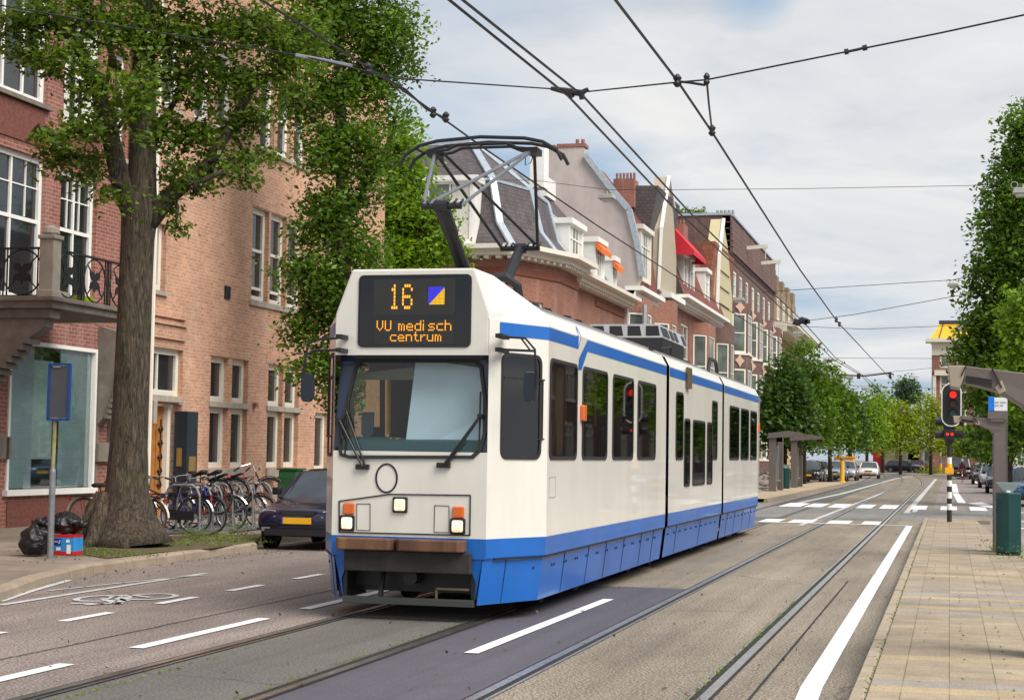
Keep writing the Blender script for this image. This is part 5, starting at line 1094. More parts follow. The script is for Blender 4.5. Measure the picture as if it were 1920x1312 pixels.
# ================================================================= TREES
BK = bark('elm bark', (.075, .056, .038)); BK2 = bark('far bark', (.06, .05, .038))
LG = leafmat('elm leaf', (.05, .095, .012), (.095, .17, .018), (.18, .27, .03)); LM = leafmat('green leaf', (.05, .115, .014), (.1, .195, .02), (.17, .29, .035))
LL = leafmat('light green leaf', (.1, .2, .015), (.17, .3, .02), (.25, .4, .035)); LY_ = leafmat('yellow green leaf', (.13, .2, .01), (.23, .31, .015), (.33, .4, .03)); LD = leafmat('dark green leaf', (.03, .07, .014), (.05, .115, .02), (.09, .17, .03))
def tree(name, label, Y, trunk, limbs, clumps, leaf, lm, n, bk=BK, group=None, Yof=None, sub=.35, per=26, shell=.55, base=None):
    """trunk: [(px, py, radius px)], clumps: [(px, py, rx px, ry px, dY)] - all turned into metres at the tree's own distance"""
    def at(x, y, dY=0.): return V(*onY(x, y, Y + dY))
    sc = (at(trunk[0][0], 600) - at(trunk[0][0], 601)).length
    b0 = at(trunk[0][0], trunk[0][1]); b0.z = .0 if base is None else base
    t = thing(name, label, 'tree', b0, group)
    b = MB(); pts = [at(x, y, (d[0] if d else 0)) for x, y, r, *d in trunk]; pts[0].z = b0.z
    b.tube(pts, [r * sc for x, y, r, *d in trunk], 14)
    for L in limbs: b.tube([at(x, y, d) for x, y, r, d in L], [r * sc for x, y, r, d in L], 9)
    ends = [at(x, y, d) for L in limbs for x, y, r, d in L[1:]] + pts[2:]
    allp = []; tot = sum(c[2] * c[3] for c in clumps)
    for cx, cy, rx, ry, dY in clumps:
        c = at(cx, cy, dY); R3 = np.array([rx * sc, min(rx, ry) * sc * 1.1, ry * sc]); k = max(3, int(n * rx * ry / tot / per))
        u = rng.standard_normal((k, 3)); u /= np.linalg.norm(u, axis=1, keepdims=True); rad = rng.random((k, 1)) ** shell; pc = np.array(c) + u * rad * R3
        if ends:
            e = min(ends, key=lambda q: (q - c).length); b.tube([e, (e + c) / 2 + V(*rng.normal(0, .1, 3)), c], [.05 + .012 * (e - c).length, .035, .012], 5)
            for q in pc[:max(2, k // 5)]: qv = V(*q); b.tube([c, (c + qv) / 2 + V(0, 0, .12), qv], [.02, .014, .006], 4, False)
        s_ = sub * rng.uniform(.6, 1.4, (k, 1, 1)); m = np.clip(rng.standard_normal((k, per, 3)), -1.5, 1.5) * s_ * [1, 1, .55]; m[:, :, 2] -= np.abs(m[:, :, 0]) * .25
        allp.append((pc[:, None, :] + m).reshape(-1, 3))
    b.build('trunk', bk, t, smooth=True, fix=False); leaves('crown', np.concatenate(allp), leaf, lm, t); return t
# near elm in front of the brick buildings
YT_ = 23.0
tr = [(245, 1022, 80), (243, 1002, 66), (240, 970, 51), (239, 945, 46), (238, 920, 40), (241, 840, 35), (246, 740, 33), (250, 640, 32), (254, 540, 31), (258, 450, 31), (262, 400, 34), (266, 350, 27), (268, 250, 24), (270, 120, 21), (270, 0, 18), (272, -160, 12)]
lb = [[(258, 420, 24, 0), (228, 350, 19, -.3), (205, 250, 17, -.5), (180, 160, 13, -.6), (140, 70, 11, -.8), (60, 30, 7, -1)], [(272, 420, 22, 0), (320, 365, 17, .3), (390, 310, 13, .6), (430, 240, 11, .8), (475, 160, 8, 1.0), (560, 120, 6, 1.4)],
      [(266, 320, 11, 0), (300, 240, 7, .5), (350, 150, 4, 1.0), (420, 60, 2, 1.3)], [(268, 220, 11, 0), (210, 110, 7, .5), (190, -10, 5, .8)], [(200, 240, 9, -.5), (130, 250, 5, -1.0), (70, 245, 3, -1.2)], [(330, 355, 9, .3), (370, 345, 6, .2), (420, 320, 4, .1)]]
cl = [(90, 30, 90, 50, -1), (200, 40, 90, 60, -.6), (120, 110, 70, 45, -1.2), (60, 100, 45, 40, -1), (180, 170, 60, 45, -.8), (150, 240, 60, 30, -1), (95, 255, 50, 22, -1.3), (120, 300, 55, 35, -.8), (180, 320, 40, 40, -.6), (215, 370, 30, 24, -.7),
      (300, 60, 80, 70, 0), (390, 60, 90, 70, .3), (480, 50, 90, 60, .8), (340, 150, 70, 50, .2), (430, 150, 90, 55, .8), (530, 130, 70, 55, 1.2), (310, 240, 50, 45, .2), (380, 250, 60, 45, .5), (460, 230, 60, 45, .9), (420, 310, 70, 38, .8), (330, 320, 50, 35, .2), (480, 290, 40, 28, 1), (380, 350, 40, 22, .5), (300, 390, 36, 20, .1), (560, 60, 60, 60, 1.4), (250, -60, 300, 60, 0), (200, 215, 40, 30, .6), (262, 180, 40, 90, -.9), (330, 430, 14, 26, .2), (25, 40, 30, 40, -1.2), (460, 340, 16, 18, .8)]
near = tree('elm_tree', 'big old elm with thick furrowed trunk and forked limbs on the near pavement', YT_, tr, lb, cl, .105, LG, 25000, base=.12, sub=.16, per=26)
# root flare and suckers
b = MB()
for a, r in ((0, .9), (.9, .7), (1.9, .7), (2.7, .75), (3.6, .85), (4.5, .8), (5.4, .95)):
    c = V(*onZ(245, 1020, .12)); c.y = YT_; dx, dy = math.cos(a), math.sin(a); b.tube([c + V(dx * .15, dy * .15, .75), c + V(dx * .36, dy * .36, .32), c + V(dx * .62 * r, dy * .62 * r, .1), c + V(dx * .95 * r, dy * .95 * r, -.04)], [.16, .15, .11, .04], 8)
b.build('root_flare', BK, near, smooth=True, fix=False)
# tall elms beyond, near the pale brick building
tree('elm_tree', 'tall elm clothed in leaves down its trunk, right of the pale brick facade', 36., [(648, 960, 22), (646, 700, 16), (643, 430, 13), (640, 260, 11), (636, 60, 8)], [[(643, 420, 8, 0), (700, 330, 5, .6), (740, 240, 3, .8)], [(641, 300, 8, 0), (570, 200, 5, -.6), (520, 120, 4, -1)], [(640, 160, 6, 0), (710, 80, 4, .4), (770, 60, 3, .6)]],
     [(640, 40, 110, 70, 0), (730, 60, 62, 60, .5), (560, 90, 60, 70, -.5), (700, 150, 65, 60, .5), (620, 170, 80, 60, 0), (760, 120, 26, 26, .8), (740, 220, 30, 30, .6), (560, 200, 40, 45, -.5), (660, 260, 70, 50, 0), (600, 290, 45, 50, -.3), (700, 320, 50, 55, .3), (640, 390, 60, 55, 0), (600, 430, 50, 50, -.2), (680, 470, 50, 55, .2), (590, 510, 60, 45, -.3), (640, 560, 60, 55, 0), (570, 610, 45, 45, -.2), (610, 680, 45, 50, 0), (540, 500, 26, 16, -.4), (560, 690, 28, 16, -.2), (650, 720, 40, 60, .2), (640, -50, 150, 60, 0), (700, 560, 40, 40, .3), (585, 380, 20, 20, 0), (660, 620, 40, 60, .2), (610, 560, 50, 60, .4)], .135, LM, 40000, sub=.28, group='elms along the left side')
tree('elm_tree', 'bright light green elm between the leafy elm and the corner house', 49., [(745, 900, 15), (748, 600, 12), (750, 400, 9), (752, 300, 6)], [[(749, 480, 6, 0), (800, 420, 4, 0), (835, 400, 2, 0)]],
     [(745, 270, 42, 45, 0), (730, 340, 50, 45, 0), (775, 330, 36, 40, .3), (760, 400, 60, 45, 0), (810, 400, 38, 30, .3), (800, 460, 60, 40, .3), (745, 470, 50, 40, 0), (780, 520, 60, 40, 0), (700, 400, 36, 50, -.3), (725, 540, 50, 50, 0), (840, 470, 28, 20, .4), (770, 590, 50, 50, 0)], .18, LL, 17000, sub=.35, group='elms along the left side')
# row beside the left tram stop
for k, (cx, Y, top, w, lab, lm) in enumerate(((1472, 86., 672, 40, 'dark leafy elm directly behind the first left shelter', LD), (1508, 96., 652, 52, 'tallest dark green elm in the row behind the left shelters', LM), (1556, 112., 690, 44, 'bushy dark elm above the parked cars on the left', LM), (1594, 152., 735, 26, 'narrow dark elm at the far end of the left row', LD))):
    H_ = 850 - top; cls = [(cx + w * a, top + H_ * v, w * r, H_ * .17, a * 1.5) for a, v, r in ((0, .06, .22), (-.15, .2, .45), (.3, .24, .4), (-.5, .38, .5), (.15, .42, .55), (.6, .45, .4), (-.65, .6, .5), (0, .62, .6), (.62, .66, .5), (-.5, .8, .45), (.1, .8, .5), (.6, .78, .4))]
    tree('elm_tree', lab, Y, [(cx, 915 - k * 5, 4), (cx, 800, 3.2), (cx, top + 30, 1.5)], [], cls, .3, lm, 7000, BK2, 'elms beyond the left tram stop', sub=.5, per=20, base=.12)
# yellow green trees at the street end
for k, (cx, Y, top, w, lab, lm) in enumerate(((1625, 165., 742, 34, 'round lime green tree nearest the white car', LL), (1688, 176., 752, 34, 'lime green tree in front of the blue car', LY_), (1745, 180., 740, 36, 'yellow green tree left of the traffic light pole', LY_), (1655, 190., 735, 30, 'mid green tree between the lime green ones', LL), (1800, 172., 800, 30, 'small lime green tree behind the traffic light', LY_), (1842, 160., 800, 34, 'green street tree behind the parked cars on the right', LM))):
    by = 893; H_ = 855 - top; cls = [(cx + w * a, top + H_ * v, w * r, H_ * .2, a * 2) for a, v, r in ((0, .14, .5), (-.5, .3, .5), (.45, .32, .5), (-.8, .55, .4), (0, .5, .6), (.8, .58, .4), (-.35, .75, .4), (.4, .78, .4))]
    tree('street_tree', lab, Y, [(cx, by, 3.2), (cx + 1, 820, 2.6), (cx, top + 30, 1)], [], cls, .36, lm, 3600, BK2, 'street trees at the far end', sub=.6, per=16, base=.05)
tree('poplar_tree', 'tall blue green poplar rising behind the lime green trees', 260., [(1700, 860, 3), (1700, 740, 2)], [], [(1700, 718, 13, 16, 0), (1688, 735, 12, 14, 0), (1712, 738, 12, 14, 0), (1700, 750, 22, 14, 0)], .55, leafmat('blue green leaf', (.05, .1, .06), (.07, .14, .08), (.1, .18, .09)), 2200, BK2, None, sub=.8, per=14)
tree('poplar_tree', 'slim pointed conifer-like poplar left of the blue green one', 250., [(1643, 860, 3), (1643, 740, 2)], [], [(1643, 732, 6, 14, 0), (1643, 760, 10, 20, 0), (1640, 790, 14, 20, 0)], .5, LM, 1500, BK2, None, sub=.7, per=14)
# right hand trees
tree('elm_tree', 'huge dark green elm filling the upper right edge above the stop', 62., [(1885, 900, 12), (1890, 700, 10), (1900, 400, 7), (1925, 180, 5)], [[(1890, 640, 6, 0), (1850, 560, 4, 0), (1820, 540, 3, 0)], [(1895, 500, 6, 0), (1870, 420, 4, 0), (1850, 400, 2, 0)]],
     [(1925, 235, 32, 50, 0), (1905, 300, 30, 40, 0), (1930, 370, 50, 50, 0), (1880, 350, 22, 30, 0), (1885, 410, 44, 38, 0), (1870, 460, 28, 26, 0), (1920, 470, 50, 50, 0), (1870, 520, 40, 32, 0), (1842, 500, 13, 20, 0), (1828, 545, 16, 16, 0), (1890, 580, 52, 40, 0), (1848, 600, 36, 32, 0), (1826, 640, 24, 26, 0), (1870, 650, 50, 36, 0), (1920, 600, 50, 60, 0), (1845, 685, 40, 26, 0), (1810, 668, 14, 14, 0), (1900, 700, 50, 40, 0), (1850, 740, 40, 30, 0), (1905, 780, 40, 40, 0), (1880, 830, 30, 30, 0)], .21, LM, 32000, BK2, 'elms along the right side', sub=.42, per=20)
tree('elm_tree', 'bright green young elm at the right edge in front of the huge elm', 50., [(1940, 900, 12), (1938, 600, 8)], [], [(1925, 560, 20, 26, 0), (1915, 610, 22, 30, 0), (1930, 660, 34, 40, 0), (1905, 700, 20, 24, 0), (1925, 740, 34, 40, 0)], .17, LL, 7000, BK2, 'elms along the right side', sub=.3, per=20)
tree('elm_tree', 'green elm behind the info panel of the far shelter', 84., [(1868, 900, 4), (1868, 760, 3)], [], [(1868, 770, 26, 26, 0), (1850, 810, 24, 26, 0), (1880, 820, 24, 26, 0), (1868, 850, 26, 18, 0), (1905, 800, 20, 40, 0)], .24, LD, 5000, BK2, 'elms along the right side', sub=.4, per=18)
# bushes
def bush(label, q, Z, n, r, lm, leaf):
    c = onZ(*q, Z); P = c + rng.standard_normal((n, 3)) * [r, r, r * .6]; P[:, 2] = np.abs(P[:, 2] - Z) + Z; t = leaves('shrub', P, leaf, lm); tag(t, label, 'shrub', None)
bush('leafy green shrub growing behind the right parked cars', (1925, 905), .1, 1400, .7, LL, .15)
bush('low yellow green shrub at the far street corner', (1746, 888), .1, 500, .8, LY_, .22)
bush('dark green shrub between the two left shelters', (1478, 900), .1, 700, .6, LD, .2)
# ================================================================= VEHICLES
CG = glassy('car glass', (.03, .035, .04), .05, .7)
BLUEP = mat('blue plate band', (.01, .05, .4), .5)
PLATE = mat('yellow number plate', (.8, .42, .01), .5, var=.03)
LAMP = mat('clear car lamp', (.38, .4, .42), .12, .5, var=.1, sc=20)
def paint(name, c, metal=.3): return mat(name, c, .25, metal, var=.05, coat=.8)
def car(label, pt, loc, rot=0., s=1., kind='hatch', group='cars parked along the street', plate=PLATE, L=4.1, Wd=1.7, Hh=1.42, cat='car'):
    """nose towards local -y"""
    t = thing('parked_car', label, cat, (0, 0, 0), group); h = Wd / 2; est = kind == 'estate'; van = kind == 'van'
    hood = .92 if not van else 1.0; hl = L / 2
    st = [(-hl, .84, .36, .62), (-hl + .07, .94, .24, .70), (-hl + .35, .97, .22, .78), (-hl + .95, 1, .2, hood - .04), (-.75 if not van else -hl + .9, 1, .2, hood), (.4, 1, .2, .94), (1.1, 1, .2, .96), (hl - .35, .97, .22, .95), (hl - .07, .92, .26, .86), (hl, .84, .38, .70)]
    b = MB(); rings = []
    for y, w, zb, zt in st:
        w *= h; rings.append([(0, y, zb), (w * .82, y, zb), (w * .97, y, zb + .1), (w, y, zb + (zt - zb) * .45), (w * .99, y, zt - .1), (w * .9, y, zt - .015), (w * .5, y, zt + .02), (0, y, zt + .03)])
    for r in rings: r += [(-x, y, z) for x, y, z in r[1:-1][::-1]]
    b.loft(rings, close=True, capa=True, capb=True); body = b.build('body', pt, t, smooth=True, sub=2)
    # glasshouse
    b = MB(); rb = hl - (.25 if est or kind == 'hatch' else .75); ra = rb - (.25 if est else .55)
    gs = [(-.95 if not van else -hl + .5, .80, hood - .03, .0), (-.30 if not van else -hl + 1.0, .70, Hh - .05, 1), (.1, .72, Hh, 1), (ra - .3, .72, Hh - .02, 1), (ra, .70, Hh - .07, 1), (rb, .78, .95, 0)]
    R_ = []
    for y, w, z, k in gs:
        z0 = hood - .05; w0 = h * .9; w1 = h * w if k else h * .88
        R_.append([(w0, y, z0), (w1 + (w0 - w1) * .1, y, z0 + (z - z0) * .9), (w1 * .86, y, z), (0, y, z + (.03 if k else 0)), (-w1 * .86, y, z), (-w1 - (w0 - w1) * .1, y, z0 + (z - z0) * .9), (-w0, y, z0)])
    n = len(b.v)
    for r in R_: b.v += r
    for i in range(5):
        for k in range(6):
            a = n + i * 7 + k; b.f.append((a, a + 1, a + 8, a + 7)); roof = k in (1, 2, 3, 4) and 1 <= i <= 3
            b.m.append(1 if roof and not (k in (1, 4)) else (1 if roof else 0))
    o = b.build('cabin', [CG, pt], t)
    b = MB()
    for s_ in (1, -1):
        k = 0 if s_ == 1 else 6; m_ = 1 if s_ == 1 else 5
        for i in range(6):
            if i in (1, 4): b.bar(V(*R_[i][k]) + V(.004 * s_, 0, 0), V(*R_[i][m_]) + V(.004 * s_, 0, .0), .06, .03)
            if i < 5: b.bar(V(*R_[i][m_]), V(*R_[i + 1][m_]), .06, .04)
        y = .25; b.bar((s_ * h * .905, y, hood), (s_ * h * .73, y, Hh - .04), .07, .03)
    b.build('window_pillars', pt, t)  # body coloured pillars and roof rails between the car windows
    for x in (-1, 1):
        for y in (-hl + .78, hl - .75):
            w = MB(); w.tube([(x * (h - .17), y, .3), (x * (h - .0), y, .3)], .3, 24); w.ring((x * (h - .02), y, .3), (1, 0, 0), .26, .045, 24, 6); w = w.build('wheel', MT['tyre'], t, smooth=False)
            r_ = MB(); r_.tube([(x * (h - .01), y, .3), (x * (h + .012), y, .3)], .2, 16)
            for q in range(5): a = q * 1.2566; r_.bar((x * (h + .014), y, .3), (x * (h + .014), y + .19 * math.cos(a), .3 + .19 * math.sin(a)), .05, .02, (1, 0, 0))
            r_.build('rim', MT['steel'], w)
        ar = MB(); [ar.ring((x * (h - .05), y, .3), (1, 0, 0), .34, .05, 24, 6) for y in (-hl + .78, hl - .75)]; ar.build('wheel_arch', MT['black'], t)
        q = MB(); q.loft([[(x * h * .5, -hl + .12, .58), (x * h * .8, -hl + .22, .6), (x * h * .86, -hl + .3, .7), (x * h * .52, -hl + .2, .69)], [(x * h * .5, -hl + .0, .58), (x * h * .8, -hl + .06, .6), (x * h * .88, -hl + .16, .715), (x * h * .52, -hl + .06, .70)]], close=True, capa=True, capb=True); q.build('headlight', LAMP, t, bevel=.01)
        q = MB(); q.box(*(sorted((x * h * .66, x * h * .93))), hl - .1, hl + .005, .72, .9); q.build('tail_light', MT['red'], t, bevel=.015)
        q = MB(); q.box(*sorted((x * (h + .0), x * (h + .16))), -.72, -.58, hood + .02, hood + .16); q.build('wing_mirror', MT['black'], t, bevel=.03)
        q = MB(); q.box(*sorted((x * h * .62, x * h * .8)), -hl - .0, -hl + .06, .33, .4); q.build('fog_lamp', LAMP, t, bevel=.01)
    b = MB(); b.prism([(-.34, -hl + .005, .70), (.34, -hl + .005, .70), (.28, -hl - .01, .62), (-.28, -hl - .01, .62)], (0, .1, 0)); b.box(-h * .72, h * .72, -hl - .015, -hl + .1, .26, .38); b.box(-h * .84, h * .84, -hl - .01, -hl + .12, .45, .465); b.build('grille', MT['black'], t)
    b = MB(); b.box(-.26, .26, -hl - .045, -hl - .02, .47, .58); b.box(-.26, .26, hl + .002, hl + .02, .5, .61); b.build('number_plate', plate, t); b = MB(); b.box(-.29, -.26, -hl - .045, -hl - .02, .47, .58); b.build('plate_band', BLUEP, t)
    t.location = (loc[0], loc[1], loc[2] if len(loc) > 2 else 0); t.rotation_euler = (0, 0, rot); t.scale = (s, s, s); return t
NAVY = paint('dark navy car paint', (.012, .012, .045)); SILV = paint('silver car paint', (.42, .44, .46), .6); BLUE = paint('mid blue car paint', (.03, .09, .22)); BLK = paint('black car paint', (.015, .016, .02)); WHT = paint('white car paint', (.75, .75, .73), .1); LBL = paint('pale blue car paint', (.25, .36, .46), .5)
c0 = car('dark navy hatchback with yellow plate parked beside the bicycle rack', NAVY, (-10.1, 27.0), .03, .9)
for k, (lab, pt, x, y, kd, s) in enumerate((('dark green-black car with yellow plate, first in the left parked row', BLK, -8.55, 108, 'hatch', 1), ('silver estate car second in the left parked row', SILV, -8.5, 114.5, 'estate', 1), ('pale blue car third in the left parked row', LBL, -7.7, 119, 'hatch', 1), ('grey blue car last in the left row before the orange container', SILV, -7.3, 125, 'hatch', 1))):
    car(lab, pt, (x, y, .0), 0, s, kd)
car('white saloon driving towards the stop, alone in the lane', WHT, (onZ(1628, 897)[0], onZ(1628, 897)[1] + 2), 0, .95, 'saloon', 'cars driving on the street')
p = onZ(1600, 887); car('blue hatchback behind the orange container', BLUE, (p[0] - .5, 158), .3, 1, 'hatch')
p = onZ(1693, 886); car('dark blue estate car parked side-on at the street end', NAVY, (p[0] - .0, 209), R(90), 1.0, 'estate', 'cars parked across the far end', L=4.6)
car('dark red car half hidden behind the side-on blue estate', paint('dark red car paint', (.25, .02, .025)), (-3.2, 214.5, .06), R(60), 1.05, 'hatch', 'cars parked across the far end')
car('silver car parked behind the dark blue estate', SILV, (-5.0, 214.5, .06), R(80), 1.05, 'hatch', 'cars parked across the far end')
for lab, pt, q, kd, rt in (('blue estate car with silver roof, nearest parked car on the right', BLUE, (1910, 950), 'estate', -.03), ('dark blue hatchback second in the right parked row', NAVY, (1862, 925), 'hatch', -.02), ('silver car third in the right parked row', SILV, (1846, 915), 'hatch', 0), ('black car at the far end of the right parked row', BLK, (1832, 908), 'hatch', 0)):
    p = onZ(*q); car(lab, pt, (p[0] + .55, p[1] + 2.2), rt, 1, kd, 'cars parked along the right side')
p = onZ(1801, 899); car('small dark van with white box top ahead of the cyclist', paint('dark van paint', (.05, .015, .015)), (p[0], p[1] + 5), 0, 1.05, 'van', 'cars driving on the street', Hh=1.75)
# ================================================================= BICYCLES
def bike(label, fm, tyre=MT['tyre'], rack_=True, guard='chrome', group='bicycles in the rack', basket=None, lamp=True):
    t = thing('bicycle', label, 'bicycle', (0, 0, 0), group); r = .34
    for y, nm in ((-.54, 'wheel'), (.54, 'wheel')):
        b = MB(); b.ring((0, y, r), (1, 0, 0), r - .018, .018, 32, 6); w = b.build('wheel', tyre, t, fix=False)
        b = MB(); b.ring((0, y, r), (1, 0, 0), r - .04, .009, 28, 4)
        for k in range(18): a = k * math.pi / 9; b.tube([(.02 * (-1) ** k, y, r), (0, y + (r - .04) * math.cos(a), r + (r - .04) * math.sin(a))], .0022, 3, False)
        b.tube([(-.04, y, r), (.04, y, r)], .02, 8); b.build('spokes', MT['steel'], w, fix=False)
    b = MB(); B_ = (0, .06, .29); s_ = (0, .2, .78); hd = (0, -.38, .86); hb = (0, -.41, .68); ra = (0, .54, r)
    b.tube([B_, s_], .015, 6); b.tube([hb, B_], .017, 6); b.tube([(0, -.39, .8), (0, .14, .6)], .015, 6); b.tube([hd, hb], .018, 6)
    for x in (-.045, .045): b.tube([B_, (x, .54, r)], .01, 5); b.tube([(0, .17, .72), (x, .54, r)], .009, 5); b.tube([(0, -.41, .68), (x, -.54, r)], .011, 5)
    b.build('frame', fm, t, fix=False)
    b = MB()
    for y0, a0, a1 in ((-.54, 20, 150), (.54, 0, 170)):
        q = [(0, y0 + (r + .025) * math.cos(R(a)), r + (r + .025) * math.sin(R(a))) for a in range(a0, a1 + 1, 13)]
        for x in (-.022, .022): b.tube([(x, y, z) for _, y, z in q], .007, 4)
        b.loft([[(-.024, y, z) for _, y, z in q], [(0, y, z + .008) for _, y, z in q], [(.024, y, z) for _, y, z in q]])
    b.build('mudguard', MT[guard], t, fix=False)
    b = MB(); b.tube([(0, -.38, .86), (0, -.36, 1.02)], .012, 6); b.tube([(-.3, -.08, .98), (-.26, -.22, 1.03), (-.1, -.36, 1.04), (0, -.38, 1.0), (.1, -.36, 1.04), (.26, -.22, 1.03), (.3, -.08, .98)], .011, 6); b.build('handlebar', MT['chrome'], t, fix=False)
    b = MB(); b.tube([(-.3, -.06, .98), (-.27, -.19, 1.02)], .018, 6); b.tube([(.3, -.06, .98), (.27, -.19, 1.02)], .018, 6); b.build('grip', MT['rubber'], t)
    b = MB(); b.tube([s_, (0, .225, .87)], .012, 6); b.loft([[(w * math.cos(a) * 1.0, y, .9 + h_ * math.sin(a)) for a in (0, 1.05, 2.1, 3.14, 4.2, 5.24)] for y, w, h_ in ((.04, .02, .02), (.12, .035, .03), (.22, .08, .04), (.32, .1, .045), (.36, .07, .03))], close=True, capa=True, capb=True); b.build('saddle', MT['rubber'], t, smooth=True)
    b = MB(); b.box(-.06, .06, .38, .82, .70, .715)
    for x in (-.055, .055): b.tube([(x, .4, .7), (x, .8, .7)], .006, 4); b.tube([(x, .6, .7), (x, .54, r)], .005, 4)
    b.build('luggage_rack', MT['iron'], t, fix=False)
    b = MB(); b.ring((.02, .06, .29), (1, 0, 0), .09, .007, 16, 4); b.tube([(.06, .06, .29), (.07, -.05, .17)], .008, 4); b.tube([(-.06, .06, .29), (-.07, .17, .41)], .008, 4); b.box(.07, .15, -.09, -.01, .155, .175); b.box(-.15, -.07, .13, .21, .4, .42); b.box(.035, .05, .06, .54, .25, .42) if lamp else None; b.build('crank', MT['iron'], t)
    if lamp: b = MB(); b.tube([(0, -.46, .9), (0, -.52, .9)], [.03, .045], 10); b.build('lamp', MT['chrome'], t)
    b = MB(); b.box(-.03, .03, .84, .86, .62, .68); b.build('rear_reflector', MT['red'], t)
    if basket: b = MB(); b.box(-.2, -.06, .4, .78, .38, .7); b.box(.06, .2, .4, .78, .38, .7); b.build('pannier', basket, t, bevel=.03)
    return t
FMs = {'black': MT['iron'], 'blue': mat('blue bike paint', (.02, .05, .3), .3), 'white': mat('white bike paint', (.6, .6, .6), .3), 'red': mat('red bike paint', (.4, .03, .02), .3), 'green': mat('green bike paint', (.02, .1, .05), .3), 'silver': MT['steel'], 'purple': mat('violet blue paint', (.06, .06, .4), .3)}
def put(t, x, y, z, rz, tilt=0, pitch=0, s=.93): t.location = (x, y, z); t.rotation_euler = (pitch, tilt, rz); t.scale = (s, s, s); return t
rk = [('black city bicycle with silver handlebars, leftmost in the rack', 'black', 0), ('blue framed bicycle in the second rack space', 'purple', 1), ('black bicycle leaning in the middle of the rack, front wheel raised', 'black', 0), ('red and silver bicycle in the middle of the rack', 'red', 1), ('white framed bicycle with tall handlebar', 'white', 0), ('silver framed bicycle beside the white one', 'silver', 1), ('dark green bicycle near the right end of the rack', 'green', 0), ('black bicycle with a dark pannier at the right end of the rack', 'black', 1)]
for k, (lab, c, fl) in enumerate(rk):
    t = bike(lab, FMs[c], basket=mat('pannier cloth', (.015, .02, .02), .8) if k == 7 else None, guard='iron' if k % 3 else 'chrome')
    y = 26.45 + .44 * k; up = .32 if k in (2, 4, 7) else .0
    put(t, -12.95 + .1 * (k % 3) + (.1 if fl else 0), y, .14 + (up * .5), R(90 if fl else -90) + rng.uniform(-.18, .18) + R(-6), rng.uniform(-.08, .08), (-.32 if k in (2, 4, 7) else 0) * (1 if fl else -1) * 1.0)
t = bike('old bicycle with white mudguard leaning behind the thick elm trunk', FMs['black'], mat('brown tyre', (.1, .06, .04), .8), guard='cream', group='bicycles beside the elm'); p = onZ(146, 1003, .12); put(t, p[0] + .55, p[1] + .1, .12, R(90 - 4), -.06)
t = bike('blue bicycle with brown tyres standing right of the elm trunk', FMs['blue'], mat('reddish brown tyre', (.16, .05, .03), .8), guard='cream', group='bicycles beside the elm'); p = onZ(276, 1006, .12); put(t, p[0] - .5, p[1] + .2, .12, R(-90 - 6), .06)
t = bike('bicycle parked behind the left tram shelters', FMs['black'], group=None); put(t, -9.0, 96, .14, R(80), 0, 0, 1)
t = bike('second bicycle parked further behind the left shelters', FMs['silver'], group=None); put(t, -9.4, 84, .14, R(95), 0, 0, 1)
# cycle rack
rack = thing('bicycle_rack', 'galvanised bicycle rack with seven rounded hoops on the earth verge', 'bicycle rack', (-12.4, 28, .12))
b = MB(); b.box(-12.35, -12.22, 26.15, 29.7, .16, .22); b.box(-12.95, -12.85, 26.15, 29.7, .16, .2); b.build('base_rail', MT['steel'], rack)
for k in range(8):
    y = 26.35 + .45 * k; b = MB(); q = [(-12.95, .17), (-12.93, .8), (-12.88, .92), (-12.8, .97), (-12.45, .97), (-12.37, .92), (-12.31, .8), (-12.29, .17)]; b.tube([(x, y + .01 * (x + 12.6), z) for x, z in q], .021, 8); b.tube([(-12.94, y + .1, .17), (-12.9, y + .1, .42), (-12.3, y + .1, .42), (-12.29, y + .1, .17)], .014, 6); b.build('hoop', MT['steel'], rack, fix=False)
b = MB(); b.box(-12.3, -12.1, 26.9, 27.15, .06, .16); b.box(-12.3, -12.1, 28.9, 29.1, .06, .16); b.build('footing', MT['stone'], rack)
# ================================================================= STREET FURNITURE, LEFT
sg = thing('traffic_sign', 'back of a blue rimmed sign on a leaning two-part pole, paint flaking', 'road sign', onZ(94, 1046, .12)); Ys = onZ(94, 1046, .12)[1]
s0, s1, s2, s3 = [V(*onY(x, y, Ys)) for x, y in ((94, 1046), (99, 884), (103, 790), (110, 685))]
b = MB(); b.tube([s0, s1], .042, 12); b.tube([s1, s1 + V(0, 0, .05)], [.042, .028], 12); b.build('pole', mat('flaking grey pole', (.2, .22, .24), .5, .3, var=.35, sc=9, dirt=((.35, .3, .22), .6)), sg)
b = MB(); b.tube([s1, s2, s3], .027, 10); b.build('upper_pole', mat('yellowed pole', (.3, .27, .1), .5, .2, var=.4, sc=7, dirt=((.22, .26, .32), .9)), sg)
c = [V(*onY(x, y, Ys)) for x, y in ((96, 683), (134, 683), (130, 787), (92, 786))]; cc = sum(c, Vector()) / 4
b = MB(); b.prism([p + V(0, -.035, 0) for p in [c[0] * .93 + cc * .07, c[1] * .93 + cc * .07, c[2] * .93 + cc * .07, c[3] * .93 + cc * .07]], (0, .02, 0)); b.build('sign_plate', mat('grey sign back', (.07, .075, .09), .5, .2), sg)
b = MB()
for i in range(4): b.bar(c[i] + V(0, -.03, 0), c[(i + 1) % 4] + V(0, -.03, 0), .03, .045, (0, 1, 0))
b.build('sign_rim', mat('blue sign rim', (.005, .05, .2), .4), sg)
b = MB(); [b.box(p.x - .05, p.x + .06, Ys - .05, Ys + .03, p.z - .012, p.z + .012) for p in (s3 - V(0, 0, .02), s2 + V(0, 0, .04))]; b.build('clamp', MT['steel'], sg)
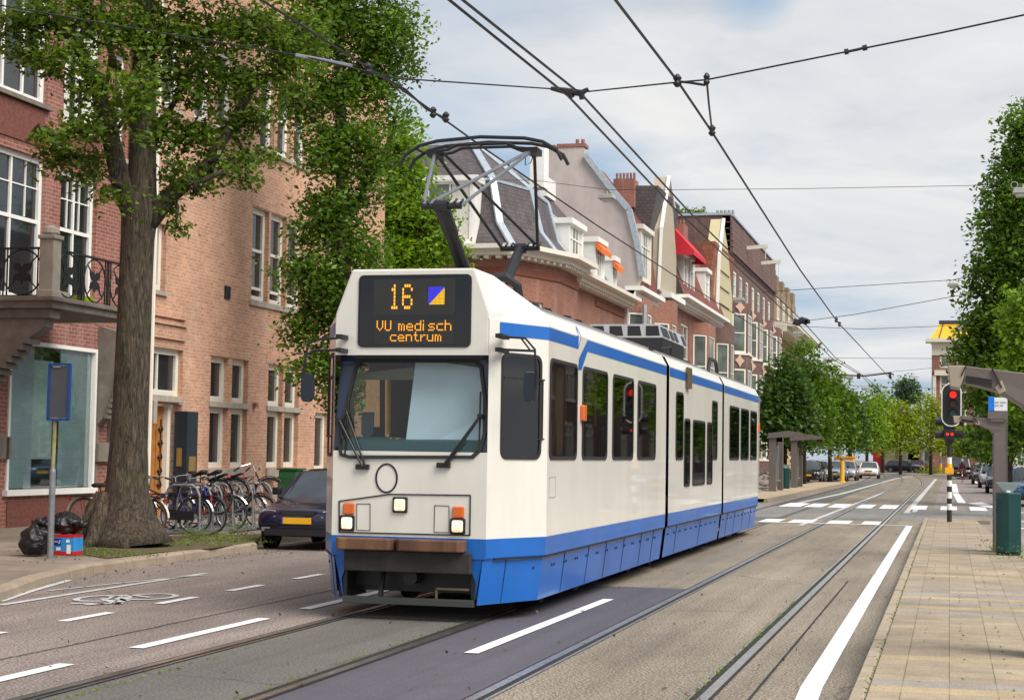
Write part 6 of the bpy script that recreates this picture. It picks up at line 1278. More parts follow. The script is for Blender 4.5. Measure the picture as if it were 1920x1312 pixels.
BAG = NT('black bin bag'); _f = BAG.noise(5, BAG.oco(), 4, .5, 2.5); BAG.b.inputs['Base Color'].default_value = (.006, .0065, .009, 1); BAG.b.inputs['Roughness'].default_value = .25; BAG.bump(_f, .8, .05); BAG = BAG.m
def bag(label, c, rx, ry, rz, knot, seed):
    t = thing('rubbish_bag', label, 'rubbish bag', (c[0], c[1], c[2] - rz * .9), 'black rubbish bags by the sign pole'); bm = bmesh.new(); bmesh.ops.create_icosphere(bm, subdivisions=4, radius=1)
    r_ = random.Random(seed); ph = [(r_.uniform(0, 6), r_.uniform(2, 6), Vector((r_.gauss(0, 1), r_.gauss(0, 1), r_.gauss(0, 1))).normalized()) for _ in range(9)]
    for v in bm.verts:
        d = v.co.normalized(); k = 1 + sum(.028 * math.sin(f * 2.2 * d.dot(ax) + p_) for p_, f, ax in ph) + .03 * math.sin(9 * math.atan2(d.y, d.x) + 4 * d.z); q = d * k
        if q.z < -.75: q.z = -.75 - (q.z + .75) * .1
        if q.z > .4: q.x *= 1 - (q.z - .4) * .6; q.y *= 1 - (q.z - .4) * .6
        v.co = Vector(c) + Vector((q.x * rx, q.y * ry, q.z * rz))
    me = bpy.data.meshes.new('sack'); bm.to_mesh(me); bm.free(); mesh_obj('sack', me, BAG, t, True)
    b = MB(); k = Vector(knot); a = Vector(c) + (k - Vector(c)) * .75
    b.tube([a, k], [.07, .03], 8); [b.tube([k, k + V(*o) * .5, k + V(*o)], [.03, .05, .012], 6) for o in ((.09, 0, .06), (-.1, .02, .05), (.02, -.03, .1))]; b.build('knot', BAG, t, smooth=True); return t
Z = .12; p = onZ(66, 1042, Z)
bag('large black rubbish bag standing left of the sign pole', (p[0], p[1] - .0, .33), .2, .2, .25, V(*onY(75, 985, p[1])), 3)
bag('shiny black rubbish bag lying on top of the cardboard box', (*onY(122, 982, 20.9)[:2], onY(122, 982, 20.9)[2]), .25, .22, .17, V(*onY(152, 988, 20.75)), 8)
bag('small crumpled black bag behind the pole between bag and box', (*onY(88, 986, 20.85)[:2], onY(88, 986, 20.85)[2]), .16, .15, .13, V(*onY(70, 984, 20.8)), 12)
bx = thing('cardboard_box', 'blue and red printed nappy box under the black bag', 'box', onZ(118, 1042, Z)); Yb_ = onZ(118, 1042, Z)[1] + .08
q = [V(*onY(x, y, Yb_)) for x, y in ((99, 1042), (137, 1042), (137, 1003), (99, 1003))]; x0, x1, zt = q[0].x, q[1].x, q[2].z
b = MB(); b.mat(0).box(x0, x1, Yb_, Yb_ + .26, .18, zt - .035); b.mat(1).box(x0 - .001, x1 + .001, Yb_ - .001, Yb_ + .261, .125, .18); b.mat(1).box(x0 - .001, x1 + .001, Yb_ - .001, Yb_ + .261, zt - .035, zt)
b.build('carton', [mat('blue card', (.03, .25, .6), .5), mat('red card', (.5, .015, .02), .5)], bx)
b = MB(); b.box(x0 + .01, x0 + .12, Yb_ - .004, Yb_, zt - .14, zt - .05); b.build('printed_panel', mat('dark blue print', (.01, .03, .25), .5), bx)
b = MB(); b.box(x1 - .1, x1 - .04, Yb_ - .004, Yb_, .15, .27); b.box(x1 - .11, x1 - .06, Yb_ - .004, Yb_, zt - .1, zt - .06); b.box(x0 + .05, x0 + .11, Yb_ - .004, Yb_, .19, .23)
for (a, c_) in (((.085, .115), (.105, .115)), ((.105, .115), (.105, .095)), ((.105, .095), (.085, .095)), ((.085, .095), (.085, .075)), ((.085, .075), (.105, .075))): b.bar((x0 + a[0], Yb_ - .006, zt - .19 + a[1]), (x0 + c_[0], Yb_ - .006, zt - .19 + c_[1]), .006, .005, (0, 1, 0))
for i in range(4): b.bar((x0 + .025 + i * .013, Yb_ - .006, zt - .1), (x0 + .025 + i * .013, Yb_ - .006, zt - .085), .005, .005, (0, 1, 0))
b.build('white_print', MT['white'], bx)
gc = thing('utility_cabinet', 'ribbed dark green cabinet on the pavement behind the navy car', 'cabinet', (-13.2, 33.4, .12)); c = onX(546, 900, -13.2)
b = MB(); b.box(c[0] - .2, c[0] + .2, c[1] - .22, c[1] + .22, .12, 1.18); b.build('casing', mat('green plastic', (.02, .1, .03), .5), gc, bevel=.03)
b = MB(); [b.box(c[0] - .205 + .06 * k, c[0] - .18 + .06 * k, c[1] - .235, c[1] - .22, .3, 1.05) for k in range(7)]; b.box(c[0] - .23, c[0] + .23, c[1] - .25, c[1] + .25, 1.18, 1.22); b.build('lid', mat('green rib', (.015, .08, .025), .5), gc)
# ================================================================= TRAM STOPS
SH = mat('brown grey shelter metal', (.16, .135, .125), .5, .3, var=.12); SHL = mat('pale end block', (.34, .28, .22), .6)
def arm(label, loc, kz=1):
    t = thing('tram_shelter', label, 'tram shelter', (0, 0, 0), 'tram shelter frames on the right platform'); x, y = 0, 0
    Yr = 28.4; P_ = lambda a, c: V(onY(a, c, Yr)[0], 0, onY(a, 779.5 + (c - 779.5) * kz if c < 815 else c, Yr)[2] - .12)
    b = MB(); b.prism([P_(*q) for q in ((1802, 779.5), (1889, 787), (1889, 806), (1862, 812), (1853, 804), (1832, 795), (1800, 789))], (0, .42, 0)); b.prism([P_(*q) for q in ((1862, 812), (1889, 806), (1889, 1036), (1862, 1036))], (0, .16, 0)); b.prism([P_(*q) for q in ((1862.5, 812), (1872, 812), (1872, 1036), (1862.5, 1036))], (0, .5, 0)); b.build('frame', SH, t, bevel=.008)
    b = MB(); b.prism([P_(*q) + V(0, -.01, 0) for q in ((1797, 779.3), (1803, 779.5), (1800, 789), (1797, 793), (1789, 792), (1787, 779.2))], (0, .44, 0)); b.prism([P_(*q) + V(0, -.012, 0) for q in ((1828, 793), (1834, 788), (1838, 795), (1832, 797))], (0, .02, 0)); b.build('end_block', SHL, t, bevel=.006)
    b = MB()
    for k in range(3): b.prism([P_(1803, 785.5 + 1.9 * k) + V(0, -.02 - .0 * k, 0), P_(1826, 788 + 1.9 * k) + V(0, -.02, 0), P_(1826, 788.7 + 1.9 * k) + V(0, -.02, 0), P_(1803, 786.4 + 1.9 * k) + V(0, -.02, 0)], (0, .05, 0))
    b.bar(P_(1803, 779.5) + V(0, -.012, 0), P_(1799, 785.5) + V(0, -.012, 0), .01, .02, (0, 1, 0)); b.bar(P_(1826, 781.5) + V(0, -.012, 0), P_(1834, 793) + V(0, -.012, 0), .01, .02, (0, 1, 0)); b.build('grille', MT['black'], t)
    t.location = (loc[0], loc[1], .12); return t
a1 = arm('far brown grey shelter frame with thick post behind the green bin', (0, 28.4))
a2 = arm('nearest brown grey shelter roof beam reaching in from the right edge', (-.07, 13.3), 1.45)
ip = thing('information_panel', 'blue and white stop name panel mounted on top of the far shelter post', 'sign', (.8, 28.4, 2.3)); P_ = lambda x, y: V(*onY(x, y, 28.35))
b = MB(); b.box(P_(1851, 0).x, P_(1888, 0).x, 28.35, 28.45, P_(0 + 1870, 785).z, P_(1870, 770).z); b.box(P_(1856, 0).x, P_(1882, 0).x, 28.36, 28.44, P_(1870, 790).z, P_(1870, 784).z); b.build('bracket', SH, ip)
b = MB(); b.box(P_(1863, 0).x, P_(1887, 0).x, 28.35, 28.42, P_(1870, 771).z, P_(1870, 745).z); wp = b.build('name_board', mat('white board', (.75, .77, .8), .4), ip)
b = MB(); b.box(P_(1852, 0).x, P_(1863, 0).x, 28.35, 28.42, P_(1870, 771).z, P_(1870, 743).z); b.build('blue_board', mat('blue board', (.005, .18, .75), .4), ip)
b = MB(); c = P_(1865, 755)
for r_, n in ((0, 17), (1, 13)):
    for k in range(n):
        if k in (6, 7): continue
        h_ = .006 + .008 * ((k * 7) % 3); b.box(c.x + .011 * k, c.x + .011 * k + .007, 28.344, 28.35, c.z - .05 * r_, c.z - .05 * r_ + h_)
b.build('lettering', mat('grey text', (.2, .22, .25), .5), wp)
def bin_(label, loc):
    t = thing('litter_bin', label, 'litter bin', (0, 0, 0), 'green litter bins'); G = mat('bottle green steel', (.008, .055, .055), .35, .2, var=.1)
    b = MB(); b.prism([(-.19, -.14, .05), (.0, -.19, .05), (.19, -.14, .05), (.19, .14, .05), (-.19, .14, .05)], (0, 0, .93)); b.build('casing', G, t, bevel=.012)
    b = MB(); [b.box(-.17 + .0, -.02, -.165 - .0 * k, -.15, .1 + .045 * k, .115 + .045 * k) or b.box(.04, .185, -.165, -.15, .1 + .045 * k, .115 + .045 * k) for k in range(18)]; b.box(-.18, .18, -.13, .13, .0, .05); b.build('perforation', mat('dark green slot', (.004, .03, .03), .5), t)
    b = MB(); b.prism([(-.19, -.15, 1.14), (.19, -.15, 1.14), (.07, -.15, .99), (-.07, -.15, .99)], (0, .3, 0)); b.box(-.06, .06, -.17, .1, .97, 1.03); b.build('hopper', mat('grey green hopper', (.22, .3, .3), .35, .4), t, bevel=.006)
    b = MB(); b.box(-.03, .03, -.175, -.17, .985, 1.015); b.build('sticker', MT['white'], t); t.location = loc; return t
bn = bin_('bottle green litter bin with funnel top on the right platform', (.9, 27.75, .12)); b2 = copy_tree(bn); b2['label'] = 'green litter bin between the two left shelters'; b2.location = (*onZ(1473, 916, .12)[:2], .12)
# left stop shelters
def lshel(label, x, y):
    t = thing('tram_shelter', label, 'tram shelter', (0, 0, 0), 'tram shelters on the left platform'); b = MB(); b.box(-.25, .05, 0, .35, 0, 2.35); b.build('post', SH, t, bevel=.01); b = MB(); b.box(-.2, .05, 3.2, 3.5, 0, 2.35); b.build('post', SH, t, bevel=.01)
    b = MB(); b.prism([(-.28, -.1, 2.28), (.3, -.1, 2.34), (1.15, -.1, 2.42), (1.22, -.1, 2.5), (.6, -.1, 2.62), (-.28, -.1, 2.5)], (0, 2.1, 0)); b.build('canopy', SH, t)
    b = MB(); b.box(-.12, -.1, .6, 3.0, .25, 2.0); b.box(-.3, .0, .7, 2.9, .42, .47); b.build('bench_panel', mat('glass panel', (.2, .24, .24), .15), t); t.location = (x, y, .13); return t
p = onZ(1452, 921, .13); l1 = lshel('first left tram shelter, with a white sign box on its roof', p[0], p[1]); p = onZ(1492, 914, .13); l2 = copy_tree(l1); l2['label'] = 'second left tram shelter beyond the green bin'; l2.location = (p[0], p[1], .13)
sb = thing('sign_box', 'white sign box on the roof of the first left shelter', 'sign', (-7, 73, 2.6)); Yq = 74; q = [V(*onY(x, y, Yq)) for x, y in ((1455, 828), (1467, 828), (1467, 811), (1455, 811))]; b = MB(); b.prism(q, (0, .15, 0)); b.build('box', mat('pale sign face', (.6, .65, .7), .4), sb); b = MB(); b.box(q[0].x, q[1].x, Yq, Yq + .1, 2.5, q[0].z); b.build('stand', SH, sb)
# ================================================================= TRAFFIC LIGHT
tl = thing('traffic_light', 'traffic light on black and white banded pole showing red, at the platform end', 'traffic light', (0, 41.8, .12)); YL = 41.8; Q = lambda x, y, d=0: V(*onY(x, y, YL + d))
BW = [mat('pole black', (.02, .02, .022), .5), mat('pole white', (.75, .75, .73), .5), MT['yellow']]
xc = Q(1780, 900).x; b = MB()
for y1, y0, k in ((980, 955.5, 0), (955.5, 944, 1), (944, 934, 0), (934, 922, 1), (922, 911.4, 0), (911.4, 900, 1), (900, 890, 0), (890, 869, 2), (869, 857, 1), (857, 812, 0)):
    b.mat(k); b.tube([(xc, YL, max(.12, Q(1780, y1).z)), (xc, YL, Q(1780, y0).z)], .058 if k != 2 else .066, 14)
b.build('pole', BW, tl, fix=False)
b = MB(); b.box(xc - .1, xc + .1, YL - .08, YL + .05, Q(1780, 888).z, Q(1780, 876).z); [b.box(xc - .085 + .1 * (k % 2), xc - .045 + .1 * (k % 2), YL - .085, YL - .08, Q(1780, 886 - 4 * (k // 2)).z, Q(1780, 884 - 4 * (k // 2)).z) for k in range(4)]; b.build('push_button', MT['yellow'], tl)
c = Q(1784, 759); w_ = .235; hh = .52; b = MB(); o_ = rr(c.x - w_, c.x + w_, c.z - hh, c.z + hh, .22, 8); b.loft([[(u, YL - .1, v) for u, v in o_], [(u, YL - .07, v) for u, v in o_]], close=True, capa=True, capb=True); b.build('backboard', MT['black'], tl)
i_ = rr(c.x - w_ + .025, c.x + w_ - .025, c.z - hh + .025, c.z + hh - .025, .2, 8); b = MB(); b.loft([[(u, YL - .104, v) for u, v in o_], [(u, YL - .104, v) for u, v in i_]], close=True); b.build('white_border', MT['white'], tl)
REDL = mat('lit red lamp', (1, .02, .01), .3, emit=.85, var=0)
for x, y, m_, r_ in ((1787, 740, REDL, .085), (1787, 757, mat('dark amber lens', (.12, .04, .01), .3), .085), (1787, 775, mat('dark green lens', (.01, .12, .09), .3), .085), (1776.5, 814, REDL, .034), (1785, 814, REDL, .034)):
    q = Q(x, y); b = MB(); dd = -.13 if r_ > .05 else -.19; b.tube([(q.x, YL + dd, q.z), (q.x, YL + dd + .02, q.z)], r_, 16); o = b.build('lamp', m_, tl)
    if r_ > .05: b = MB(); b.loft([[(q.x + (r_ + .015) * math.cos(a), y_, q.z + (r_ + .015) * math.sin(a)) for a in np.linspace(-.3, 3.44, 14)] for y_ in (YL - .1, YL - .27)]); b.build('visor', MT['black'], o)
b = MB(); q = Q(1780, 814); b.box(q.x - .13, q.x + .13, YL - .17, YL + .1, q.z - .12, q.z + .12); b.tube([(q.x, YL, q.z - .12), (q.x, YL, q.z - .25)], [.14, .06], 10)
for s_ in (-1, 1):
    for dz in (0, .31): b.tube([(q.x + s_ * .1, YL, q.z + dz), (q.x + s_ * .33, YL - .02, q.z + dz)], [.09, .11], 10)
b.box(q.x - .14, q.x + .14, YL - .06, YL + .1, q.z + .12, q.z + .5); b.build('signal_housing', MT['black'], tl)
# ================================================================= SMALL THINGS FURTHER AWAY
def bollard(label, q, h=1.25):
    p = onZ(*q, .0); t = thing('bollard', label, 'bollard', (p[0], p[1], 0), 'yellow island bollards'); b = MB(); b.tube([(p[0], p[1], 0), (p[0], p[1], .1), (p[0], p[1], .12), (p[0], p[1], h)], [.24, .24, .16, .12], 10); b.build('body', MT['yellow'], t)
    b = MB(); b.tube([(p[0], p[1], h), (p[0], p[1], h + (.45 if 'blue' in label else .12))], .17, 12); b.build('head', mat('dark bollard head', (.1, .2, .35), .5), t); return t
bollard('yellow bollard with round blue head near the traffic light', (1764, 888)); bollard('orange yellow bollard on the tip of the left platform', (1579, 905), 1.5)
ct = thing('container', 'orange yellow steel container parked behind the left row of cars', 'container', (-7, 131, 0)); x0, x1 = onY(1566, 880, 138)[0], onY(1600, 880, 138)[0]; zt = onY(1580, 858, 138)[2]
b = MB(); b.box(x0, x1, 138, 141, .15, zt); b.build('box', MT['yellow'], ct); b = MB(); [b.box(x0 + .1 + .22 * k, x0 + .18 + .22 * k, 137.95, 138, .3, zt - .15) for k in range(6)]; b.box(x0 - .06, x1 + .06, 137.9, 141, zt, zt + .12); b.box(x0, x0 + .2, 138, 138.3, 0, .15); b.box(x1 - .2, x1, 138, 138.3, 0, .15); b.build('ribs', mat('orange ribs', (.7, .3, .01), .5), ct)
ms = thing('overhead_mast', 'pale green overhead line mast rising behind the orange container', 'mast', (-7, 150, 0)); p = onY(1579, 870, 148); b = MB(); b.tube([(p[0], 148, 0), (p[0], 148, onY(1579, 700, 148)[2])], [.32, .24], 12); b.build('shaft', mat('pale green steel', (.4, .48, .42), .5), ms)
rs_ = thing('advertising_pillar', 'red advertising pillar with pale poster at the far kerb', 'sign', (-7, 212, 0)); p = onY(1646, 870, 212); b = MB(); b.box(p[0] - .6, p[0] + .5, 212, 212.4, .06, 3.2); b.build('case', MT['redcloth'], rs_); q = onY(1666, 870, 211); b = MB(); b.box(q[0] - .8, q[0] + .8, 211, 211.2, .9, 3.6); b.build('poster', mat('blurred poster', (.5, .42, .3), .5, var=.5, sc=.8), rs_)
for k, (x, y0, y1, Y) in enumerate(((1733, 834, 884, 207), (1489, 826, 880, 130), (1569, 850, 880, 140))):
    p = onY(x, y1, Y); t = thing('street_pole', ('white slim pole at the far kerb right of the blue estate', 'white sign pole beside the second left shelter', 'thin white pole beside the orange container')[k], 'pole', (p[0], Y, 0)); b = MB(); b.tube([(p[0], Y, 0), (p[0], Y, onY(x, y0, Y)[2])], .07, 8); b.build('shaft', MT['white'], t); b = MB(); zz = onY(x, y0, Y)[2]; b.box(p[0] - .25, p[0] + .25, Y - .03, Y + .03, zz - .6, zz); b.build('plate', mat('blue white plate', (.2, .35, .6), .5), t)
# cyclist seen from behind
def person(label, cat='cyclist'):
    t = thing('person', label, 'person', (0, 0, 0)); sk = mat('skin', (.45, .27, .2), .6); jk = mat('maroon jacket', (.09, .015, .03), .8); tr_ = mat('dark trousers', (.02, .02, .03), .8)
    bm_v = [(0, .18, .95), (0, .12, 1.15), (0, .04, 1.36), (0, 0, 1.45), (0, -.02, 1.58), (.11, .18, .93), (.13, -.14, .72), (.11, .0, .36), (.11, -.1, .28), (-.11, .18, .93), (-.13, -.1, .86), (-.11, .12, .52), (-.11, .02, .43), (.19, .04, 1.36), (.27, -.14, 1.16), (.27, -.34, 1.05), (-.19, .04, 1.36), (-.27, -.14, 1.16), (-.27, -.34, 1.05)]
    E_ = [(0, 1), (1, 2), (2, 3), (3, 4), (0, 5), (5, 6), (6, 7), (7, 8), (0, 9), (9, 10), (10, 11), (11, 12), (2, 13), (13, 14), (14, 15), (2, 16), (16, 17), (17, 18)]
    rad = [.15, .14, .16, .06, .09, .1, .075, .05, .04, .1, .075, .05, .04, .07, .048, .035, .07, .048, .035]
    me = bpy.data.meshes.new('body'); me.from_pydata(bm_v, E_, []); o = mesh_obj('body', me, [jk, tr_, sk], t, True); md = o.modifiers.new('skin', 'SKIN'); 
    for v, r_ in zip(me.skin_vertices[0].data, rad): v.radius = (r_, r_)
    me.skin_vertices[0].data[0].use_root = True; o.modifiers.new('s', 'SUBSURF').levels = 1
    b = MB(); b.tube([(0, -.02, 1.52), (0, -.03, 1.6), (0, -.03, 1.7), (0, -.02, 1.78)], [.07, .1, .11, .05], 12); b.build('hair', mat('grey helmet', (.35, .35, .36), .6), t, smooth=True)
    b = MB(); [b.loft([[(x + r_ * math.cos(a), y, z + r_ * math.sin(a)) for a in np.linspace(0, 6.28, 9)[:-1]] for x, y, z, r_ in q], close=True, capa=True, capb=True) for q in ([(.12, .18, .93, .11), (.13, -.14, .74, .09)], [(-.12, .18, .93, .11), (-.13, -.1, .86, .09)])]; b.build('trousers', tr_, t, smooth=True); return t
p = onZ(1804, 905); ps = person('cyclist in a maroon jacket riding away beyond the traffic light'); ps.location = (p[0], p[1], 0); ps.scale = (.95,) * 3
cb_ = bike('bicycle ridden by the cyclist in the maroon jacket', FMs['red'], group=None); put(cb_, p[0], p[1], 0, 0, 0, 0, .95)
# parked bicycles in the far right, one group
bk0 = bike('bicycle in the crowd of parked bicycles behind the cyclist', FMs['black'], group='bicycles parked far right'); put(bk0, 1.3, 150, 0, R(70), 0, 0, 1)
for k in range(1, 9): c = copy_tree(bk0); c.location = (1.3 + .35 * (k % 5), 150 + 1.2 * k, 0); c.rotation_euler = (0, 0, R(70 + 9 * (k % 3)))
# ================================================================= OVERHEAD WIRES
WM = mat('wire', (.015, .015, .017), .5)
def wire(name, label, cat, pts, r, group=None, m=WM):
    t = thing(name, label, cat, pts[0], group); b = MB(); b.tube(pts, r, 5, True); b.build('cable', m, t, fix=False); return t
def lump(t, pts, name='insulator', r=.045):
    b = MB()
    for p in pts: p = V(*p); b.tube([p - V(.0, 0, .05), p - V(0, 0, .02), p, p + V(0, 0, .03), p + V(0, 0, .06)], [r * .4, r, r * .6, r, r * .4], 8)
    b.build(name, WM, t, fix=False)
def PX(X, L): return [tuple(onX(x, y, X)) for x, y in L]
TW = 'tram contact wires'
w1 = wire('contact_wire', 'contact wire touching the raised pantograph', 'overhead wire', PX(XC, ((480, -6), (735, 155), (830, 222), (912, 281), (1120, 423), (1290, 533), (1440, 628), (1600, 738), (1700, 800))), .011, TW)
w1b = wire('contact_wire', 'short upper wire meeting the pantograph wire at the clamp', 'overhead wire', PX(XC, ((690, 130), (760, 168), (800, 205), (835, 222))), .012, TW); lump(w1b, PX(XC, ((690, 131), (836, 221), (812, 212))), 'clamp', .04)
X2 = -3.65
w2 = wire('feeder_wire', 'left one of the paired wires crossing the middle of the sky', 'overhead wire', PX(X2, ((820, -18), (1065, 180), (1260, 387), (1400, 518), (1492, 603), (1560, 672), (1615, 704), (1650, 740))), .013, TW)
w2b = wire('feeder_wire', 'right one of the paired wires crossing the middle of the sky', 'overhead wire', PX(X2 + .08, ((845, -18), (1093, 180), (1290, 395), (1420, 522), (1506, 603), (1566, 670), (1622, 706), (1660, 742))), .013, TW)
w3 = wire('contact_wire', 'rightmost contact wire falling steeply to the vanishing point', 'overhead wire', PX(-2.29, ((1140, -18), (1270, 152), (1335, 248), (1500, 506), (1570, 603), (1668, 708), (1690, 730))), .012, TW); lump(w3, PX(-2.29, ((1335, 246), (1270, 153), (1568, 600), (1574, 608))), 'clamp', .04)
ya, yb, yc = onX(740, 150, XC)[1], onX(1070, 172, X2)[1], onX(1266, 152, -2.29)[1]
sw_ = [tuple(onY(x, y, Y)) for x, y, Y in ((-60, 0, ya + .5), (240, 52, ya + .3), (560, 104, ya + .1), (740, 147, ya), (1035, 167, yb), (1103, 172, yb), (1266, 155, yc), (1325, 150, yc), (1600, 95, yc - .4), (1760, 63, yc - .6), (1960, 20, yc - .8))]
s1_ = wire('span_wire', 'near span wire strung across the whole street with insulators', 'overhead wire', sw_, .008, 'span wires across the street'); b = MB(); [b.tube([onY(*p_, yc - .4), onY(*q_, yc - .4)], .024, 7) for p_, q_ in (((1583, 98), (1591, 96.5)), ((1617, 91), (1626, 89)))]; b.tube([onY(x, y, yc - .4) for x, y in ((1585, 98), (1605, 94), (1625, 89))], .012, 6); b.build('tensioner', WM, s1_); lump(s1_, [onY(x, y, yc) for x, y in ((1270, 152), (1325, 150))], r=.03)
b = MB(); q = [V(*onY(x, y, yb)) for x, y in ((1033, 166), (1060, 171), (1090, 175), (1103, 167))]; b.tube(q, [.02, .035, .035, .02], 6); b.tube([q[1] + V(.05, 0, 0), V(*onY(1072, 183, yb))], .03, 6); b.tube([q[2], V(*onY(1092, 186, yb))], .03, 6); b.build('wire_hanger', WM, s1_)
b = MB(); b.tube([onY(1325, 150, yc), onY(1329, 195, yc + .8), onX(1335, 246, -2.29)], .01, 5); b.tube([onY(1268, 153, yc), onY(1290, 155, yc), onY(1322, 160, yc)], .012, 5); b.build('steady_arm', WM, s1_)
b = MB(); b.tube([onY(x, y, ya + .1) for x, y in ((555, 104), (600, 112), (660, 124))], .018, 6); b.build('tensioner', MT['steel'], s1_)
def lamp(label, q, Y, w=.5):
    p = V(*onY(*q, Y)); t = thing('street_lamp', label, 'street lamp', p, 'lamps hanging over the street'); b = MB(); b.prism([(p.x - w / 2, Y - .18, p.z - .02), (p.x + w / 2, Y - .18, p.z - .02), (p.x + w * .42, Y - .18, p.z + w * .22), (p.x - w * .42, Y - .18, p.z + w * .22)], (0, .36, 0)); b.ring((p.x - w * .4, Y, p.z + w * .4), (0, 1, 0), w * .16, .012, 12, 4); b.tube([(p.x, Y, p.z + w * .2), (p.x, Y, p.z + w * .45)], .02, 5); b.build('housing', mat('lamp housing', (.38, .38, .36), .5), t, bevel=.02)
    b = MB(); b.prism([(p.x - w * .36, Y - .14, p.z - .02), (p.x + w * .36, Y - .14, p.z - .02), (p.x + w * .28, Y - .14, p.z - w * .2), (p.x - w * .28, Y - .14, p.z - w * .2)], (0, .28, 0)); b.build('glass', mat('lamp glass', (.5, .5, .47), .2), t, bevel=.02)
sp2 = [((-100, 340), (1000, 338), (1140, 356), (1245, 356), (1500, 354), (1880, 347), (2000, 349)), ((1430, 548), (1500, 543), (1785, 525), (1920, 496), (1990, 480)), ((1500, 603), (1600, 590), (1710, 570), (1830, 548), (1990, 520)), ((1440, 597), (1505, 612), (1620, 617), (1800, 610), (1990, 596)), ((1480, 672), (1553, 671), (1745, 672), (1900, 672)), ((1560, 701), (1600, 704), (1745, 690), (1900, 668)), ((1580, 722), (1625, 724), (1745, 728), (1900, 728))]
labs = ['span wire carrying the first hanging lamp by the gable wall', 'span wire carrying the lamp beside the upper right elm', 'slanting span wire just below the middle right lamp', 'level span wire below the twin wire clamps', 'thin distant span wire carrying the small lamp', 'distant slanting span wire near the street end', 'lowest and farthest thin span wire']
for L_, Y, lab in zip(sp2, (42, 75, 72, 92, 110, 122, 140), labs): wire('span_wire', lab, 'overhead wire', [tuple(onY(x, y, Y)) for x, y in L_], .007 if Y < 60 else .014, 'span wires across the street')
for lab, q, Y, w in (('lamp hanging in front of the grey pink gable wall', (1138, 372), 42, .42), ('lamp at the right edge in front of the huge elm', (1918, 362), 42, .5), ('lamp hanging beside the left edge of the huge elm', (1787, 536), 75, .5), ('lamp hanging before the yellow mansard roof', (1802, 617), 92, .6), ('lamp hanging in front of the purple brown block', (1385, 563), 85, .6), ('lamp under the eaves of the yellow building', (1497, 626), 120, .8), ('small lamp high above the middle elms', (1553, 677), 110, .6), ('smaller lamp beyond, by the thick pull-off arm', (1593, 709), 122, .6), ('smallest and farthest hanging lamp', (1621, 729), 140, .6)): lamp(lab, q, Y, w)
b = thing('pull_off_arm', 'thick black bracket arm joining the converging wires', 'wire bracket', onY(1560, 702, 118), None); m = MB(); m.tube([onY(x, y, 118) for x, y in ((1564, 702), (1620, 705), (1670, 699), (1676, 703))], .05, 6); m.tube([onY(1668, 700, 118), onY(1670, 710, 118)], .09, 6); m.tube([onY(1610, 700, 118), onY(1610, 710, 118)], .12, 6); m.build('arm', WM, b)
b = thing('wire_clamp', 'black clamp where the paired wires cross beside the yellow building', 'wire bracket', onY(1500, 603, 50), None); m = MB(); Yk = onX(1500, 603, X2)[1]; m.tube([onY(x, y, Yk) for x, y in ((1488, 602), (1497, 605), (1503, 600), (1514, 604))], .09, 6); m.tube([onY(1512, 600, Yk), onY(1513, 607, Yk)], .09, 6); m.build('clamp', WM, b)
# ================================================================= SKY AND LIGHT
W_ = bpy.data.worlds.new('World'); S.world = W_; W_.use_nodes = True; t = W_.node_tree; N = t.nodes; L = t.links; N.clear()
out = N.new('ShaderNodeOutputWorld'); bg = N.new('ShaderNodeBackground'); L.new(bg.outputs[0], out.inputs[0])
sky = N.new('ShaderNodeTexSky'); sky.sky_type = 'NISHITA'; sky.sun_disc = False
SE, SA = R(50), R(118)       # sun elevation, azimuth clockwise from +Y
sky.sun_elevation = SE; sky.sun_rotation = SA; sky.altitude = 0; sky.dust_density = 2; bg.inputs['Strength'].default_value = .1
tc = N.new('ShaderNodeTexCoord'); sp_ = N.new('ShaderNodeSeparateXYZ'); L.new(tc.outputs['Generated'], sp_.inputs[0])
dv = N.new('ShaderNodeMath'); dv.operation = 'MAXIMUM'; L.new(sp_.outputs[2], dv.inputs[0]); dv.inputs[1].default_value = .03
ad = N.new('ShaderNodeMath'); ad.operation = 'ADD'; L.new(dv.outputs[0], ad.inputs[0]); ad.inputs[1].default_value = .12
vm = N.new('ShaderNodeVectorMath'); vm.operation = 'DIVIDE'; cb = N.new('ShaderNodeCombineXYZ'); [L.new(ad.outputs[0], cb.inputs[i]) for i in range(3)]
L.new(tc.outputs['Generated'], vm.inputs[0]); L.new(cb.outputs[0], vm.inputs[1])
def nz(sc, det, dist=0, off=0, rough=.55):
    m = N.new('ShaderNodeMapping'); m.inputs['Location'].default_value = (off, off * .7, 0); m.inputs['Scale'].default_value = (1, 1, .35); L.new(vm.outputs[0], m.inputs[0])
    x = N.new('ShaderNodeTexNoise'); x.inputs['Scale'].default_value = sc; x.inputs['Detail'].default_value = det; x.inputs['Distortion'].default_value = dist; x.inputs['Roughness'].default_value = rough; L.new(m.outputs[0], x.inputs[0]); return x.outputs[0]
def rmp(f, st):
    x = N.new('ShaderNodeValToRGB'); e = x.color_ramp.elements
    while len(e) < len(st): e.new(.5)
    for a, (p, c) in zip(e, st): a.position = p; a.color = (*c, 1)
    L.new(f, x.inputs[0]); return x.outputs[0]
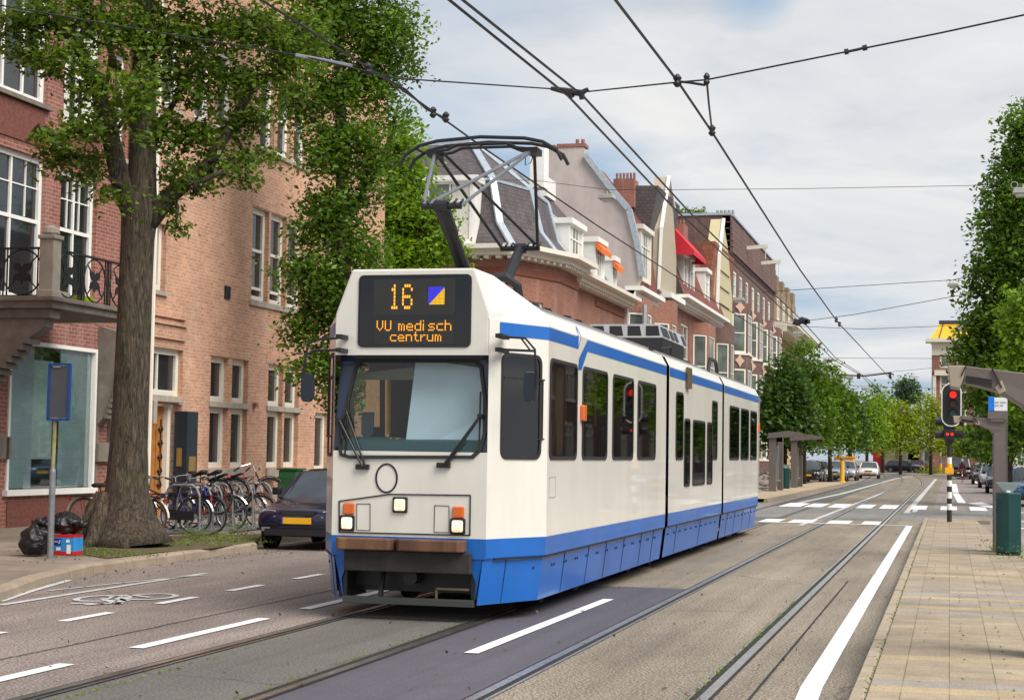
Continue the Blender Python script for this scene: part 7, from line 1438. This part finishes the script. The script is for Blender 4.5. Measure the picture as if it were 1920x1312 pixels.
cover = rmp(nz(.75, 7, .3, 2.3, .5), [(.4, (0, 0, 0)), (.56, (1, 1, 1))])
shade = rmp(nz(1.1, 8, .5, 7.7, .55), [(.32, (4.9, 5.25, 5.75)), (.47, (6.5, 6.7, 6.95)), (.62, (7.7, 7.65, 7.55))])
mx = N.new('ShaderNodeMix'); mx.data_type = 'RGBA'; 
def patch(px, py, w, amt, prev):
    d = _n(ray(px, py)); a = N.new('ShaderNodeVectorMath'); a.operation = 'DISTANCE'; L.new(tc.outputs['Generated'], a.inputs[0]); a.inputs[1].default_value = tuple(d)
    q = N.new('ShaderNodeMath'); q.operation = 'MULTIPLY_ADD'; L.new(a.outputs['Value'], q.inputs[0]); q.inputs[1].default_value = -1 / w; q.inputs[2].default_value = 1; q.use_clamp = True
    k = N.new('ShaderNodeMath'); k.operation = 'MULTIPLY_ADD'; L.new(q.outputs[0], k.inputs[0]); k.inputs[1].default_value = -amt; L.new(prev, k.inputs[2]); return k.outputs[0]
cover = rmp(patch(1415, -25, .035, .2, patch(900, 20, .3, .22, nz(.75, 7, .3, 2.3, .5))), [(.34, (0, 0, 0)), (.5, (1, 1, 1))]); L.new(cover, mx.inputs[0]); L.new(shade, mx.inputs[7])
bl = N.new('ShaderNodeMix'); bl.data_type = 'RGBA'; bl.inputs[0].default_value = .72; L.new(sky.outputs[0], bl.inputs[6]); bl.inputs[7].default_value = (3.9, 5.3, 6.9, 1); L.new(bl.outputs[2], mx.inputs[6])
L.new(mx.outputs[2], bg.inputs[0])
sd = bpy.data.lights.new('sun', 'SUN'); so = bpy.data.objects.new('sun', sd); COL.objects.link(so); sd.energy = 4.1; sd.angle = R(45); sd.color = (1, .95, .87)
d = Vector((math.sin(SA) * math.cos(SE), math.cos(SA) * math.cos(SE), math.sin(SE))); so.rotation_euler = d.to_track_quat('Z', 'Y').to_euler(); so.location = d * 50
S.view_settings.view_transform = 'Standard'; S.view_settings.look = 'None'; S.view_settings.exposure = .2; S.view_settings.gamma = 1
S.cycles.max_bounces = 6; S.cycles.transparent_max_bounces = 16; S.cycles.use_denoising = True
